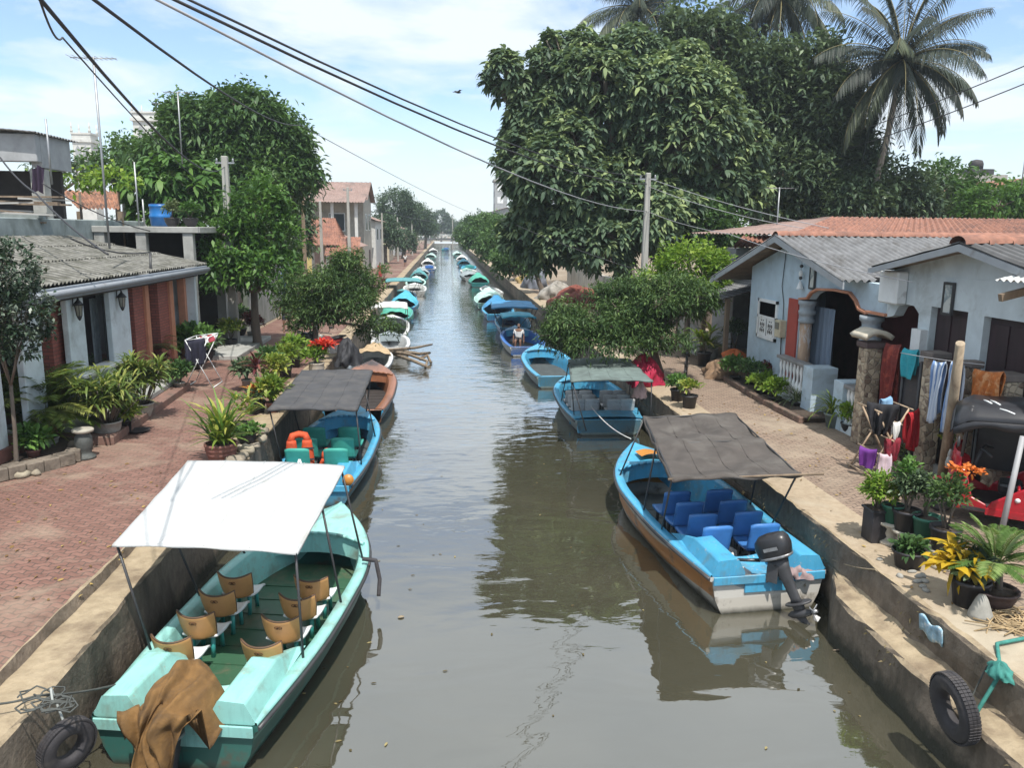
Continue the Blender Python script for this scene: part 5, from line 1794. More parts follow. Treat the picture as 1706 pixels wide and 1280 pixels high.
def outboard(label, loc_, rz, tilt):
    r = thing('outboard_motor', label, 'outboard motor', loc_, rz)
    T = Matrix.Rotation(tilt, 4, 'X')
    def ring(z, cx, lx, ly, n=16, pw=2.6):
        out = []
        for k in range(n):
            a = 2 * PI * k / n
            c_, s_ = math.cos(a), math.sin(a)
            out.append((lx * math.copysign(abs(c_) ** (2 / pw), c_), cx + ly * math.copysign(abs(s_) ** (2 / pw), s_), z))
        return out
    m = MB(T)
    m.loft([ring(.20, -.02, .13, .19), ring(.24, -.02, .165, .25), ring(.40, -.03, .175, .28), ring(.50, -.04, .165, .26), ring(.57, -.06, .12, .20), ring(.59, -.06, .05, .1)], 0, True, True)
    m.build('cowl', motor_blk, r)
    m = MB(T)
    m.loft([ring(.225, -.02, .168, .253), ring(.245, -.02, .172, .257), ring(.265, -.02, .168, .253)], 0, True, True)
    m.build('cowl_seam', alu, r)
    m = MB(T)
    m.box(-.178, -.172, -.16, .06, .36, .41)
    m.box(.172, .178, -.16, .06, .36, .41)
    m.build('side_stripe', alu, r)
    m = MB(T)
    m.loft([ring(.2, -.02, .11, .16), ring(.05, -.03, .085, .12), ring(-.15, -.05, .055, .085), ring(-.42, -.06, .042, .075), ring(-.48, -.06, .05, .09)], 0, True, True)
    m.build('midsection', motor_gry, r)
    m = MB(T)
    m.loft([ring(-.475, -.08, .11, .20, pw=2), ring(-.495, -.08, .115, .21, pw=2), ring(-.51, -.08, .10, .19, pw=2)], 0, True, True)
    m.loft([ring(-.5, -.06, .045, .10, pw=2), ring(-.62, -.06, .035, .085, pw=2)], 0, True, True)
    m.tube([(0, .14, -.65), (0, .08, -.65), (0, -.1, -.65), (0, -.2, -.65), (0, -.24, -.65)], [.015, .055, .065, .05, .03], 10)
    m.prism([(-.008, .05, -.69), (-.008, -.1, -.69), (-.008, -.13, -.83), (-.008, -.05, -.82)], (.016, 0, 0))
    m.build('gearcase', motor_gry, r)
    m = MB(T)
    m.tube([(0, -.24, -.65), (0, -.31, -.65)], [.035, .02], 8)
    for k in range(3):
        a = 2 * PI * k / 3 + .3
        m.add([(.02 * math.cos(a), -.24, -.65 + .02 * math.sin(a)), (.12 * math.cos(a - .45), -.24, -.65 + .12 * math.sin(a - .45)), (.15 * math.cos(a), -.27, -.65 + .15 * math.sin(a)), (.11 * math.cos(a + .45), -.31, -.65 + .11 * math.sin(a + .45))], [(0, 1, 2, 3)])
    m.build('propeller', alu, r, sol=.012)
    m = MB()
    for s in (-.085, .085):
        m.obox((s, .10, .0), (.025, .16, .34))
        m.obox((s, .17, -.06), (.03, .03, .26))
    m.tube([(-.12, .08, .12), (.12, .08, .12)], .022, 8)
    m.build('clamp_bracket', motor_gry, r, bev=.006)
    m = MB(T)
    m.tube([(-.06, .22, .24), (-.12, .42, .30), (-.2, .72, .40)], [.03, .026, .024], 8)
    m.tube([(-.17, .62, .365), (-.215, .78, .42)], .032, 8)
    m.build('tiller', motor_blk, r)
    return r


Q = Matrix.Translation(sc2) @ Matrix.Rotation(-R(hd2), 4, 'Z')
outboard('black outboard motor tilted up on the stern of the blue and orange boat', Q @ Vector((.12, -.14, .66 - sc2.z + .05)), -R(hd2) + R(42), R(-26)).scale = (1.03,) * 3
# rag on the transom and cloth by the motor
rg = mat('pinkish_rag', (.30, .22, .22), .9, .25, 8, (.16, .11, .11), (.5, .7), 4)


def crumple(name, label, c, r, mt, cat='cloth', seed=0, parent=None):
    ph = [rnd.uniform(0, 6) for _ in range(8)]

    def fn(a, b):
        th, zz = a * 2 * PI, b
        k = 1 + .18 * math.sin(3 * th + ph[0] + b * 4) + .10 * math.sin(7 * th + ph[1] - b * 6) + .06 * math.sin(13 * th + ph[2] + b * 9)
        rr = math.sin(min(1, b * 1.02) * PI / 2) ** .6
        return (r[0] * k * rr * math.cos(th), r[1] * k * rr * math.sin(th), r[2] * (1 - b) * (1 + .15 * math.sin(2 * th + ph[3])) + .04 * r[2] * math.sin(9 * th + ph[4] + b * 8))
    o = MB().grid(fn, 40, 12).build(name, mt, parent, c, fixn=False)
    if label:
        tag(o, label, cat)
    return o


o = crumple('rag', 'pinkish grey rag draped on the transom beside the outboard motor', Q @ Vector((.5, .12, .42 - sc2.z + .12)), (.26, .24, .20), rg)
o = crumple('rag', 'white crumpled rag lying left of the outboard motor', Q @ Vector((-.28, .42, .40 - sc2.z)), (.18, .2, .16), mat('white_rag', (.52, .50, .48), .9, .25, 9))
for dx, dy, mt_, lab in ((-.05, 2.15, mat('orange_lifejacket', (.48, .12, .03), .8, .2, 9), 'orange lifejacket lying between the blue seats'), (.1, 1.6, white_cov, 'white plastic bundle on the floor between the blue seats')):
    crumple('lifejacket' if 'life' in lab else 'bundle', lab, Q @ Vector((dx, dy, .15 - sc2.z)), (.2, .18, .22), mt_, 'lifejacket' if 'life' in lab else 'bundle')

Q1 = Matrix.Translation((sc.x, sc.y, 0)) @ Matrix.Rotation(-R(hd), 4, 'Z')
# ochre tarpaulin thrown over the mint boat's motor
ph = [rnd.uniform(0, 6) for _ in range(6)]


def tarp(a, b):
    q = 2 * a - 1
    keys = [(0, .86, .58, .12), (.16, .60, 1.0, .17), (.30, .30, 1.12, .29), (.47, -.12, 1.08, .35), (.57, -.32, .84, .30), (.78, -.40, .38, .24), (1, -.38, -.06, .17)]
    for (b0, y0_, z0_, w0_), (b1, y1_, z1_, w1_) in zip(keys, keys[1:]):
        if b <= b1:
            k = (b - b0) / (b1 - b0)
            yv, zv, w = y0_ + (y1_ - y0_) * k, z0_ + (z1_ - z0_) * k, w0_ + (w1_ - w0_) * k
            break
    e = min(1, b * 2.5)
    fold = (math.sin(q * 8 + ph[0] + b * 5) * .05 + math.sin(q * 15 + ph[1] - b * 6) * .03 + math.sin(q * 4 + b * 12 + ph[2]) * .04 + math.sin(q * 27 + b * 9) * .016 + math.sin(b * 31 + q * 6) * .018 + math.sin(b * 19 - q * 11) * .022) * e
    hang = abs(q) ** 2.2 * (.50 if b < .5 else .50 * (1 - b) * 2)
    if b >= .52:
        yv -= fold + .03
        zv += .10 * math.sin(q * 5 + 1) * (b - .5) * 2
    else:
        zv += fold * .7 - hang * (.35 + b * 1.3)
        yv -= fold * .4
    xx = q * w + .06 * math.sin(b * 8 + ph[3]) + .05 * math.sin(b * 13 + q * 4 + ph[4]) * e
    if q > .1 and .22 < b < .6:
        xx += .30 * (q - .1) * math.sin((b - .22) / .38 * PI)
    return Q1 @ Vector((xx - .02, yv, zv - .05))


tp = MB().grid(tarp, 60, 60).build('tarpaulin', tarp_br, None, (sc.x, sc.y, .3), world=True, fixn=False, sol=.003)
tag(tp, 'crumpled ochre tarpaulin draped over the motor at the mint stern', 'tarpaulin')
ob = outboard('outboard motor hidden under the ochre tarpaulin at the mint stern', Q1 @ Vector((-.02, -.02, .22)), -R(hd), R(-4))
m = MB()
for k in range(4):
    m.tube([Q1 @ Vector((-.30 + .07 * math.cos(an) + k * .01, .66 + .07 * math.sin(an), .46 + k * .012)) for an in np.linspace(0, 6.28, 14)], .012, 5)
tag(m.build('coiled_rope', mat('blue_rope', (.05, .13, .32), .8), None, Q1 @ Vector((-.42, .3, .45)), world=True), 'small blue rope coil in the mint stern well', 'rope')

# things in boat 2
Q2 = Matrix.Translation((sc3.x, sc3.y, 0)) @ Matrix.Rotation(-R(hd3), 4, 'Z')
lj = mat('orange_red_lifejacket', (.56, .075, .02), .75, .2, 7, (.35, .05, .02), (.5, .7), 4)


def lifejacket(label, loc_, rz, tilt=.0):
    r = thing('lifejacket', label, 'lifejacket', loc_, rz)
    T = Matrix.Rotation(tilt, 4, 'X')
    m = MB(T)
    for s in (-1, 1):
        rings = []
        for k in range(9):
            b = k / 8
            rings.append([(s * .135 + (.12 - .04 * b * b) * math.cos(an), .06 * math.sin(an) - .03 * b, .52 * b + .02 * math.sin(5 * b)) for an in np.linspace(0, 2 * PI, 13)[:-1]])
        m.loft(rings)
    m.tube([(-.15, -.02, .48), (-.11, .03, .58), (0, .07, .60), (.11, .03, .58), (.15, -.02, .48)], .065, 8)
    m.build('foam_panels', lj, r)
    m = MB(T)
    for z in (.14, .34):
        m.box(-.26, .26, -.085, -.075, z, z + .03)
    m.build('strap', wire_m, r)
    return r


lifejacket('orange red lifejacket over the left teal seat of the blue boat', Q2 @ Vector((-.42, 1.02, .55)), R(10), -.15).scale = (1.25,) * 3
lifejacket('orange red lifejacket slumped between the seats of the blue boat', Q2 @ Vector((-.02, 1.35, .3)), R(60), .4)
crumple('sheet', 'dark purple sheet bundled over the blue boat stern', Q2 @ Vector((.1, .45, .32)), (.42, .42, .34), mat('purple_sheet', (.075, .035, .115), .9, .25, 5))
m = MB()
for s in (-1, 1):
    m.tube([(-.30 + s * .16, .0, .42), (-.28 + s * .01, .25, 1.06)], .017, 6)
    m.tube([(-.30 + s * .16, .5, .42), (-.28 + s * .01, .25, 1.06)], .017, 6)
tag(m.build('folding_trestle', white_paint, None, Q2 @ Vector((0, .1, -.12)), (0, 0, -R(hd3))), 'white folding trestle standing in the blue boat stern', 'trestle')
# ------------------------------------------------------------------ trees
bark = mat('bark', (.15, .12, .095), .9, .3, 5, (.07, .06, .045), (.5, .7), 2, .5, 15, .02, stretch=(1, 1, .3))
bark_pale = mat('pale_bark', (.26, .23, .19), .9, .3, 5, (.12, .10, .08), (.5, .7), 2, .4, 15, .02, stretch=(1, 1, .3))
lf_bread = leafmat('breadfruit_leaf', (.045, .078, .055), (.11, .17, .095), (.32, .39, .16), .5, .28)
lf_mango = leafmat('mango_leaf', (.030, .062, .028), (.068, .138, .044), (.14, .23, .075), .42, .24)
lf_dark = leafmat('dark_glossy_leaf', (.038, .064, .044), (.085, .13, .072), (.17, .235, .115), .36, .2)
lf_green = leafmat('fresh_green_leaf', (.03, .075, .02), (.07, .155, .035), (.15, .27, .06), .45, .3)
lf_lime = leafmat('lime_leaf', (.06, .13, .02), (.15, .26, .035), (.30, .40, .07), .45, .35)
lf_fine = leafmat('feathery_leaf', (.026, .055, .022), (.062, .115, .036), (.16, .24, .075), .5, .25)
lf_far = leafmat('far_leaf', (.03, .055, .035), (.06, .105, .055), (.11, .17, .08), .5, .2)
lf_palm = leafmat('palm_leaflet', (.018, .026, .022), (.036, .050, .036), (.11, .13, .07), .55, .1)
lf_strap = leafmat('yellow_green_strap_leaf', (.06, .12, .02), (.17, .25, .04), (.42, .40, .09), .42, .3)
lf_rhapis = leafmat('rhapis_leaf', (.04, .075, .018), (.12, .18, .04), (.32, .33, .09), .42, .25)
lf_areca = leafmat('areca_leaf', (.028, .06, .018), (.07, .11, .035), (.20, .20, .06), .42, .25)
lf_red = leafmat('burgundy_leaf', (.05, .012, .02), (.12, .03, .035), (.22, .08, .06), .42, .2)
lf_orange = leafmat('croton_orange_leaf', (.16, .10, .02), (.42, .12, .035), (.55, .26, .04), .42, .25)
lf_yel = leafmat('yellowing_leaf', (.14, .13, .02), (.48, .32, .02), (.62, .42, .03), .45, .3)
lf_flower = leafmat('red_bract', (.40, .02, .02), (.58, .04, .03), (.62, .12, .06), .5, .25)
lf_orflower = leafmat('orange_blossom', (.45, .09, .02), (.60, .16, .03), (.65, .25, .06), .5, .25)
lf_grass = leafmat('grey_green_blade', (.05, .08, .035), (.13, .17, .08), (.27, .30, .16), .5, .25)
lf_cycad = leafmat('cycad_leaflet', (.04, .09, .02), (.11, .19, .05), (.30, .38, .14), .38, .25)


def clumps(lobes, dens, inner=.72, flat=0):
    """Clump centres on the outer part of a set of ellipsoids, none deep inside a neighbour."""
    out = []
    for (c, r) in lobes:
        c, r = np.array(c), np.array(r)
        area = 4 * PI * ((r[0] * r[1]) ** 1.6 / 3 + (r[0] * r[2]) ** 1.6 / 3 + (r[1] * r[2]) ** 1.6 / 3) ** (1 / 1.6)
        n = max(6, int(area * dens))
        d = unit(nr.normal(0, 1, (n, 3)))
        k = inner + (1.04 - inner) * nr.random((n, 1)) ** .6
        p = c + d * r * k
        keep = np.ones(n, bool)
        for (c2, r2) in lobes:
            if c2 is c or np.allclose(c, c2):
                continue
            q = np.linalg.norm((p - np.array(c2)) / np.array(r2), axis=1)
            keep &= q > .62
        keep &= d[:, 2] > -.75
        out.append(np.concatenate([p[keep], d[keep]], 1))
    return np.concatenate(out, 0)


def tree(name, label, base, lobes, lmat, dens=1.4, nl=14, L=.3, Wd=.1, spread=.45, droop=.3, tr=.25, bmat=bark, group=None, six=False, cat='tree', rosette=False, limbs=True, upb=.2, inner=.72, fork=None):
    base = Vector(base)
    r = thing(name, label, cat, base, group=group)
    cl = clumps(lobes, dens, inner)
    n = len(cl)
    cp, cdn = cl[:, :3], cl[:, 3:]
    crv = nr.random(n)
    idx = np.repeat(np.arange(n), nl)
    N = len(idx)
    if rosette:
        ax = unit(cdn * .8 + np.array([0, 0, .75]) + nr.normal(0, .25, (n, 3)))
        az = nr.random(N) * 2 * PI
        t1 = unit(np.cross(ax, np.array([.3, .2, 1.0])))
        t2 = np.cross(ax, t1)
        el = nr.uniform(-.25, .75, N)[:, None]
        D = (t1[idx] * np.cos(az)[:, None] + t2[idx] * np.sin(az)[:, None]) * np.cos(el) + ax[idx] * np.sin(el)
        P = cp[idx] + D * .05 - ax[idx] * nr.random((N, 1)) * spread * .5
    else:
        P = cp[idx] + nr.normal(0, spread * .42, (N, 3))
        D = unit(cdn[idx] * .55 + nr.normal(0, .7, (N, 3)) + np.array([0, 0, upb]))
    rv = np.clip(crv[idx] * .62 + nr.random(N) * .38 + (cdn[idx][:, 2] - .2) * .12, 0, 1)
    sz = nr.uniform(.7, 1.2, N)
    leaf_mesh('crown', P, D, L * sz, Wd * sz, lmat, r, droop, .14, rv, six=six, world_off=base)
    # trunk and limbs
    m = MB()
    ctr = Vector(np.mean([np.array(c) for c, _ in lobes], 0))
    zf = fork if fork else base.z + max(1.2, (min(c[2] - rr[2] * .6 for c, rr in lobes) - base.z) * .9)
    fk = Vector((base.x + (ctr.x - base.x) * .25, base.y + (ctr.y - base.y) * .25, zf))
    mid = (base + fk) / 2 + Vector((rnd.uniform(-.1, .1), rnd.uniform(-.1, .1), 0)) * tr * 3
    m.tube([base - Vector((0, 0, .1)), base + Vector((0, 0, .25)), mid, fk], [tr * 1.5, tr * 1.1, tr * .92, tr * .8], 9)
    if limbs:
        for (c, rr) in lobes:
            c = Vector(c)
            k1 = fk.lerp(c, .5) + Vector((rnd.uniform(-.3, .3), rnd.uniform(-.3, .3), -rr[2] * .15))
            m.tube([fk - Vector((0, 0, tr * .5)), k1, c], [tr * .55, tr * .36, tr * .2], 7)
            for _ in range(5 if len(lobes) < 30 else 2):
                d = Vector(unit(nr.normal(0, 1, 3) + np.array([0, 0, .3])))
                e = c + Vector((d.x * rr[0], d.y * rr[1], d.z * rr[2])) * .85
                s_ = k1.lerp(c, rnd.uniform(.3, 1))
                m.tube([s_, (s_ + e) / 2 + Vector((0, 0, .12 * rr[2])), e], [tr * .2, tr * .13, tr * .05], 5)
    m.build('trunk', bmat, r, world=True)
    return r


def sub(lobes, k=8, f=.45, sc=.9, fz=1.0, core=.62):
    out = []
    for c, r in lobes:
        r = tuple(x * sc for x in r)
        if min(r) < .34:
            out.append((c, r))
            continue
        for d in unit(nr.normal(0, 1, (k, 3)) + np.array([0, -.25, .15])):
            q = f * rnd.uniform(.8, 1.2)
            out.append((tuple(np.array(c) + d * np.array(r) * (1.02 - q * .8)), (r[0] * q, r[1] * q, r[2] * q * fz)))
        out.append((c, tuple(x * core for x in r)))
    return out


def lobe(u, v, ru, rv_, Y, depth=1.0):
    c = py(u, v, Y)
    k = Y / FPX
    return (tuple(c), (ru * k, (ru + rv_) / 2 * k * depth, rv_ * k))


# breadfruit tree, right of the canal
Yb = 40
BL = [lobe(1030, 330, 170, 110, Yb, .9), lobe(930, 300, 100, 110, Yb - 1), lobe(900, 190, 65, 60, Yb, .9), lobe(1010, 170, 120, 90, Yb, .9), lobe(1110, 210, 125, 110, Yb - .5, .9), lobe(1180, 290, 100, 95, Yb, .9),
      lobe(838, 118, 34, 44, Yb, .9), lobe(868, 150, 30, 30, Yb), lobe(880, 205, 40, 40, Yb), lobe(905, 100, 26, 50, Yb), lobe(960, 90, 50, 40, Yb + 1), lobe(1050, 90, 75, 42, Yb + 1), lobe(1130, 120, 70, 50, Yb), lobe(895, 390, 60, 62, Yb - 1), lobe(980, 400, 95, 60, Yb - 2), lobe(1090, 370, 90, 70, Yb - 2), lobe(1215, 230, 60, 70, Yb), lobe(872, 245, 38, 46, Yb)]
tree('breadfruit_tree', 'huge breadfruit tree with large dark leaves towering over the right bank', (9.6, Yb + 1, GZ), sub(BL, 9, .46, .97, 1.0, .84), lf_bread, 4.2, 16, .43, .18, .6, .32, .55, six=True, rosette=True, fork=5.2)
BR = [lobe(1330, 190, 95, 120, 47, .9), lobe(1250, 118, 84, 52, 47, .9), lobe(1160, 60, 70, 36, 47), lobe(1380, 260, 90, 90, 46, .9), lobe(1300, 300, 110, 80, 46, .9), lobe(1410, 340, 80, 60, 45), lobe(1240, 190, 80, 100, 48), lobe(1400, 170, 30, 40, 47), lobe(1345, 140, 46, 36, 47)]
tree('mango_tree', 'broad dark mango tree behind and right of the breadfruit tree', (py(1320, 400, 47).x, 48, GZ), sub(BR, 8, .46, .92, 1.0, .8), lf_dark, 2.2, 30, .48, .19, .85, .4, .5, upb=.3)
# hedge trees behind the orange roof
tree('mango_tree', 'dark bushy tree under the leaning coconut palm', (py(1480, 400, 44).x, 44, GZ), [lobe(1470, 320, 60, 52, 44), lobe(1425, 345, 50, 40, 43), lobe(1520, 330, 45, 40, 44)], lf_dark, 2.4, 30, .42, .17, .7, .35, .3)
tree('garden_tree', 'rounded green tree between palm and far orange roof', (py(1585, 400, 46).x, 46, GZ), [lobe(1570, 315, 55, 40, 46), lobe(1600, 345, 60, 32, 45)], lf_mango, 2.4, 30, .42, .17, .7, .3, .3)
tree('garden_tree', 'low green tree in front of the far orange roof', (py(1680, 400, 42).x, 42, GZ), [lobe(1660, 340, 62, 32, 42), lobe(1720, 335, 50, 36, 43)], lf_green, 2.6, 28, .38, .16, .6, .3, .25)
# left bank
Ym = 44
ML = [lobe(395, 222, 92, 64, Ym), lobe(325, 225, 60, 50, Ym), lobe(460, 245, 58, 56, Ym), lobe(488, 295, 40, 56, Ym), lobe(420, 300, 90, 56, Ym - 1), lobe(395, 178, 48, 30, Ym), lobe(275, 258, 48, 30, Ym + 1), lobe(325, 295, 60, 46, Ym)]
tree('mango_tree', 'large domed mango tree rising behind the left bank houses', (py(405, 420, Ym).x, Ym + .5, GZ), sub(ML, 8, .45, .92, 1.0, .8), lf_mango, 3.2, 34, .40, .15, .7, .45, .5)
tree('garden_tree', 'spreading green tree behind the antenna mast', (py(215, 400, 48).x, 48, GZ), [lobe(210, 268, 42, 30, 48), lobe(250, 285, 46, 34, 47), lobe(175, 285, 30, 22, 48)], lf_mango, 2.6, 30, .42, .17, .7, .4, .3)
tree('garden_tree', 'low bushy tree beside the open upper floor', (py(90, 400, 46).x, 46, GZ), [lobe(95, 272, 36, 18, 46), lobe(140, 290, 28, 16, 46)], lf_far, 1.5, 18, .4, .15, .6, .3, .2)
tree('papaya_tree', 'light green papaya like tree above the flat concrete roof', (py(290, 400, 36).x, 36, GZ), [lobe(285, 300, 55, 38, 36), lobe(330, 310, 40, 40, 36), lobe(240, 315, 36, 30, 36), lobe(305, 348, 60, 30, 36), lobe(255, 350, 40, 26, 36)], lf_green, 2.6, 18, .5, .22, .6, .4, .16, six=True, rosette=True)
tree('young_tree', 'bushy mid green tree beside the concrete utility pole', (py(425, 500, 32).x, 32, GZ), [lobe(425, 350, 48, 45, 32), lobe(450, 400, 45, 45, 32), lobe(395, 415, 45, 45, 31.5), lobe(440, 455, 50, 35, 31), lobe(370, 450, 36, 36, 31)], lf_green, 5, 28, .28, .12, .42, .3, .16)
tree('dark_shrub_tree', 'dark tree in shade between the pole and orange roof', (py(510, 440, 58).x, 58, GZ), [lobe(482, 350, 34, 45, 58), lobe(484, 395, 30, 40, 58), lobe(455, 400, 35, 40, 56)], lf_dark, 2.6, 26, .4, .18, .6, .3, .25)
vn = tree('trellis_vine', 'bright green creeper spread over a rooftop trellis', (py(140, 420, 30).x, 30, GZ), [lobe(125, 296, 46, 14, 30), lobe(185, 300, 40, 14, 30.5), lobe(95, 300, 30, 10, 30)], lf_lime, 5, 14, .26, .13, .35, .2, .05, cat='vine', limbs=False, fork=7.0)
# quayside trees with fine leaves
tree('quayside_tree', 'small spreading tree on the left kerb above the parked motorcycles', (-4.95, 30.0, GZ), sub([lobe(545, 470, 62, 34, 29.5, .9), lobe(500, 490, 44, 30, 30), lobe(595, 500, 50, 24, 29.5), lobe(555, 515, 60, 30, 29), lobe(630, 545, 40, 15, 29.5), lobe(500, 530, 30, 20, 29), lobe(575, 440, 40, 24, 30), lobe(600, 470, 34, 24, 30)], 6, .45, 1.0, .6), lf_fine, 13, 22, .19, .05, .3, .35, .13, bmat=bark_pale, fork=2.6)
tree('quayside_tree', 'flat spreading tree on the right kerb drooping over the boats', (6.75, 24.2, GZ), sub([lobe(1090, 500, 72, 44, 24, .9), lobe(1040, 530, 70, 36, 24, .9), lobe(985, 540, 62, 30, 23.5), lobe(930, 555, 40, 24, 23.5), lobe(1140, 500, 55, 50, 24), lobe(1000, 575, 60, 18, 23), lobe(1100, 560, 60, 26, 23.5), lobe(1020, 490, 50, 26, 24.5), lobe(950, 520, 40, 20, 24)], 7, .42, 1.02, .6), lf_fine, 16, 24, .18, .045, .28, .4, .15, bmat=bark, fork=2.5)
tree('lime_shrub', 'bright yellow green bushy tree beside the blue house gable', (9.1, 29, GZ), [lobe(1150, 445, 55, 36, 29), lobe(1180, 460, 32, 44, 29), lobe(1105, 470, 42, 26, 29), lobe(1165, 490, 40, 30, 28.5)], lf_lime, 7, 30, .22, .10, .38, .2, .12)
tree('garden_tree', 'dull green tree tucked behind the right utility pole', (py(1175, 420, 38).x + .4, 38, GZ), [lobe(1175, 375, 45, 40, 38), lobe(1200, 400, 40, 36, 38)], lf_mango, 4, 30, .32, .13, .5, .3, .18)
# potted looking tree at the left edge with pale dark leaves
tree('frangipani_tree', 'small dark tree with greyish leaves at the left frame edge', (-8.15, 15.3, GZ), [lobe(22, 450, 34, 44, 15), lobe(48, 520, 30, 48, 15), lobe(5, 530, 40, 50, 15), lobe(30, 570, 34, 26, 15), lobe(-20, 470, 36, 50, 15)], leafmat('greyish_leaf', (.018, .035, .022), (.05, .085, .05), (.26, .30, .25), .3, .15), 26, 20, .115, .055, .16, .2, .04, fork=2.9)
# far trees along both banks and beyond the bridge
for (u, v, ru, rv_, Y, lab) in ((660, 345, 28, 26, 140, 'round dark tree on the left skyline past the two storey house'), (690, 365, 24, 24, 165, 'dark tree halfway along the distant left bank'), (708, 372, 16, 18, 200, 'small far tree by the left end of the bridge'),
                                 (640, 385, 18, 22, 112, 'green shrub tree beside the white flat fronted house'), (672, 400, 16, 14, 132, 'low dark shrub tree on the distant left path'), (735, 366, 13, 15, 340, 'lone hazy tree beyond the middle of the bridge'), (716, 378, 12, 12, 345, 'hazy tree beyond the left end of the bridge'), (752, 380, 14, 12, 350, 'hazy tree beyond the right end of the bridge')):
    k = lobe(u, v, ru, rv_, Y)
    k2 = lobe(u + ru * .6, v + rv_ * .5, ru * .7, rv_ * .6, Y)
    tree('distant_tree', lab, (k[0][0], Y, GZ), [k, k2], lf_far, 2.2 if Y < 180 else .6, 28, .5 if Y < 180 else .9, .22 if Y < 180 else .4, 1.0, .3, .35, limbs=False, group='trees on the skyline by the bridge')
for (u, v, ru, rv_, Y, lab) in ((790, 385, 26, 22, 130, 'low leafy tree leaning over the right bank, farthest of four'), (812, 390, 32, 30, 100, 'low leafy tree leaning over the right bank past the pale houses'), (840, 400, 34, 40, 75, 'low leafy tree on the right bank beyond the boundary wall'), (862, 425, 30, 36, 60, 'bushy sapling at the end of the cream boundary wall')):
    k = lobe(u, v, ru, rv_, Y)
    k2 = lobe(u - ru * .5, v + rv_ * .35, ru * .8, rv_ * .6, Y - 2)
    k3 = lobe(u + ru * .5, v + rv_ * .2, ru * .8, rv_ * .8, Y)
    tree('bank_tree', lab, (max(7.4, k[0][0]), Y, GZ), [k, k2, k3], lf_mango, 4.0 if Y < 90 else 2.0, 30, .34 if Y < 90 else .45, .14 if Y < 90 else .2, .6, .3, .2)


# ------------------------------------------------------------------ palms
def palm(label, base, top, nf, L, seed, drp=1.0, tr=.16, group='coconut palms against the sky'):
    base, top = Vector(base), Vector(top)
    q = random.Random(seed)
    r = thing('coconut_palm', label, 'palm tree', base, group=group)
    m = MB()
    pts, rs = [], []
    for i in range(13):
        t = i / 12
        p_ = base.lerp(top, t)
        bend = math.sin(t * PI) * .06 * (top - base).length
        pts.append(p_ + Vector((-bend * .9 * (1 if top.x > base.x else -1) * -1, 0, bend * .1)))
        rs.append(tr * (1.5 - .7 * t))
    m.tube(pts, rs, 10)
    m.build('trunk', bark_pale, r, world=True)
    m = MB()
    P, D, LL, WW, RV = [], [], [], [], []
    for i in range(nf):
        t = i / nf
        az = i * 2.39996 + q.uniform(-.2, .2)
        el = R(80) - t * R(135) + q.uniform(-.12, .12)
        Lf = L * q.uniform(.85, 1.08)
        curve = drp * (.35 + .65 * max(0, math.cos(el))) * .62
        ps = []
        p_ = top.copy()
        n = 16
        e = el
        for k in range(n + 1):
            ps.append(p_.copy())
            e = max(el - curve * 2.0 * (k / n) ** 1.3, -R(86))
            p_ = p_ + Vector((math.cos(az) * math.cos(e), math.sin(az) * math.cos(e), math.sin(e))) * (Lf / n)
        m.tube(ps, [.045 * (1 - .85 * k / n) for k in range(n + 1)], 5)
        col = q.uniform(0, .8)
        for k in range(2, n * 4 - 1):
            s = k / (n * 4)
            i0 = int(s * n)
            a = ps[i0].lerp(ps[i0 + 1], s * n - i0)
            tg = (ps[i0 + 1] - ps[i0]).normalized()
            sd_ = tg.cross(Vector((0, 0, 1)))
            sd_ = sd_.normalized() if sd_.length > .05 else Vector((math.sin(az), -math.cos(az), 0))
            ll = Lf * .22 * (math.sin(min(1, s * 1.5 + .12) * PI * .5)) * (1 - .72 * max(0, s - .55) / .45)
            for sg in (-1, 1):
                d = sd_ * sg * .75 + tg * .55 + Vector((0, 0, -.55 - .25 * q.random()))
                P.append(a)
                D.append(d)
                LL.append(ll * q.uniform(.8, 1.1))
                WW.append(.06)
                RV.append(min(1, max(0, col + q.uniform(-.2, .2))))
    m.build('frond_stems', mat('palm_rachis', (.20, .17, .07), .6, .2, 5), r, world=True)
    leaf_mesh('fronds', P, D, LL, WW, lf_palm, r, .45, .1, RV, six=True, roll=.15, world_off=base)
    m = MB()
    for k in range(9):
        an = q.uniform(0, 6.28)
        m.ell((top.x + .38 * math.cos(an), top.y + .38 * math.sin(an), top.z - .35 - .3 * q.random()), (.14, .14, .18), 8, 6)
    m.build('coconuts', mat('coconut_husk', (.14, .12, .05), .6, .3, 5), r, world=True)
    return r


Yp = 43
palm('leaning coconut palm with full grey green crown right of the trees', py(1420, 330, Yp) - Vector((1.5, 0, 7)), py(1502, 100, Yp), 44, 5.4, 3, 1.0)
palm('coconut palm cut by the top edge behind the dark mango tree', (py(1302, 300, 52).x, 52, GZ), py(1302, -4, 52), 36, 5.4, 5, 1.15)
palm('coconut palm whose crown just clears the breadfruit treetop', (py(1065, 300, 62).x, 62, GZ), py(1062, 12, 62), 34, 5.2, 8, 1.0)


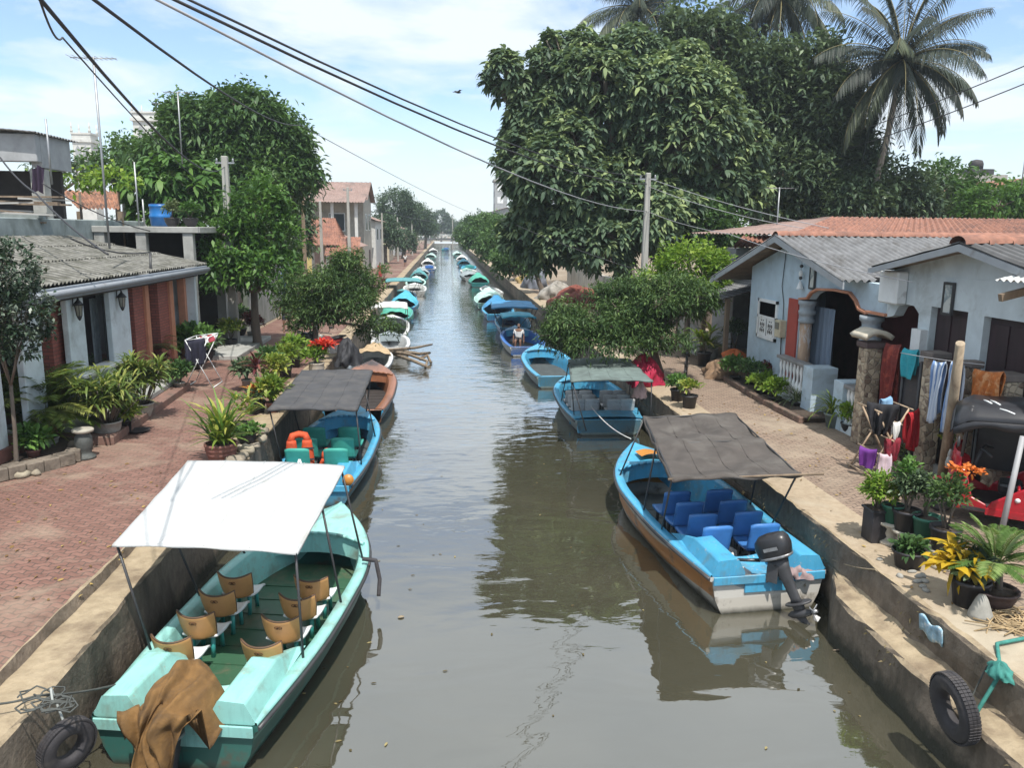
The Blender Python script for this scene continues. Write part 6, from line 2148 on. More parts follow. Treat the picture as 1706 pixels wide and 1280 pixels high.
# ------------------------------------------------------------------ plants in pots
def straps(mb, c, n, L, w, el0, el1, curl, seed, seg=6, mi=0, z0=0, rr=.03, lean=0):
    """Arching strap leaves from one crown; returns rnd values per face."""
    q = random.Random(seed)
    vals = []
    for i in range(n):
        az = i * 2.4 + q.uniform(-.4, .4)
        el = q.uniform(el0, el1)
        ll = L * q.uniform(.7, 1.1)
        p_ = Vector(c) + Vector((math.cos(az) * rr, math.sin(az) * rr, z0 + q.uniform(0, .03)))
        e = el
        vs = []
        sd_ = Vector((-math.sin(az), math.cos(az), 0))
        for k in range(seg + 1):
            t = k / seg
            ww = w * (math.sin(min(1, t * 2.2 + .25) * PI / 2)) * (1 - t ** 3) + .002
            vs += [p_ - sd_ * ww / 2 + Vector((0, 0, ww * .25)), p_ + sd_ * ww / 2 + Vector((0, 0, ww * .25))]
            e = el - curl * t * q.uniform(.9, 1.1)
            p_ = p_ + Vector((math.cos(az) * math.cos(e), math.sin(az) * math.cos(e), math.sin(e))) * ll / seg
        mb.add(vs, [(2 * k, 2 * k + 1, 2 * k + 3, 2 * k + 2) for k in range(seg)], mi, True)
        v_ = q.random()
        vals += [v_] * seg
    return vals


def with_rnd(o, vals):
    at = o.data.attributes.new('rnd', 'FLOAT', 'FACE')
    at.data.foreach_set('value', np.array(vals, np.float32))
    return o


def pot(r, kind, w, h, mt):
    """Hollow pot standing on z=0 of root r; returns soil height."""
    w /= 2
    if kind == 'ring':
        pr = [(w * .72, 0), (w * .8, h * .12), (w * .84, h * .14), (w * .84, h * .2), (w * .86, h * .38), (w * .93, h * .42), (w * .93, h * .5), (w * .92, h * .62), (w * .99, h * .66), (w * .99, h * .74), (w * .97, h * .84), (w * 1.04, h * .88), (w * 1.04, h), (w * .92, h), (w * .9, h * .86), (.01, h * .86)]
    elif kind == 'urn':
        pr = [(w * .6, 0), (w * .65, h * .1), (w * .9, h * .4), (w, h * .62), (w * .92, h * .85), (w * 1.02, h * .93), (w * 1.02, h), (w * .86, h), (w * .84, h * .88), (.01, h * .88)]
    elif kind == 'bowl':
        pr = [(w * .5, 0), (w * .7, h * .2), (w * .92, h * .6), (w * .97, h * .9), (w * 1.04, h * .92), (w * 1.04, h), (w * .93, h), (w * .9, h * .86), (.01, h * .86)]
    else:
        pr = [(w * .74, 0), (w * .95, h * .86), (w * 1.05, h * .87), (w * 1.05, h), (w * .95, h), (w * .92, h * .88), (.01, h * .88)]
    if kind == 'square':
        m = MB()
        m.prism([(-w * .85, -w * .85, 0), (w * .85, -w * .85, 0), (w * .85, w * .85, 0), (-w * .85, w * .85, 0)], (0, 0, h * .96))
        m.box(-w, w, -w, w, h * .93, h * 1.0)
        m.build('pot', mt, r, bev=.01)
        MB().box(-w * .8, w * .8, -w * .8, w * .8, h + .001, h + .012).build('soil', soil, r)
        return h
    MB().lathe(pr, 22, 0).build('pot', mt, r)
    MB().lathe([(w * .88, 0), (.01, .02)], 14, 0, (0, 0, h * .87)).build('soil', soil, r)
    return h * .88


def bush(r, c, rad, n, L, w, lm, seed=0, droop=.2, stems=5, hz=None, name='foliage', six=True, up=.4):
    """Leafy shrub: stems fanning from the soil to a rounded mass of leaves."""
    rad = np.array(rad if isinstance(rad, (tuple, list)) else (rad, rad, rad * .9))
    g_ = np.random.default_rng(seed)
    d = unit(g_.normal(0, 1, (n, 3)))
    d[:, 2] = np.abs(d[:, 2]) * .9 - .25
    k = g_.random((n, 1)) ** .45
    # clumpy: pull points towards a few centres
    cc = unit(g_.normal(0, 1, (7, 3))) * np.array([.7, .7, .6])
    j = g_.integers(0, 7, n)
    off = (d * k) * .62 + cc[j] * .5
    P = np.array(c) + off * rad
    D = unit(off + g_.normal(0, .45, (n, 3)) + np.array([0, 0, up]))
    rv = np.clip(g_.random(7)[j] * .5 + g_.random(n) * .55, 0, 1)
    sz = g_.uniform(.65, 1.15, n)
    leaf_mesh(name, P, D, L * sz, w * sz, lm, r, droop, .15, rv, six=six)
    if stems:
        m = MB()
        for i in range(stems):
            e = Vector(c) + Vector((cc[i % 7][0] * rad[0] * .7, cc[i % 7][1] * rad[1] * .7, cc[i % 7][2] * rad[2] * .5))
            b = Vector((c[0] * .3 + rnd.uniform(-.03, .03), c[1] * .3 + rnd.uniform(-.03, .03), hz if hz is not None else 0))
            m.tube([b, b.lerp(e, .5) + Vector((0, 0, .05)), e], [.016, .012, .006], 5)
        m.build('stems', bark, r)


def rosettes(r, spots, n, L, w, lm, seed, el=(0, 1.2), curl=.9, name='foliage'):
    m = MB()
    vals = []
    for i, c in enumerate(spots):
        vals += straps(m, c, n, L, w, el[0], el[1], curl, seed + i)
    return with_rnd(m.build(name, lm, r, fixn=False), vals)


def canes(r, n, h, spr, lm, seed, z0, fan=8, L=.3, w=.035):
    """Rhapis style canes, each topped and sided with fans of narrow fingers."""
    q = random.Random(seed)
    m = MB()
    sp = []
    for i in range(n):
        an, rr = q.uniform(0, 6.28), spr * math.sqrt(q.random())
        hh = h * q.uniform(.45, 1.0) * (1 - .35 * rr / spr)
        top = Vector((math.cos(an) * rr, math.sin(an) * rr, z0 + hh))
        b = Vector((math.cos(an) * rr * .25, math.sin(an) * rr * .25, z0 - .03))
        m.tube([b, b.lerp(top, .6), top], .012, 5)
        sp.append(top)
        if hh > h * .6:
            sp.append(b.lerp(top, .68) + Vector((q.uniform(-.08, .08), q.uniform(-.08, .08), 0)))
    m.build('canes', bark, r)
    rosettes(r, sp, fan, L, w, lm, seed, (-.3, 1.1), .9)


def fronds(r, c, n, L, lm, seed, el=(.3, 1.3), curl=1.3, lw=.022, ll=.24, nl=22, stemc=None):
    q = random.Random(seed)
    P, D, LL, RV = [], [], [], []
    m = MB()
    for i in range(n):
        az = i * 2.4 + q.uniform(-.3, .3)
        e0 = q.uniform(*el)
        Lf = L * q.uniform(.75, 1.1)
        p_ = Vector(c) + Vector((math.cos(az) * .04, math.sin(az) * .04, 0))
        ps = [p_.copy()]
        for k in range(10):
            e = e0 - curl * (k / 10) ** 1.4
            p_ = p_ + Vector((math.cos(az) * math.cos(e), math.sin(az) * math.cos(e), math.sin(e))) * Lf / 10
            ps.append(p_.copy())
        m.tube(ps, [.010 * (1 - .8 * k / 10) for k in range(11)], 4)
        base = q.uniform(0, .7)
        for k in range(3, nl):
            s = k / nl
            i0 = min(9, int(s * 10))
            a = ps[i0].lerp(ps[i0 + 1], s * 10 - i0)
            tg = (ps[i0 + 1] - ps[i0]).normalized()
            sd_ = tg.cross(Vector((0, 0, 1)))
            sd_ = sd_.normalized() if sd_.length > .05 else Vector((1, 0, 0))
            for sg in (-1, 1):
                P.append(a)
                D.append(sd_ * sg * .8 + tg * .7 + Vector((0, 0, .12)))
                LL.append(ll * math.sin(min(1, .25 + s * 1.1) * PI * .55 + .3) * (1 - .5 * max(0, s - .7) / .3))
                RV.append(min(1, base + q.uniform(0, .3)))
    m.build('frond_stems', lf_stem, r)
    leaf_mesh('fronds', P, D, LL, lw, lm, r, .25, .1, RV, six=False, roll=.1)


lf_stem = mat('green_stem', (.14, .17, .05), .6, .2, 6)


def pp(label, u, v, kind, w, h, mt, group=None, z=GZ, name='potted_plant', cat='potted plant'):
    r = thing(name, label, cat, pz(u, v, z), group=group)
    return r, pot(r, kind, w, h, mt)


GL, GR = 'potted plants on the left bank', 'potted plants on the right bank'
# --- left bank
r, z = pp('yellow green strap leaved plant in a ringed terracotta pot on the kerb', 370, 770, 'ring', .62, .40, terra, GL)
rosettes(r, [(0, 0, z), (.10, .05, z), (-.1, .04, z), (.03, -.1, z + .05), (.12, .1, z + .25), (-.05, .1, z + .4)], 15, .85, .07, lf_strap, 21, (.5, 1.5), 1.1)
rosettes(r, [(.05, .05, z + .1), (-.12, 0, z)], 12, 1.15, .05, lf_green, 25, (.95, 1.5), .7, 'upright_leaves')
r, z = pp('dense rhapis palm in a wide grey pot beside the stone stool', 180, 732, 'bowl', .62, .42, cement_grey, GL)
canes(r, 44, 1.3, .68, lf_rhapis, 31, z, 13, .42, .05)
r, z = pp('tall rhapis palm in a grey pot by the veranda step', 237, 698, 'bowl', .58, .40, cement_grey, GL)
canes(r, 44, 1.45, .55, lf_rhapis, 37, z, 13, .42, .05)
r, z = pp('big feathery areca palm in a grey ringed pot at the left', 40, 748, 'ring', .7, .5, cement_grey, GL)
for k, (dx, dy) in enumerate(((.35, .45), (.1, .3), (.55, .65))):
    fronds(r, (dx * .6, dy * .5, z), 20, 1.75, lf_rhapis, 41 + k, (.5, 1.45), 1.4, .05, .38, 28)
r, z = pp('spider plant with thin arching yellow striped leaves on the planter', 78, 752, 'bowl', .5, .3, cement_grey, GL)
rosettes(r, [(0, 0, z), (.05, .05, z)], 26, .62, .04, lf_strap, 51, (.1, 1.45), 1.6)
r, z = pp('yellow leaved plant cut by the left frame edge', 4, 775, 'bowl', .4, .26, blackpot, GL)
rosettes(r, [(0, 0, z)], 22, .5, .05, lf_strap, 55, (.1, 1.3), 1.4)
r, z = pp('fern like palm spreading before the brick veranda panel', 246, 634, 'bowl', .5, .4, blackpot, GL)
fronds(r, (0, 0, z + .45), 18, 1.15, lf_areca, 57, (.2, 1.2), 1.5, .03, .28, 24)
MB().tube([(0, 0, z - .05), (0, 0, z + .45)], .05, 7).build('trunk', bark, r)
r, z = pp('rounded green leafy shrub in a dark pot behind the drying rack', 330, 615, 'bowl', .5, .35, blackpot, GL)
bush(r, (0, 0, z + .75), (.9, .8, .7), 900, .26, .10, lf_green, 61, hz=z)
r, z = pp('dusky red leaved shrub by the veranda step', 272, 640, 'bowl', .42, .32, cement_grey, GL)
bush(r, (0, 0, z + .35), (.5, .5, .42), 420, .16, .07, lf_red, 63, hz=z)
r, z = pp('small shrub with pinkish flowers behind the white coping', 165, 660, 'bowl', .4, .5, cement_grey, GL)
bush(r, (0, 0, z + .4), (.4, .4, .5), 420, .13, .05, lf_dark, 65, hz=z)
r, z = pp('orange leaved croton in a black pot on the left kerb', 430, 690, 'cone', .40, .34, blackpot, GL)
rosettes(r, [(0, 0, z + .2), (.12, .1, z + .3), (-.12, .05, z + .28), (.05, -.1, z + .15)], 15, .36, .075, lf_orange, 71, (.1, 1.3), .9)
bush(r, (0, 0, z + .15), (.35, .35, .25), 200, .2, .07, lf_dark, 72, hz=z)
r, z = pp('burgundy cordyline on a bare stem behind the orange croton', 428, 662, 'cone', .36, .32, blackpot, GL)
MB().tube([(0, 0, z), (.02, 0, z + .5)], .018, 6).build('trunk', bark, r)
rosettes(r, [(.02, 0, z + .5), (.02, 0, z + .62)], 16, .5, .085, lf_red, 73, (-.1, 1.4), 1.0)
for k, (u, v, lab) in enumerate(((462, 655, 'bushy yellow green croton in a black pot beside the black canopy'), (476, 630, 'bushy croton nearer the poinsettia on the left kerb'))):
    r, z = pp(lab, u, v, 'cone', .42, .36, blackpot, GL)
    bush(r, (0, 0, z + .45), (.48, .48, .5), 620, .2, .075, lf_strap, 75 + k, hz=z)
r, z = pp('straggly green plant with small leaves between pot and croton', 402, 725, 'cone', .36, .3, blackpot, GL)
rosettes(r, [(0, 0, z + .3), (.15, .1, z + .45), (-.1, .1, z + .5), (.2, 0, z + .2)], 14, .55, .06, lf_strap, 81, (.1, 1.2), 1.1)
r, z = pp('low green creeper in a dark pot beside the quay rubble', 412, 742, 'bowl', .4, .26, blackpot, GL)
bush(r, (0, 0, z + .12), (.36, .36, .2), 280, .14, .07, lf_green, 83, hz=z)
r, z = pp('red poinsettia in a round pale pot near the motorcycles', 528, 626, 'urn', .5, .42, mat('pale_pot', (.42, .37, .31), .7, .15, 6), GL)
bush(r, (0, 0, z + .3), (.55, .5, .42), 420, .2, .09, lf_lime, 85, hz=z)
bush(r, (.22, .05, z + .62), (.4, .35, .2), 260, .2, .08, lf_flower, 86, stems=0, name='red_flowers')
for k, (u, v, s, lab) in enumerate(((385, 580, 1.0, 'shrub with mottled leaves right of the drying rack'), (400, 560, 1.2, 'dark leafy shrub near the foot of the concrete pole'), (350, 600, .8, 'dark low shrub behind the drying rack'), (300, 600, 1.0, 'dark shrub below the brick veranda panels'))):
    r, z = pp(lab, u, v, 'bowl', .5 * s, .35, blackpot, GL)
    bush(r, (0, 0, z + .5 * s), (.6 * s, .6 * s, .55 * s), 480, .22, .09, [lf_strap, lf_dark, lf_dark, lf_dark][k], 91 + k, hz=z)
for k, (u, v, Y_, lab) in enumerate(((287, 372, 0, 'flowering shrub in a black pot on the flat concrete roof'), (318, 372, 0, 'smaller shrub in a black pot at the concrete roof edge'))):
    q = pz(u, 372, 5.84) if False else px(u, 374, -9.9 + k * .7)
    q.z = 5.84
    r = thing('potted_plant', lab, 'potted plant', q, group='potted plants on the flat concrete roof')
    z = pot(r, 'bowl', .55, .32, blackpot)
    bush(r, (0, 0, z + .35), (.42, .42, .4), 320, .18, .08, [lf_grass, lf_green][k], 97 + k, hz=z)

for k, (u, v, s, lm, lab) in enumerate(((95, 735, .8, lf_lime, 'lime leaved shrub crowding the stone stool'), (20, 720, .9, lf_strap, 'yellowish shrub under the small tree at the left edge'), (58, 775, .6, lf_green, 'low green plant on the broken brick planter edge'), (212, 722, .55, lf_strap, 'small yellowish plant at the corner of the cement step'), (300, 655, .7, lf_mango, 'green shrub at the far end of the cement step'), (448, 640, .9, lf_mango, 'leafy green shrub behind the burgundy cordyline'), (492, 612, .9, lf_lime, 'lime shrub on the left kerb just before the poinsettia'), (412, 650, .7, lf_dark, 'dark low shrub between the cordyline and the drying rack lane'),
                                       (455, 690, .8, lf_strap, 'yellowish shrub against the black canopy edge'), (205, 690, .8, lf_green, 'green shrub between the two rhapis palms'), (130, 712, .9, lf_dark, 'dark shrub behind the stone stool'), (390, 560, 1.3, lf_mango, 'tall green shrub by the foot of the mid green tree'),
                                       (440, 530, 1.2, lf_green, 'green shrub beside the raised concrete slab'), (420, 565, .9, lf_red, 'reddish shrub at the end of the veranda lane'), (640, 470, 1.5, lf_green, 'leafy shrub on the distant left lane edge'))):
    r, z = pp(lab, u, v, 'cone', .42 * s, .32, [blackpot, cement_grey, terra][k % 3], GL)
    bush(r, (0, 0, z + .5 * s), (.6 * s, .6 * s, .62 * s), 520, .2, .075, lm, 171 + k, hz=z)
# --- right bank
r, z = pp('yellow green shrub in a tall square black planter', 1458, 900, 'square', .36, .52, blackpot, GR)
bush(r, (0, 0, z + .32), (.34, .32, .4), 620, .12, .042, lf_lime, 101, hz=z)
ped = mat('whitewashed_pedestal', (.44, .40, .33), .8, .2, 6, (.22, .19, .15), (.5, .7), 3)


def pedestal(u, v, h, label, w=.34):
    r = thing('plant_pedestal', label, 'pedestal', pz(u, v), group='cement baluster pedestals under the pots')
    w /= 2
    MB().lathe([(w * 1.05, 0), (w * 1.05, .05), (w * .7, .07), (w * .45, h * .3), (w * .62, h * .5), (w * .5, h * .68), (w * .75, h * .84)], 16).build('shaft', ped, r)
    MB().lathe([(w * .75, h * .84), (w * 1.12, h * .88), (w * 1.12, h), (.01, h)], 16).build('cap', ped, r)
    return GZ + h


zp = pedestal(1482, 905, .34, 'cement pedestal under the green pot by the square planter')
r, z = pp('green plastic pot with a thin yellowish plant on a cement pedestal', 1483, 905, 'cone', .34, .30, greenpot, GR, z=zp) if False else (thing('potted_plant', 'thin yellowish plant in a green pot on a cement pedestal', 'potted plant', pz(1482, 905) + Vector((0, 0, .34)), group=GR), 0)
z = pot(r, 'cone', .32, .28, greenpot)
bush(r, (.02, 0, z + .22), (.22, .22, .28), 170, .12, .045, lf_strap, 103, hz=z)
zp = pedestal(1505, 915, .30, 'cement pedestal under the black pot with tall dark shrub')
r = thing('potted_plant', 'tall dark twiggy shrub in a black pot on a cement pedestal', 'potted plant', pz(1505, 915) + Vector((0, 0, .30)), group=GR)
z = pot(r, 'cone', .40, .32, blackpot)
bush(r, (0, 0, z + .40), (.30, .28, .46), 620, .11, .04, lf_dark, 105, hz=z)
bush(r, (.0, .1, z + .55), (.25, .25, .4), 240, .10, .04, lf_green, 106, stems=0, name='young_leaves')
zp = pedestal(1538, 925, .28, 'cement pedestal under the empty looking green pot')
r = thing('potted_plant', 'green pot with dark stems on a pedestal beside the orange blossoms', 'potted plant', pz(1538, 925) + Vector((0, 0, .28)), group=GR)
z = pot(r, 'cone', .40, .32, greenpot)
bush(r, (.0, .1, z + .45), (.24, .24, .42), 300, .10, .035, lf_dark, 107, hz=z)
zp = pedestal(1568, 945, .26, 'cement pedestal under the black pot with orange blossoms')
r = thing('potted_plant', 'woody shrub with orange blossoms in a black pot on a pedestal', 'potted plant', pz(1568, 945) + Vector((0, 0, .26)), group=GR)
z = pot(r, 'cone', .40, .34, blackpot)
bush(r, (0, 0, z + .48), (.34, .34, .50), 560, .11, .042, lf_fine, 109, hz=z)
bush(r, (.16, -.02, z + .86), (.30, .28, .09), 90, .09, .05, lf_orflower, 110, stems=0, name='orange_blossoms')
r, z = pp('low dark leafy plant in a black bowl below the pedestals', 1512, 945, 'cone', .44, .26, blackpot, GR)
bush(r, (0, 0, z + .10), (.25, .25, .2), 240, .13, .06, lf_mango, 111, hz=z)
r, z = pp('yellowing croton in a wide black pot near the quay edge', 1612, 1008, 'cone', .46, .36, blackpot, GR)
bush(r, (-.12, .02, z + .22), (.38, .34, .2), 120, .24, .12, lf_yel, 113, droop=.5, hz=z)
bush(r, (-.02, .05, z + .2), (.36, .32, .22), 190, .2, .09, lf_dark, 114, stems=0, name='dark_leaves')
rosettes(r, [(-.1, .25, z + .3)], 7, .42, .12, lf_yel, 115, (.3, 1.4), 1.0, 'upright_leaves')
r, z = pp('cycad like palm with fan of green leaves in a dark round pot', 1652, 1012, 'bowl', .56, .26, mat('brown_black_pot', (.055, .035, .035), .6, .25, 6), GR)
m = MB()
m.tube([(-.08, 0, z - .03), (-.07, .02, z + .30)], [.045, .035], 7)
m.tube([(.07, 0, z - .03), (.06, .02, z + .30)], [.045, .035], 7)
m.build('trunk', bark, r)
fronds(r, (0, .02, z + .36), 18, .66, lf_cycad, 117, (.25, 1.4), .8, .03, .22, 24)
r, z = pp('dark bushy shrub in a black bowl on the lane by the fence', 1517, 775, 'bowl', .55, .22, blackpot, GR)
bush(r, (0, 0, z + .12), (.42, .36, .24), 520, .15, .05, lf_grass, 119, hz=z)
r, z = pp('yellow green spider plant in a blue grey pot before the porch', 1390, 712, 'cone', .52, .36, mat('bluegrey_pot', (.17, .22, .23), .6, .2, 6), GR)
rosettes(r, [(0, 0, z), (.08, 0, z), (-.08, .02, z)], 24, .85, .045, lf_strap, 121, (.3, 1.5), 1.7)
r, z = pp('light green bush in a shallow dark bowl beside the spider plant', 1418, 722, 'bowl', .5, .24, blackpot, GR)
bush(r, (0, 0, z + .25), (.42, .40, .36), 620, .14, .06, lf_lime, 123, hz=z)
for k, (u, v, s, lm, lab) in enumerate(((1225, 632, 1.0, lf_green, 'green shrub at the far end of the low planter'), (1250, 640, 1.1, lf_mango, 'mid green bush in the planter below the white window'), (1268, 655, .85, lf_lime, 'light green bush at the front of the planter'),
                                       (1283, 640, 1.0, lf_red, 'dark red leaved shrub in the planter below the meter box'), (1290, 668, .85, lf_lime, 'bright lime shrub in the planter by the balusters'))):
    r, z = pp(lab, u, v + 6, 'cone', .36, .22, blackpot, 'planter shrubs before the blue house')
    bush(r, (0, 0, z + .36 * s), (.5 * s, .5 * s, .44 * s), 560, .16, .065, lm, 131 + k, hz=z)
r, z = pp('grassy grey green clump in the planter before the balusters', 1330, 682, 'cone', .42, .22, blackpot, 'planter shrubs before the blue house')
rosettes(r, [(0, 0, z), (.1, .05, z), (-.1, 0, z), (0, .12, z)], 26, .7, .022, lf_grass, 141, (.4, 1.5), 1.5)
for k, (u, v, kind, w, h, mt_, lm, lab) in enumerate(((1128, 668, 'cone', .4, .34, blackpot, lf_green, 'leafy green plant in a black pot beside the tree trunk'), (1148, 680, 'cone', .42, .36, blackpot, lf_yel, 'yellow leaved plant in a black pot at the lane corner'))):
    r, z = pp(lab, u, v, kind, w, h, mt_, GR)
    bush(r, (0, 0, z + .25), (.36, .36, .3), 340, .16, .06, [lf_green, lf_strap][k], 145 + k, hz=z)
r, z = pp('tall pale cordyline in a dark pot beside the lean to shed', 1172, 610, 'cone', .5, .5, blackpot, GR)
rosettes(r, [(0, 0, z + .4), (.25, .1, z + .7), (-.2, .1, z + .55), (.1, -.1, z + .3)], 14, .6, .11, lf_strap, 151, (0, 1.3), .8)
m = MB()
for e in ((0, 0, z + .4), (.25, .1, z + .7), (-.2, .1, z + .55)):
    m.tube([(0, 0, z - .03), e], .016, 5)
m.build('stems', bark, r)
r, z = pp('clipped dark round shrub in a pot at the corner of the blue house', 1222, 602, 'bowl', .5, .4, cement_grey, GR)
bush(r, (0, 0, z + .85), (.55, .55, .55), 900, .12, .05, lf_dark, 155, hz=z)
r, z = pp('feathery plant in a pot between the shed and the clipped shrub', 1186, 598, 'urn', .42, .4, cement_grey, GR)
fronds(r, (0, 0, z), 14, 1.0, lf_areca, 157, (.5, 1.4), 1.2, .028, .26, 20)
# climber on the stone pillar fence
cr = thing('climber', 'thin green climber growing up before the stone pillars', 'climber', pz(1590, 800))
bush(cr, (-.05, .2, 1.1), (.35, .5, .75), 420, .11, .06, lf_strap, 161, hz=0)
cr2 = thing('climber', 'sparse leafy climber at the iron gate edge', 'climber', pz(1548, 770))
bush(cr2, (0, 0, 1.0), (.22, .35, .6), 160, .12, .07, lf_green, 163, hz=0)
# ------------------------------------------------------------------ poles, masts, wires
def upole(label, ut, vt, ub, Y, w=.11, cross=0, mt=None, vb=None, round_=False, name='utility_pole', cat='utility pole', group='utility poles along the canal'):
    t_ = py(ut, vt, Y)
    zb = GZ if vb is None else py(ub, vb, Y).z
    r = thing(name, label, cat, (t_.x, Y, zb), group=group)
    h = t_.z - zb
    if round_:
        MB().tube([(0, 0, 0), (0, 0, h)], [w, w * .8], 8).build('pole', mt or steel, r)
    else:
        m = MB()
        m.prism([(-w, -w, 0), (w, -w, 0), (w, w, 0), (-w, w, 0)], (0, 0, h))
        o = m.build('pole', mt or pole_conc, r, bev=.02)
        for vv in o.data.vertices:
            if vv.co.z > h / 2:
                vv.co.x *= .65
                vv.co.y *= .65
    if cross:
        m = MB()
        for k in range(cross):
            z = h - .25 - k * .35
            m.box(-.35, .35, -.03, .03, z - .03, z + .03)
            for s in (-.3, 0, .3):
                m.lathe([(.03, 0), (.045, .04), (.03, .07), (.045, .1), (.02, .14)], 8, 0, (s, 0, z + .03))
        m.build('crossarm', steel, r)
    return r


upole('square concrete utility pole rising beside the mossy roofed house', 374, 260, 376, 32, .17, 1)
upole('concrete utility pole standing before the breadfruit tree', 1080, 288, 1073, 33, .15, 1)
upole('dark wooden utility pole behind the mid green tree, left bank', 502, 285, 502, 52, .13, 0, timber)
upole('grey utility pole in front of the orange pavilion roof', 533, 335, 533, 62, .13, 0, pole_conc)
upole('concrete utility pole before the two storey house', 579, 312, 579, 66, .14, 1, pole_conc)
upole('thin utility pole past the two storey house corner', 636, 355, 636, 95, .13)
upole('thin utility pole halfway down the distant left path', 662, 362, 662, 120, .13)
upole('thin pale utility pole on the far left bank', 686, 358, 686, 150, .13)
upole('pale utility pole at the right end of the bridge', 754, 362, 754, 200, .13)
# television masts
def mast(label, ut, vt, vb, Y, w=.022, yagi=True, base=None):
    t_, b_ = py(ut, vt, Y), py(ut, vb, Y)
    r = thing('antenna_mast', label, 'antenna', b_, group='television antenna masts on the rooftops')
    h = t_.z - b_.z
    MB().tube([(0, 0, -.3), (0, 0, h)], w, 6).build('mast', steel, r)
    if yagi:
        m = MB()
        m.tube([(-.55, 0, h - .03), (.55, 0, h - .03)], .012, 5)
        for k in range(9):
            x = -.5 + k * .125
            m.tube([(x, -.35 + k * .02, h - .03), (x, .35 - k * .02, h - .03)], .006, 4)
        m.build('antenna', alu, r)


mast('tall television mast with yagi antenna rising above the mossy roof', 181, 95, 395, 21.5, .03)
mast('bare rusty mast beside the unfinished house', 85, 198, 290, 25, .03, False)
mast('mast with slanting aerial at the left edge of the mango tree', 303, 153, 260, 34, .03)
mast('pale pipe rising from the roof slab corner left of the barrel', 232, 270, 378, 29.4, .03, False)
mast('short pale pipe beside the taller pipe on the roof slab', 241, 332, 378, 29.3, .03, False)
mast('thin mast standing behind the ridge of the blue house', 1293, 312, 395, 30, .025)
mast('slim mast at the far right skyline', 1703, 255, 300, 40, .03, False)


def wire(label, pts, sag=.25, r=.014, mt=None, group='overhead wires across the canal', name='overhead_wire'):
    m = MB()
    Pp = [py(u, v, Y) for u, v, Y in pts]
    out = []
    for i in range(len(Pp) - 1):
        n = 12
        for k in range(n + (1 if i == len(Pp) - 2 else 0)):
            t = k / n
            out.append(Pp[i].lerp(Pp[i + 1], t) - Vector((0, 0, sag * 4 * t * (1 - t))))
    m.tube(out, r, 6)
    o = m.build(name, mt or wire_m, None, Pp[0], world=True)
    return tag(o, label, 'wire', group)


wire('thick black cable from the top left corner to the concrete pole', [(62, -8, 6), (374, 278, 32)], .55, .016)
wire('slack black cable looped under the thick cable at top left', [(64, -8, 6.3), (104, 62, 9.5), (330, 300, 31)], .12, .010)
wire('lone black wire running from top left to the distant bridge', [(150, -6, 8), (500, 208, 38), (800, 360, 150)], .35, .018)
wire('lowest of the three wires passing before the breadfruit tree', [(252, -6, 8), (1078, 352, 33)], .45, .015, wire_w)
wire('middle of the three wires meeting the right utility pole', [(276, -8, 8), (1078, 306, 33)], .45, .017)
wire('uppermost of the three wires meeting the right utility pole', [(300, -8, 8), (1078, 292, 33)], .45, .014)
wire('pale wire from the right pole down to the blue house roof', [(1079, 296, 33), (1380, 380, 23)], .12, .012, wire_w)
wire('second pale wire from the right pole to the orange roof', [(1079, 310, 33), (1420, 392, 24)], .25, .012, wire_w)
wire('pale lower wire descending over the blue gable', [(1078, 352, 33), (1215, 390, 25), (1520, 470, 15)], .1, .011, wire_w)
wire('pale service wire crossing the whitish house front', [(1475, 461, 17.3), (1720, 487, 12.6)], .04, .009, white_paint)
wire('upper dark wire passing behind the leaning palm at top right', [(1720, 104, 30), (1400, 228, 44)], .1, .022)
wire('lower dark wire passing behind the leaning palm at top right', [(1720, 134, 30), (1400, 252, 44)], .1, .022)
wire('dark wire crossing the breadfruit tree low down', [(860, 375, 36), (1030, 440, 33), (1200, 480, 28)], .05, .014)
wire('service cable sagging from the unfinished house to the mossy roof', [(0, 262, 23), (60, 322, 21), (180, 424, 17.5)], .1, .022)
wire('service cable running across the parapet to the roof edge', [(70, 305, 22), (250, 385, 24)], .15, .016)
wire('cable hanging along the mossy roof to the bent service pipe', [(118, 398, 19), (250, 420, 22.5)], .15, .018)
wire('thin line between far poles above the bridge', [(640, 352, 95), (750, 372, 190)], .3, .03)
sp_ = px(250, 420, -8.3)
tag(MB().tube([(0, 0, 0), (.02, -.1, -.35), (.03, -.2, -.62)], .035, 7).build('service_pipe', black_steel, None, sp_), 'short dark service pipe leaning on the mossy roof edge', 'pipe')

# ------------------------------------------------------------------ masonry edging and steps
def edging(label, pts, w, h, mt, name='planter_edging', cat='edging', z=GZ):
    m = MB()
    P_ = [pz(u, v, z) for u, v in pts]
    for i in range(len(P_) - 1):
        a, b = P_[i], P_[i + 1]
        dv = b - a
        n = max(1, int(dv.length / .27))
        for k in range(n):
            c = a.lerp(b, (k + .5) / n)
            m.obox((c.x + rnd.uniform(-.015, .015), c.y, z + h / 2 + rnd.uniform(-.012, .012)), (dv.length / n * .97, w * rnd.uniform(.9, 1.08), h), (0, 0, math.atan2(dv.y, dv.x) + rnd.uniform(-.03, .03)))
    return tag(m.build(name, mt, None, P_[0], world=True, bev=.015), label, cat)


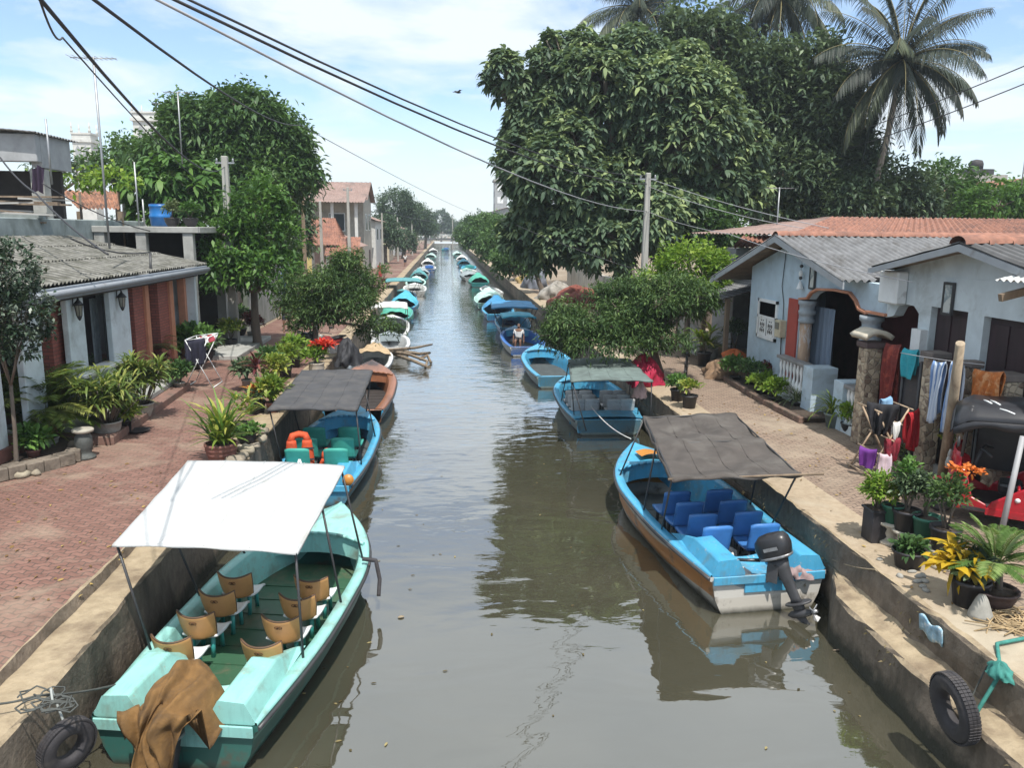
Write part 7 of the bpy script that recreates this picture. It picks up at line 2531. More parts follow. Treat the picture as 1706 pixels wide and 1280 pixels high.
edge_m = mat('old_brick_edging', (.17, .11, .085), .85, .3, 7, (.09, .075, .055), (.45, .65), 3, .4)
edging('low dark brick edging along the planter before the blue house', [(1199, 628), (1262, 668), (1335, 706)], .16, .16, edge_m)
m = MB()
P_ = [pz(u, v) for u, v in ((1203, 628), (1265, 667), (1338, 705))]
m.prism([(p_.x, p_.y, GZ + .01) for p_ in P_] + [(9.75, P_[2].y, GZ + .01), (9.75, P_[0].y, GZ + .01)], (0, 0, .1))
tag(m.build('planter_bed', soil, None, P_[0], world=True), 'narrow soil bed between the brick edging and blue house wall', 'flower bed')
edging('broken brick planter edge in the lower left by the spider plant', [(-20, 806), (120, 772), (132, 752)], .3, .24, mat('rubble_edging', (.20, .165, .13), .9, .35, 6, (.08, .065, .05), (.45, .65), 3, .5))
m = MB()
P_ = [pz(u, v) for u, v in ((-20, 796), (110, 766), (128, 745))]
m.prism([(p_.x, p_.y, GZ + .01) for p_ in P_] + [(-8.6, P_[2].y + .6, GZ + .01), (-9.4, P_[0].y, GZ + .01)], (0, 0, .17))
tag(m.build('planter_bed', soil, None, P_[0], world=True), 'soil bed full of pots at the left frame edge', 'flower bed')
st = thing('veranda_step', 'long red brown cement step along the veranda house', 'step', (-7.9, 20, GZ))
a, b = pz(190, 742), pz(318, 648)
m = MB()
m.prism([(a.x, a.y, GZ - .01), (b.x, b.y, GZ - .01), (-8.68, b.y, GZ - .01), (-8.68, a.y, GZ - .01)], (0, 0, .2))
m.build('tread', mat('red_brown_cement', (.20, .115, .09), .8, .25, 5, (.12, .09, .07), (.5, .7), 2, .3), st, world=True, bev=.02)
m = MB()
m.prism([(a.x - .35, a.y + .4, GZ + .19), (b.x - .35, b.y - .2, GZ + .19), (-8.68, b.y - .2, GZ + .19), (-8.68, a.y + .4, GZ + .19)], (0, 0, .14))
m.build('upper_tread', concrete, st, world=True, bev=.02)
far_step = tag(MB().box(-8.62, -7.3, 28.5, 34, GZ - .01, GZ + .16).build('pavement_slab', concrete, bev=.02), 'raised concrete slab past the end of the veranda house', 'slab')
gw = tag(MB().box(-9.0, -8.8, 36.5, 47, GZ, 3.9).build('garden_wall', mat('mouldy_wall', (.30, .31, .29), .85, .25, 2, (.13, .15, .12), (.45, .65), 1.5, .2, stretch=(1, 1, .4)), bev=.02), 'mouldy grey garden wall behind the quayside tree', 'wall')
bd = thing('blue_door', 'tall blue door set in the mouldy garden wall', 'door', (-8.75, 44.6, GZ))
MB().box(-.06, .06, -1.1, .3, 0, 2.5).build('leaf', paint('door_blue', (.09, .24, .52), .5), bd)
MB().box(-.1, .08, -1.25, -1.1, 0, 2.6).build('frame', white_paint, bd)
MB().box(-.1, .08, .3, 1.3, 0, 2.6).build('shutter', white_paint, bd)
st2 = thing('stone_stool', 'dark carved stone garden stool with pale top at the planter corner', 'stool', pz(142, 764))
MB().lathe([(.2, 0), (.21, .05), (.15, .09), (.13, .14), (.15, .2), (.17, .32), (.16, .45), (.13, .5), (.15, .54)], 16).build('base', mat('dark_stone', (.075, .08, .075), .7, .3, 8, (.16, .16, .14), (.55, .75), 5, .5), st2)
MB().lathe([(.15, .54), (.2, .56), (.21, .6), (.19, .62), (.01, .62)], 20).build('top', mat('stool_top', (.36, .33, .27), .7, .2, 6), st2)
bk_ = thing('dark_disc', 'dark shallow disc lying on the brick path by the step', 'pan', pz(231, 720))
MB().lathe([(.18, 0), (.24, .05), (.25, .06), (.22, .05), (.01, .02)], 20).build('bowl', blackpot, bk_)  # low black dish shape on a dark spot of the path

# rubble and litter along the left kerb
for i, (u, v, s) in enumerate(((392, 772, .2), (404, 764, .16), (412, 756, .22), (425, 748, .15), (436, 736, .18), (398, 750, .14), (440, 722, .16), (60, 792, .12), (38, 796, .15), (700, 470, .2))):
    m = MB().ell((0, 0, s * .35), (s, s * .75, s * .45), 9, 6)
    o = m.build('stone', mat('rubble_%d' % i, (.26 + .03 * (i % 3), .22 + .03 * (i % 3), .17 + .02 * (i % 3)), .9, .3, 6, bmp=.5), None, pz(u, v, GZ + (.06 if 380 < u < 450 else 0)), (0, 0, i * 1.3))
    for vv in o.data.vertices:
        vv.co *= 1 + .25 * math.sin(vv.co.x * 31 + i) * math.cos(vv.co.y * 27 + i * 2)
    tag(o, 'small loose rubble stone lying on the bank', 'stone', 'loose stones along the bank')
hv = MB()
for k in range(46):
    a_ = pz(rnd.uniform(1640, 1712), rnd.uniform(1015, 1055), GZ + .03)
    an = rnd.uniform(0, 3.14)
    d = Vector((math.cos(an), math.sin(an), rnd.uniform(-.05, .15))) * rnd.uniform(.12, .34)
    hv.tube([a_ - d, a_ + Vector((rnd.uniform(-.03, .03), rnd.uniform(-.03, .03), .03)), a_ + d], .009, 4)
o = hv.build('dry_twigs', mat('straw_twigs', (.40, .29, .16), .9, .3, 6), None, pz(1676, 1032), world=True)
tag(o, 'heap of dry straw coloured twigs beside the palm pot', 'twigs', kind='stuff')
cn = thing('stone_cone', 'rough grey stone standing beside the palm pot', 'stone', pz(1632, 1030))
MB().lathe([(.15, 0), (.14, .06), (.07, .25), (.04, .30), (.01, .31)], 9).build('body', cement_grey, cn)
pt, pb_ = pz(1665, 902) + Vector((.27, .15, 1.62)), pz(1665, 902)
tag(MB().tube([(0, 0, 0), tuple(pt - pb_)], [.045, .04], 8).build('leaning_post', mat('grey_pipe', (.36, .36, .37), .6, .2, 4, (.2, .18, .16), (.5, .7), 2, stretch=(1, 1, .2)), None, pb_), 'grey post standing in front of the red rickshaw', 'post')
m = MB()
for i in range(14):
    q = pz(rnd.uniform(1425, 1560), rnd.uniform(880, 985), GZ + .02)
    q.x = max(q.x, rnd.uniform(6.12, 6.7))
    m.ell((q.x, q.y, q.z), (rnd.uniform(.03, .08), rnd.uniform(.03, .07), rnd.uniform(.02, .05)), 7, 5)
o = m.build('pebbles', cement_grey, None, pz(1500, 930), world=True)
tag(o, 'scattered pale pebbles around the pots on the quay edge', 'pebbles', kind='stuff')
lv = []
P, D = [], []
for i in range(240):
    if i < 120:
        q = pz(rnd.uniform(0, 420), rnd.uniform(770, 1000), GZ + .015)
        if q.x > -4.5 or q.x < -8.4:
            continue
    else:
        q = Vector((rnd.uniform(6.1, 9), rnd.uniform(8.5, 22), GZ + .02))
    P.append(tuple(q))
    an = rnd.uniform(0, 6.28)
    D.append((math.cos(an), math.sin(an), rnd.uniform(0, .2)))
o = leaf_mesh('fallen_leaves', P, D, nr.uniform(.05, .11, len(P)), .035, leafmat('fallen_leaf', (.12, .07, .03), (.26, .16, .06), (.40, .30, .10), .8, .1), droop=.05)
tag(o, 'fallen leaves and litter scattered over the lanes', 'leaves', kind='stuff')

# moss, weeds hanging on the right wall
P, D = [], []
for i in range(700):
    y = rnd.uniform(6.5, 19)
    if rnd.random() < .6:
        x, z = 5.56 + rnd.uniform(-.02, .05), rnd.uniform(.42, .68)
    else:
        x, z = 5.95, rnd.uniform(.72, 1.15)
    if math.sin(y * 2.3) + math.sin(y * 5.1) < .1:
        continue
    P.append((x, y, z))
    D.append((-.7, rnd.uniform(-.8, .8), rnd.uniform(-1, .3)))
o = leaf_mesh('wall_weeds', P, D, nr.uniform(.03, .085, len(P)), .016, leafmat('dry_weed', (.05, .045, .02), (.12, .10, .045), (.26, .21, .11), .8, .15), droop=.4, six=False)
tag(o, 'dry weeds and roots growing from the right quay wall', 'weeds', kind='stuff')

# ------------------------------------------------------------------ tyres and ropes
def tyre(label, c, R_, r_, rot):
    r = thing('tyre', label, 'tyre', c, group='old tyres hung as fenders')
    r.rotation_euler = rot
    rings = []
    for i in range(40):
        a = 2 * PI * i / 40
        ring = []
        for k in range(14):
            b = 2 * PI * k / 14
            sx_, sz_ = math.cos(b), math.sin(b)
            rad = R_ - r_ + r_ * math.copysign(abs(sx_) ** .75, sx_) * (1 if sx_ > 0 else .75)
            ring.append((rad * math.cos(a), rad * math.sin(a), r_ * .85 * math.copysign(abs(sz_) ** .8, sz_)))
        rings.append(ring)
    rings.append(rings[0])
    MB().loft(rings, 0, True, False).build('carcass', rubber, r)
    m = MB()
    for i in range(60):
        a = 2 * PI * i / 60
        for z in (-.5, 0, .5):
            m.obox(((R_ + .002) * math.cos(a), (R_ + .002) * math.sin(a), z * r_ * .8), (.02, .028, r_ * .36), (0, 0, a + .2))
    m.build('tread', rubber, r)
    return r


tq = px(1590, 1180, 5.38)
tyre('large old tyre hung against the lower right quay wall', tq, .36, .105, (R(8), R(82), R(6)))
tq2 = px(112, 1243, -3.74)
tyre('small old tyre hung against the quay wall in the lower left corner', tq2, .27, .085, (R(-6), R(98), R(-42)))
rope_g = mat('green_net_rope', (.04, .20, .17), .85, .3, 12)
rope_t = mat('tan_rope', (.30, .24, .16), .85, .3, 12)
rope_k = mat('dark_rope', (.07, .075, .07), .85, .3, 12)


def rope(label, pts, r_=.012, mt=rope_t, sag=0, name='rope', group=None):
    m = MB()
    pts = [Vector(q) for q in pts]
    out = []
    for i in range(len(pts) - 1):
        for k in range(8):
            t = k / 8
            out.append(pts[i].lerp(pts[i + 1], t) - Vector((0, 0, sag * 4 * t * (1 - t))))
    out.append(pts[-1])
    m.tube(out, r_, 6)
    return tag(m.build(name, mt, None, pts[0], world=True), label, 'rope', group)


tt = tq + Vector((.02, 0, .3))
rope('green rope tying the large right tyre to the quay top', [tt, (5.66, tt.y + .05, .72), (5.93, tt.y + .1, 1.18), pz(1660, 1080) + Vector((0, 0, .05)), pz(1720, 1068) + Vector((0, 0, .05))], .022, rope_g)
rope('thin cord hanging beside the green rope on the right quay', [tt + Vector((0, .03, 0)), (5.7, tt.y + .22, .74), (5.94, tt.y + .3, 1.2)], .01, rope_k)
crumple('net_bundle', 'green net bundle knotted on the right quay edge above the tyre', (5.93, tt.y + .12, 1.14), (.10, .16, .15), rope_g, 'net')
o1 = Q1 @ Vector((-.62, .75, .68))
rope('taut dark line from the mint boat locker to the left kerb', [o1, Q1 @ Vector((-.8, .1, .86)), pz(60, 1160, 1.27), pz(-20, 1175, 1.27)], .011, rope_k, .02)
m = MB()
for k in range(7):
    c = pz(60 + rnd.uniform(-40, 40), 1165 + rnd.uniform(-15, 15), 1.275)
    pts = []
    for j in range(12):
        an = j * .75 + k
        pts.append(c + Vector((rnd.uniform(.08, .2) * math.cos(an), rnd.uniform(.06, .14) * math.sin(an), .012 * (j % 3))))
    m.tube(pts, .009, 5)
tag(m.build('rope_tangle', rope_k, None, pz(60, 1165, 1.27), world=True), 'tangle of dark and grey rope on the left kerb', 'rope')
tl = tq2 + Vector((0, 0, .22))
rope('pale cords tying the small left tyre to the kerb', [tl, tl + Vector((-.12, .05, .38)), pz(88, 1172, 1.27)], .012, mat('pale_cord', (.36, .38, .36), .8), .0)
rope('mooring rope from the blue and orange boat to the right quay', [Q @ Vector((W2 / 2 - .1, .05, .1)), (5.97, sc2.y - 1.2, 1.2), (6.1, 9.4, 1.22)], .01, rope_t, .04)
rope('white mooring rope between the two nearest right boats', [Q @ Vector((-.1, L2_ - .1, .35)), (4.2, sc4.y + .1, .85)], .014, mat('white_rope', (.55, .55, .53), .8), .12)
rope('thin line from the outboard stern down into the water', [Q @ Vector((W2 / 2 - .05, .0, .0)), Q @ Vector((W2 / 2 + .12, -.6, -.68))], .006, rope_k)
bump_ = rope('black rubber fender hose hooked over the mint boat side', [Q1 @ Vector((1.02, 3.9, .80)), Q1 @ Vector((1.22, 3.95, .76)), Q1 @ Vector((1.30, 3.85, .5)), Q1 @ Vector((1.31, 3.72, .28))], .035, rubber, 0, 'fender_hose')
# painted blue patch on the quay step
bpv = MB()
ya, yb = px(1535, 990, 5.9).y, px(1572, 1025, 5.9).y
bpv.grid(lambda a_, b_: (5.935 - .03 * b_, ya + (yb - ya) * a_, .92 + .22 * b_ + .03 * math.sin(a_ * 9)), 12, 4)
tag(bpv.build('plastic_bag', mat('pale_blue_bag', (.28, .48, .62), .5, .5, 9, (.62, .66, .66), (.5, .6), 9), sol=.02, fixn=False), 'pale blue crumpled plastic bag stuck on the right quay step', 'bag')

# driftwood past the brown boat
dw = MB()
c0 = pz(640, 588, .35)
pts = [[(560, 585, .75), (620, 585, .6), (690, 580, .55), (720, 574, .45)], [(640, 585, .4), (680, 590, .45), (712, 602, .3), (708, 615, .1)], [(650, 588, .3), (690, 602, .3), (713, 612, .2)], [(660, 585, .35), (700, 590, .5), (716, 588, .35)], [(700, 598, .25), (712, 592, .3), (718, 605, .05)]]
for br_ in pts:
    dw.tube([pz(u, v, z) for u, v, z in br_], [.085, .075, .06, .04][:len(br_)], 7)
tag(dw.build('driftwood', mat('driftwood', (.22, .17, .12), .9, .3, 5, (.08, .06, .05), (.5, .7), 3, .5, stretch=(1, 1, .4)), None, c0, world=True), 'bare driftwood branches lying out over the water past the brown boat', 'driftwood')
for (u, v, s, label, mt_, nm) in ((1405, 1045, (.16, .03, .02), 'brown dead leaf floating on the water near the outboard motor', mat('dead_leaf', (.26, .11, .04), .7), 'floating_leaf'), (1545, 1219, (.09, .07, .03), 'scrap of white paper floating below the right tyre', white_paint, 'paper_scrap'),
                                  (1410, 1085, (.2, .02, .02), 'broken twig floating by the right quay', timber, 'floating_twig'), (668, 1030, (.05, .03, .01), 'small pale leaf floating beside the mint boat', rope_t, 'floating_leaf')):
    o = MB().grid(lambda a_, b_: ((a_ - .5) * 2 * s[0], (b_ - .5) * 2 * s[1] * math.sin(PI * (.08 + .84 * a_)), .012 + s[2] * math.sin(a_ * 3) * (.4 + abs(b_ - .5))), 10, 4).build(nm, mt_, None, pz(u, v, 0), (0, 0, rnd.uniform(-1, 1)), sol=.008, fixn=False)
    tag(o, label, nm.replace('_', ' '))

# ------------------------------------------------------------------ laundry racks
dr = thing('drying_rack', 'white folding drying rack hung with dark clothes on the brick path', 'drying rack', pz(340, 642))
m = MB()
for s in (-1, 1):
    m.tube([(-.40, s * .5, 0), (.36, s * .5, 1.5)], .016, 6)
    m.tube([(.40, s * .5, 0), (-.30, s * .5, 1.42)], .016, 6)
for (x, z) in ((-.40, .02), (.40, .02), (.36, 1.5), (-.30, 1.42), (.03, 1.46)):
    m.tube([(x, -.5, z), (x, .5, z)], .014, 6)
m.tube([(-.30, -.5, 1.42), (.36, -.5, 1.5)], .012, 6)
m.tube([(-.30, .5, 1.42), (.36, .5, 1.5)], .012, 6)
m.build('frame', white_paint, dr)
dq = Vector(dr.location)
hung_cloth('trousers', 'dark navy trousers hanging on the white drying rack', dq + Vector((-.34, -.45, 1.44)), dq + Vector((.26, -.52, 1.5)), .8, mat('navy_cloth', (.022, .022, .042), .9, .3, 7), 'trousers', 3, .03, seed=5)
hung_cloth('shirt', 'small blue shirt hanging at the left of the drying rack', dq + Vector((-.42, .1, 1.40)), dq + Vector((-.30, -.35, 1.4)), .5, mat('denim_cloth', (.07, .11, .20), .9, .25, 8), 'shirt', 2, .02, seed=7)
hung_cloth('striped_cloth', 'white and red cloth laid across the top of the drying rack', dq + Vector((.0, -.2, 1.49)), dq + Vector((.3, .35, 1.52)), .22, stripe_mat('red_white', (.58, .56, .55), (.34, .05, .07), 16, 'Y'), 'cloth', 2, .015, seed=8)

rr_ = thing('clothes_horse', 'crossed wooden clothes horse heaped with black, red and purple clothes', 'drying rack', pz(1462, 786))
wd = mat('pale_wood', (.42, .31, .21), .7, .25, 5, stretch=(1, 1, .3))
m = MB()
for s in (-.32, .32):
    m.tube([(-.42, s, 0), (.32, s * 1.02, 1.35)], .02, 6)
    m.tube([(.42, s * .9, 0), (-.30, s * .9, 1.3)], .02, 6)
for (x, z) in ((-.40, .05), (.40, .05), (.32, 1.35), (-.30, 1.3), (.0, .74), (-.2, .45), (.22, 1.02)):
    m.tube([(x, -.45, z), (x, .45, z)], .016, 6)
m.build('frame', wd, rr_)
rq = Vector(rr_.location)
hung_cloth('jacket', 'black garment bulging over the left top of the clothes horse', rq + Vector((-.42, -.1, 1.45)), rq + Vector((.06, -.42, 1.46)), .66, mat('black_cloth', (.012, .012, .016), .85, .3, 7), 'garment', 3, .07, seed=11, rag=.5)
hung_cloth('shirt', 'bright red shirt hanging at the right of the clothes horse', rq + Vector((.18, -.5, 1.32)), rq + Vector((.52, -.3, 1.36)), .8, mat('red_cloth', (.40, .012, .02), .85, .2, 7), 'shirt', 3, .045, seed=13, rag=.3)
hung_cloth('cloth', 'light blue cloth on top of the clothes horse', rq + Vector((-.02, .12, 1.45)), rq + Vector((.24, .2, 1.48)), .3, mat('lightblue_cloth', (.20, .36, .55), .85, .2, 7), 'cloth', 2, .02, seed=15)
hung_cloth('cloth', 'dark red patterned cloth in the middle of the clothes horse', rq + Vector((-.12, -.4, .78)), rq + Vector((.18, -.34, .80)), .5, mat('wine_cloth', (.22, .015, .03), .85, .5, 12, (.4, .25, .22), (.58, .66), 9), 'cloth', 3, .03, seed=17)
hung_cloth('cloth', 'purple cloth low on the left of the clothes horse', rq + Vector((-.52, -.20, .60)), rq + Vector((-.30, -.42, .58)), .42, mat('purple_cloth', (.13, .025, .22), .85, .2, 7), 'cloth', 2, .02, seed=19)
hung_cloth('cloth', 'pinkish white cloth beside the purple one on the clothes horse', rq + Vector((-.27, -.44, .52)), rq + Vector((-.03, -.46, .50)), .44, mat('pinkwhite_cloth', (.56, .45, .50), .85, .2, 7), 'cloth', 2, .02, seed=21)
hung_cloth('cloth', 'white cloth strip inside the clothes horse', rq + Vector((.02, -.32, 1.1)), rq + Vector((.16, -.30, 1.1)), .35, white_cov, 'cloth', 2, .02, seed=23)

# heaps and covered things on the right bank
crumple('sacking_heap', 'mound of brown sacking under an orange cloth beside the lane', pz(1208, 628), (.75, .6, .6), mat('sacking', (.24, .155, .095), .95, .3, 9, (.12, .08, .05), (.5, .7), 3), 'heap')
crumple('orange_cloth', 'orange cloth lying on top of the brown sacking heap', pz(1222, 618) + Vector((0, 0, .42)), (.42, .36, .3), mat('rust_cloth', (.46, .12, .035), .9, .25, 7), 'cloth')
crumple('red_cover', 'crimson cover thrown over something beside the tree trunk', pz(1072, 640), (.55, .6, .85), mat('crimson_cover', (.36, .012, .05), .8, .2, 6), 'cover')
crumple('pink_bag', 'pale pink bag hanging on the kerb beside the white seated boat', pz(1078, 668) + Vector((-.2, 0, .1)), (.18, .18, .4), mat('pale_pink', (.52, .36, .34), .8, .2, 7), 'bag')
for (u, v, r_, col, lab, nm) in ((840, 472, (1.3, 1.6, 1.1), (.48, .34, .14), 'heap of yellowish fishing net on the right bank', 'net_heap'), (866, 480, (1.0, 1.4, 1.7), (.14, .15, .18), 'grey tarpaulin covering a stored engine on the right bank', 'covered_engine'),
                                 (890, 498, (1.3, 1.3, 1.1), (.30, .28, .25), 'pale grey heap of sacks on the right bank', 'sack_heap'), (905, 512, (1.6, 1.2, 1.2), (.24, .075, .055), 'dull red tarpaulin heap before the boundary wall', 'covered_heap'), (832, 455, (1.5, 1.5, 1.3), (.30, .145, .085), 'rust brown tarpaulin mound farther along the right bank', 'covered_heap')):
    q = pz(u, v)
    q.x = max(q.x, 6.5 + r_[0])
    crumple(nm, lab, q, r_, mat(nm + '_cloth_%d' % u, col, .85, .3, 5, tuple(c * .4 for c in col), (.5, .7), 2, .3), 'heap')
q = pz(800, 452)
fb = tag(MB().box(-.2, .2, -6, 6, 0, .7).build('low_wall', concrete, None, (7.2, 95, GZ)), 'low concrete wall on the distant right bank', 'wall')

# ------------------------------------------------------------------ bicycle and motorcycles
def wheel(r, x, z, R_, w, name='wheel'):
    e = bpy.data.objects.new(name, None)
    C.objects.link(e)
    e.parent = r
    e.location = (x, 0, z)
    rings = [[((R_ - w + w * math.cos(b)) * math.cos(a), w * math.sin(b), (R_ - w + w * math.cos(b)) * math.sin(a)) for b in np.linspace(0, 2 * PI, 9)[:-1]] for a in np.linspace(0, 2 * PI, 29)]
    MB().loft(rings, 0, True, False).build('tyre', rubber, e)
    m = MB()
    for k in range(10):
        a = PI * k / 5
        m.tube([(0, 0, 0), ((R_ - w) * math.cos(a), 0, (R_ - w) * math.sin(a))], .006 if w < .04 else .012, 4)
    m.tube([(0, -.05, 0), (0, .05, 0)], .03, 8)
    m.build('spokes', alu, e)
    return e


bi = thing('bicycle', 'dark bicycle leaning in the tree shade on the right lane', 'bicycle', pz(1142, 632), R(70))
wheel(bi, -.52, .34, .34, .022)
wheel(bi, .52, .34, .34, .022)
m = MB()
for a, b in (((-.52, 0, .34), (-.12, 0, .30)), ((-.12, 0, .30), (-.22, 0, .82)), ((-.52, 0, .34), (-.2, 0, .74)), ((-.2, 0, .74), (.34, 0, .78)), ((-.12, 0, .30), (.36, 0, .70)), ((.33, 0, .85), (.40, 0, .62)), ((.40, 0, .62), (.52, 0, .34))):
    m.tube([a, b], .017, 6)
m.build('frame', black_steel, bi)
MB().tube([(.22, -.28, .95), (.30, -.22, .98), (.32, 0, .93), (.30, .22, .98), (.22, .28, .95)], .014, 6).build('handlebar', alu, bi)
MB().ell((-.24, 0, .86), (.13, .07, .04)).build('saddle', rubber, bi)


def motorcycle(label, loc_, rz, col):
    r = thing('motorcycle', label, 'motorcycle', loc_, rz, 'motorcycles parked on the left bank')
    wheel(r, -.62, .29, .29, .055)
    wheel(r, .62, .29, .29, .05)
    m = MB()
    m.loft([[(x, w * math.cos(a), z + h * math.sin(a)) for a in np.linspace(0, 2 * PI, 11)[:-1]] for x, w, z, h in ((-.75, .05, .66, .04), (-.5, .12, .68, .10), (-.1, .13, .62, .13), (.1, .15, .74, .15), (.35, .12, .78, .13), (.45, .05, .76, .06))])
    m.build('tank', paint('bike_' + col, {'dark': (.03, .03, .04), 'red': (.25, .03, .03)}[col], .3), r)
    MB().loft([[(x, w * math.cos(a), z + h * math.sin(a)) for a in np.linspace(0, 2 * PI, 11)[:-1]] for x, w, z, h in ((-.78, .06, .80, .03), (-.5, .14, .80, .06), (-.1, .13, .77, .06), (.06, .08, .78, .04))]).build('seat', rubber, r)
    m = MB()
    m.box(-.2, .22, -.13, .13, .25, .56)
    m.tube([(-.2, .14, .3), (-.7, .16, .36)], .045, 8)
    m.build('engine', alu, r, bev=.03)
    m = MB()
    m.tube([(.62, .08, .29), (.42, .08, .95)], .022, 6)
    m.tube([(.62, -.08, .29), (.42, -.08, .95)], .022, 6)
    m.tube([(.32, -.36, 1.0), (.40, -.2, 1.03), (.40, .2, 1.03), (.32, .36, 1.0)], .016, 6)
    for s in (-1, 1):
        m.tube([(.38, s * .25, 1.03), (.34, s * .34, 1.2)], .008, 5)
        m.ell((.34, s * .36, 1.22), (.015, .06, .04))
    m.build('fork', black_steel, r)
    MB().ell((.5, 0, .9), (.07, .09, .09)).build('headlight', lglass, r)
    return r


motorcycle('dark motorcycle parked under the left quayside tree, nearest the poinsettia', pz(512, 592), R(250), 'dark')
motorcycle('dark red motorcycle deeper in the shade of the left quayside tree', pz(552, 600), R(235), 'red')
motorcycle('motorcycle parked by the yellow walled house', (-7.2, 68, GZ), R(10), 'dark')
crumple('shadow_mound', 'black cover draped over a motorcycle beside the left tree trunk', pz(580, 606), (.42, .75, .8), mat('shadow_black', (.02, .02, .024), .7, .2, 4), 'cover')  # black mound added as the dark of trunk and wheel shadow

# ------------------------------------------------------------------ red three wheeler
tl_ = pz(1564, 852)
hdg = math.atan2(.60, -.80)
tk = thing('auto_rickshaw', 'red three wheeled taxi with black vinyl roof at the right edge', 'auto rickshaw', tl_ + Vector((.80, -.60, 0)) * 1.14, hdg)
tk.scale = (1.14, 1.0, 1.14)
redp = paint('rickshaw_red', (.42, .018, .03), .25, (.12, .03, .03))
vinyl = mat('black_vinyl', (.022, .022, .026), .35, .2, 4, (.05, .05, .055), (.55, .75), 2, .08)
for (x, y) in ((1.0, 0), (-.72, .5), (-.72, -.5)):
    e = wheel(tk, x, .22, .22, .06)
    e.location = (x, y, .22)
m = MB()
for s in (-1, 1):
    m.prism([(-1.15, s * .62, .24), (.36, s * .62, .24), (.42, s * .62, .30), (.36, s * .62, .42), (.02, s * .62, .66), (-.2, s * .62, .72), (-1.2, s * .62, .76)], (0, -s * .05, 0))
m.box(-1.2, -1.14, -.62, .62, .3, .95)
m.build('rear_body', redp, tk, bev=.03, bs=2)
MB().box(-1.15, .72, -.57, .57, .25, .30).build('floor', rubber, tk)
for s in (-1, 1):
    MB().prism([(.40, s * .57, .24), (.80, s * .52, .24), (.84, s * .52, .86), (.70, s * .53, .80), (.60, s * .56, .44), (.42, s * .57, .36)], (0, -s * .04, 0)).build('leg_shield', redp, tk, bev=.01)
    MB().box(-.9, .42, s * .625 - .012, s * .625 + .012, .235, .33).build('sill_strip', redp, tk)
m = MB()
m.grid(lambda a, b: (.74 + .22 * math.cos((a - .5) * PI * .86) * (1 - .35 * b), -.52 * math.sin((a - .5) * PI) * (1 - .1 * b), .32 + .72 * b), 16, 8)
m.build('front_cowl', redp, tk, sol=.03, fixn=False)
m = MB()
m.grid(lambda a, b: (1.0 + .30 * math.cos(R(20 + 150 * a)), (b - .5) * .2, .24 + .28 * math.sin(R(20 + 150 * a)) + .02 * math.sin(b * PI)), 14, 6)
m.build('front_fender', redp, tk, sol=.015, fixn=False)
for s in (-1, 1):
    e = MB().lathe([(.02, -.06), (.08, -.03), (.095, .0), (.09, .02), (.01, .035)], 16).build('headlight', lglass, tk, (.95, s * .26, .82), (0, R(85), 0))
m = MB()
for s in (-1, 1):
    m.tube([(.78, s * .5, 1.0), (.76, s * .55, 1.35), (.72, s * .56, 1.70)], .02, 6)
    m.tube([(-.15, s * .60, .72), (-.15, s * .60, 1.66)], .018, 6)
    m.tube([(-1.15, s * .58, .9), (-1.1, s * .57, 1.6)], .018, 6)
    m.tube([(.05, s * .6, .5), (-.12, s * .6, .95), (-.8, s * .6, 1.0)], .014, 6)
m.tube([(.78, -.5, 1.0), (.78, .5, 1.0)], .02, 6)
m.tube([(.72, -.56, 1.70), (.72, .56, 1.70)], .02, 6)
m.tube([(.8, -.62, 1.12), (.83, -.75, 1.2)], .01, 5)
m.build('frame', black_steel, tk)
for s in (-1, 1):
    MB().ell((.83, s * .78, 1.25), (.02, .06, .08)).build('mirror', black_steel, tk)
wsg = bpy.data.materials.new('windscreen_glass')
t, p = nodes(wsg)
p.inputs['Base Color'].default_value = (.9, .95, .95, 1)
p.inputs['Roughness'].default_value = .03
p.inputs['Transmission Weight'].default_value = 1
p.inputs['IOR'].default_value = 1.1
MB().grid(lambda a, b: (.78 - .07 * b + .03 * math.sin(a * PI), (a - .5) * 1.0, 1.02 + .64 * b), 8, 4).build('windscreen', wsg, tk, fixn=False)


def rf(a, b):
    q = 2 * a - 1
    x = .92 - 2.2 * b
    zc = 1.74 + .05 * math.sin(b * PI) - .10 * max(0, b - .8) * 5 - .22 * abs(q) ** 4 + .01 * math.sin(b * 24) * (1 - q * q)
    if b < .08:
        zc -= (.08 - b) * 1.3
    return (x, q * .68, zc)


m = MB()
m.grid(rf, 22, 24)
m.grid(lambda a, b: (rf(a, 1)[0] - .06 * b, rf(a, 1)[1] * (1 - .04 * b), rf(a, 1)[2] - .62 * b), 18, 4)
m.grid(lambda a, b: (rf(a, 0)[0] + .03 * b, rf(a, 0)[1], rf(a, 0)[2] - .07 * b), 18, 2)
for s in (0, 1):
    m.grid(lambda a, b: (rf(s, a)[0], rf(s, a)[1], rf(s, a)[2] - (.10 + .03 * math.sin(a * 25)) * b), 18, 2)
m.build('vinyl_roof', vinyl, tk, sol=.02, fixn=False)
m = MB()
for (x0, y0, x1, y1) in ((.60, .20, .50, .36), (.52, .18, .40, .40), (.40, .50, .22, .58)):
    z0 = 1.765
    m.tube([(x0, y0, rf(.5 + y0 / 1.36, (.92 - x0) / 2.2)[2] + .012), ((x0 + x1) / 2, (y0 + y1) / 2, rf(.5 + (y0 + y1) / 2.72, (.92 - (x0 + x1) / 2) / 2.2)[2] + .014), (x1, y1, rf(.5 + y1 / 1.36, (.92 - x1) / 2.2)[2] + .012)], .012, 5)
m.build('roof_marking', white_paint, tk)
MB().box(-1.1, .62, -.60, -.585, .62, 1.62).build('dark_backing', vinyl, tk)  # black sheet added on the far side to keep the cab dark
m = MB()
m.box(-1.1, -.65, -.52, .52, .42, .6)
m.box(-1.12, -1.0, -.52, .52, .6, 1.05)
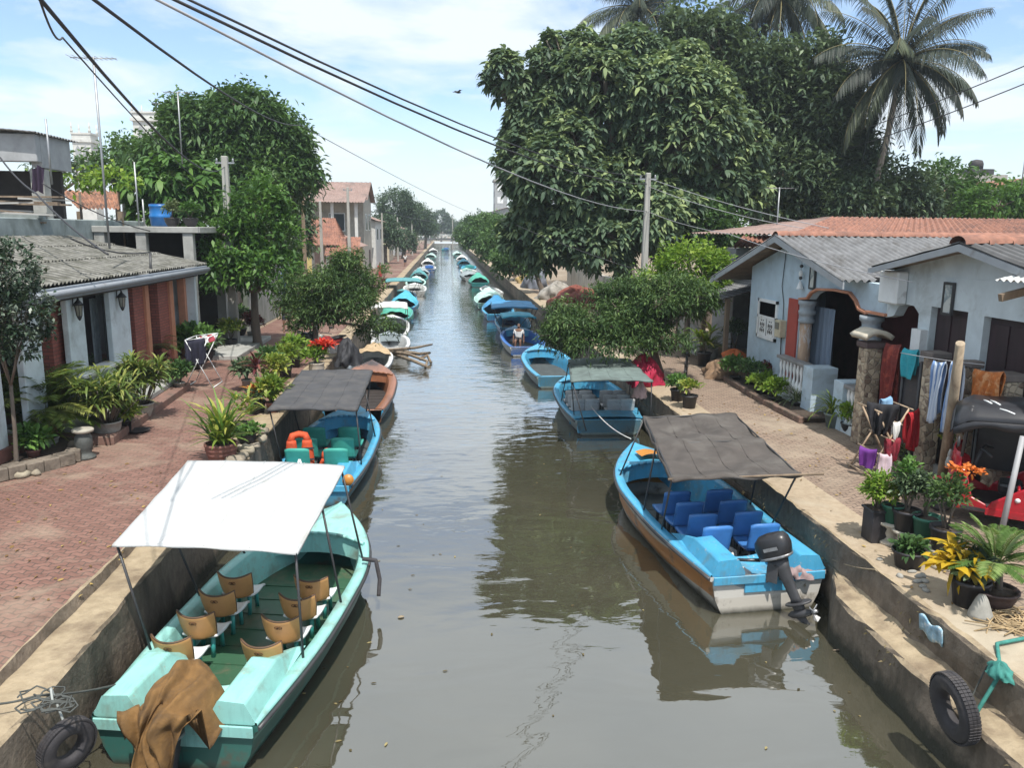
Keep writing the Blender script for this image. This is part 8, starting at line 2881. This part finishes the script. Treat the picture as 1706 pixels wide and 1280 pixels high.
m.build('passenger_seat', mat('dark_seat', (.05, .02, .025), .5), tk, bev=.05, bs=2)
MB().box(.0, .3, -.22, .22, .45, .62).build('driver_seat', vinyl, tk, bev=.05, bs=2)
m = MB()
m.tube([(.68, 0, .6), (.55, 0, 1.02)], .025, 8)
m.tube([(.42, -.34, 1.0), (.52, -.18, 1.05), (.55, 0, 1.03), (.52, .18, 1.05), (.42, .34, 1.0)], .018, 8)
m.build('handlebar', black_steel, tk)
MB().box(.04, .075, .36, .60, .32, .66).build('side_panel', redp, tk, bev=.012)
MB().lathe([(.03, 0), (.035, .015), (.01, .03)], 10).build('marker_lamp', white_paint, tk, (.06, .612, .5), (R(-90), 0, 0))

# ------------------------------------------------------------------ people
skin_m = mat('brown_skin', (.17, .085, .05), .55, .12, 9, bmp=.05)
hair_m = mat('black_hair', (.012, .01, .01), .5, .2, 20)


def skinned(name, verts, edges, radii, mt, parent, sub=2):
    me = bpy.data.meshes.new(name)
    me.from_pydata(verts, edges, [])
    o = bpy.data.objects.new(name, me)
    C.objects.link(o)
    o.parent = parent
    me.materials.append(mt)
    md = o.modifiers.new('skin', 'SKIN')
    md.use_smooth_shade = True
    for i, sv in enumerate(me.skin_vertices[0].data):
        sv.radius = radii[i] if isinstance(radii[i], tuple) else (radii[i], radii[i])
        sv.use_root = i == 0
    s = o.modifiers.new('sub', 'SUBSURF')
    s.levels = s.render_levels = sub
    return o


def person(label, loc_, rz, top, bottom, longd=False, pose='walk', h=1.65, shoes=True):
    r = thing('person', label, 'person', loc_, rz)
    k = h / 1.7
    V, E, RA = [], [], []

    def j(x, y, z, ra, par=None):
        V.append((x * k, y * k, z * k))
        RA.append((ra[0] * k, ra[1] * k) if isinstance(ra, tuple) else ra * k)
        if par is not None:
            E.append((par, len(V) - 1))
        return len(V) - 1
    seat = pose == 'sit'
    dz = -.42 if seat else 0
    pel = j(0, 0, .93 + dz, (.15, .11))
    ch = j(0, .01, 1.2 + dz, (.15, .11), pel)
    sh = j(0, 0, 1.38 + dz, (.12, .09), ch)
    nk = j(0, .01, 1.47 + dz, .052, sh)
    hd = j(0, .02, 1.56 + dz, (.075, .085), nk)
    hd2 = j(0, .015, 1.64 + dz, (.078, .092), hd)
    j(0, .0, 1.69 + dz, (.05, .06), hd2)
    j(0, .115, 1.575 + dz, .012, hd)
    for s in (-1, 1):
        a = 1 if s > 0 else -1
        st = .18 * a if pose == 'walk' else 0
        if seat:
            hip = j(s * .10, .08, .5, .085, pel)
            kn = j(s * .12, .48, .50, .065, hip)
            an = j(s * .12, .50, .1, .042, kn)
            j(s * .12, .64, .04, .035, an)
        else:
            hip = j(s * .095, 0, .84, .088, pel)
            kn = j(s * .10, st * .7 + .03, .48, .062, hip)
            an = j(s * .10, st - .03, .09, .040, kn)
            hl = j(s * .10, st + .05, .04, .036, an)
            j(s * .11, st + .17, .03, .030, hl)
        sd_ = j(s * .19, 0, 1.36 + dz, .058, sh)
        el = j(s * .25, -.02 - st * .3, 1.1 + dz, .043, sd_)
        wr = j(s * .26, .06 - st * .6, .87 + dz, .030, el)
        pm_ = j(s * .265, .075 - st * .65, .80 + dz, (.040, .022), wr)
        for f, (dx, ll) in enumerate(((-.03, .07), (-.01, .08), (.01, .075), (.03, .06))):
            f1 = j(s * .265 + dx * .3, .08 - st * .65 + dx, .745 + dz, .010, pm_)
            j(s * .255 + dx * .3, .085 - st * .65 + dx * 1.1, .745 - ll * .7 + dz, .008, f1)
        th = j(s * .24, .115 - st * .65, .79 + dz, .011, pm_)
        j(s * .235, .13 - st * .65, .745 + dz, .009, th)
    skinned('body', V, E, RA, skin_m, r)
    MB().grid(lambda a, b: (.088 * k * math.sin(PI * (.04 + .58 * b)) * math.cos(2 * PI * a), (.005 + .103 * math.sin(PI * (.04 + .58 * b)) * math.sin(2 * PI * a) - .02) * k, (1.615 + dz + .105 * math.cos(PI * (.04 + .58 * b)) + (.03 if math.sin(2 * PI * a) > .3 and b > .7 else 0)) * k), 20, 10).build('hair', hair_m, r, fixn=False)
    m = MB()
    for s in (-1, 1):
        m.ell((s * .032 * k, .093 * k, (1.595 + dz) * k), (.014 * k, .008 * k, .008 * k), 8, 5)
    m.build('eyes', white_paint, r)
    # shirt
    V2, E2, R2 = [], [], []

    def j2(x, y, z, ra, par=None):
        V2.append((x * k, y * k, z * k))
        R2.append((ra[0] * k, ra[1] * k) if isinstance(ra, tuple) else ra * k)
        if par is not None:
            E2.append((par, len(V2) - 1))
        return len(V2) - 1
    a0 = j2(0, .01, 1.16 + dz, (.172, .132))
    j2(0, 0, .9 + dz, (.168, .135), a0)
    a1 = j2(0, 0, 1.385 + dz, (.135, .105), a0)
    j2(0, .005, 1.44 + dz, (.07, .065), a1)
    for s in (-1, 1):
        st = .18 * s if pose == 'walk' else 0
        b_ = j2(s * .19, 0, 1.365 + dz, .072, a1)
        j2(s * .238, -.012 - st * .2, 1.17 + dz, .066, b_)
    skinned('shirt', V2, E2, R2, top, r)
    V2, E2, R2 = [], [], []
    if longd:
        b0 = j2(0, 0, .95 + dz, (.165, .13))
        b1 = j2(0, .02, .55, (.19, .16), b0)
        j2(0, .0, .22, (.2, .18), b1)
    else:
        b0 = j2(0, 0, .95 + dz, (.162, .125))
        for s in (-1, 1):
            st = .18 * s if pose == 'walk' else 0
            if seat:
                hp_ = j2(s * .10, .1, .51, .10, b0)
                j2(s * .12, .42, .51, .085, hp_)
            else:
                hp_ = j2(s * .095, .0, .82, .108, b0)
                j2(s * .10, st * .68 + .02, .50, .088, hp_)
    skinned('trousers' if not longd else 'skirt', V2, E2, R2, bottom, r)
    return r


cl_dark = mat('charcoal_shirt', (.03, .03, .036), .9, .2, 8)
cl_navy = mat('navy_shorts', (.02, .025, .055), .9, .2, 8)
cl_red = mat('red_dress_cloth', (.45, .04, .05), .9, .2, 8)
cl_white = mat('white_shirt_cloth', (.58, .58, .57), .9, .1, 8)
person('person in dark shirt and shorts walking along the left path by the blue door', pz(478, 553), R(185), cl_dark, cl_navy, h=1.68)
person('person in a red dress standing on the distant left path', (-6.0, 76, GZ), R(170), cl_red, cl_red, True, 'stand', 1.6)
person('person in a pale shirt standing farther down the left path', (-5.0, 104, GZ), R(20), cl_white, cl_navy, False, 'stand', 1.65)
person('person in white shirt sitting aboard the deep blue open boat', (3.6, 38.2, .12), R(170), cl_white, cl_dark, False, 'sit', 1.68)
person('person in dark clothes standing on the distant right bank', (7.4, 70, GZ), R(160), cl_dark, cl_navy, False, 'stand', 1.66)
person('person in pale shirt standing by the rust brown mound, right bank', (7.2, 82, GZ), R(200), cl_white, cl_dark, False, 'stand', 1.66)

# ------------------------------------------------------------------ a bird over the canal
bq = py(763, 154, 60)
bd_ = thing('bird', 'dark bird gliding in the sky above the canal', 'bird', bq, R(30))
m = MB()
rings = []
for x, w in ((-.25, .01), (-.15, .05), (0, .07), (.12, .05), (.18, .04), (.23, .035), (.27, .008)):
    rings.append([(x, w * math.cos(a), w * .85 * math.sin(a) + (.02 if x > .15 else 0)) for a in np.linspace(0, 2 * PI, 9)[:-1]])
m.loft(rings)
for s in (-1, 1):
    m.add([(.1, s * .03, .03), (.14, s * .28, .16), (.02, s * .62, .10), (-.06, s * .60, .10), (-.06, s * .28, .15), (-.1, s * .03, .02)], [(0, 1, 4, 5), (1, 2, 3, 4)])
m.add([(-.22, -.03, 0), (-.22, .03, 0), (-.42, .09, .01), (-.42, -.09, .01)], [(0, 1, 2, 3)])
m.build('body', mat('dark_feathers', (.03, .028, .028), .7), bd_, sol=.012, fixn=False)

# ------------------------------------------------------------------ wood beyond the bridge, haze
P, D = [], []
for i in range(9000):
    x = rnd.uniform(-150, 150)
    h = 7 + 4 * math.sin(x * .11) + 3 * math.sin(x * .37 + 1) + 1.5 * math.sin(x * .9)
    P.append((x, rnd.uniform(372, 396), GZ + h * rnd.random() ** .6))
    D.append((rnd.uniform(-1, 1), rnd.uniform(-1, .2), rnd.uniform(-.3, 1)))
tag(leaf_mesh('far_woods', P, D, nr.uniform(1.2, 2.4, len(P)), .9, lf_far, six=False), 'far off wood closing the view beyond the bridge', 'woods', kind='stuff')
hm = bpy.data.materials.new('haze')
t, p = nodes(hm)
t.nodes.remove(p)
pv_ = t.nodes.new('ShaderNodeVolumePrincipled')
pv_.inputs['Color'].default_value = (.80, .90, .97, 1)
pv_.inputs['Density'].default_value = HAZE
pv_.inputs['Anisotropy'].default_value = .2
lk(t, pv_.outputs[0], [n for n in t.nodes if n.type == 'OUTPUT_MATERIAL'][0].inputs['Volume'])
hz = MB().box(-420, 420, -30, 430, -1.8, 30).build('haze', hm)
tag(hz, 'thin pale air haze over the canal', 'haze', kind='stuff')
P, D = [], []
for i in range(150):
    y = 6.5 + 26 * rnd.random() ** 1.6
    x = rnd.choice((rnd.gauss(5.2, .35), rnd.gauss(-1.2, .5), rnd.uniform(-1.5, 5), rnd.gauss(2.2, .5)))
    if not -3.4 < x < 5.4:
        continue
    P.append((x, y, .006))
    an = rnd.uniform(0, 6.28)
    D.append((math.cos(an), math.sin(an), .05))
tag(leaf_mesh('floating_debris', P, D, nr.uniform(.03, .09, len(P)), .03, leafmat('sodden_leaf', (.05, .04, .02), (.14, .11, .05), (.36, .30, .14), .7, .1), droop=0, roll=.05), 'small leaves and scraps drifting on the canal surface', 'debris', kind='stuff')
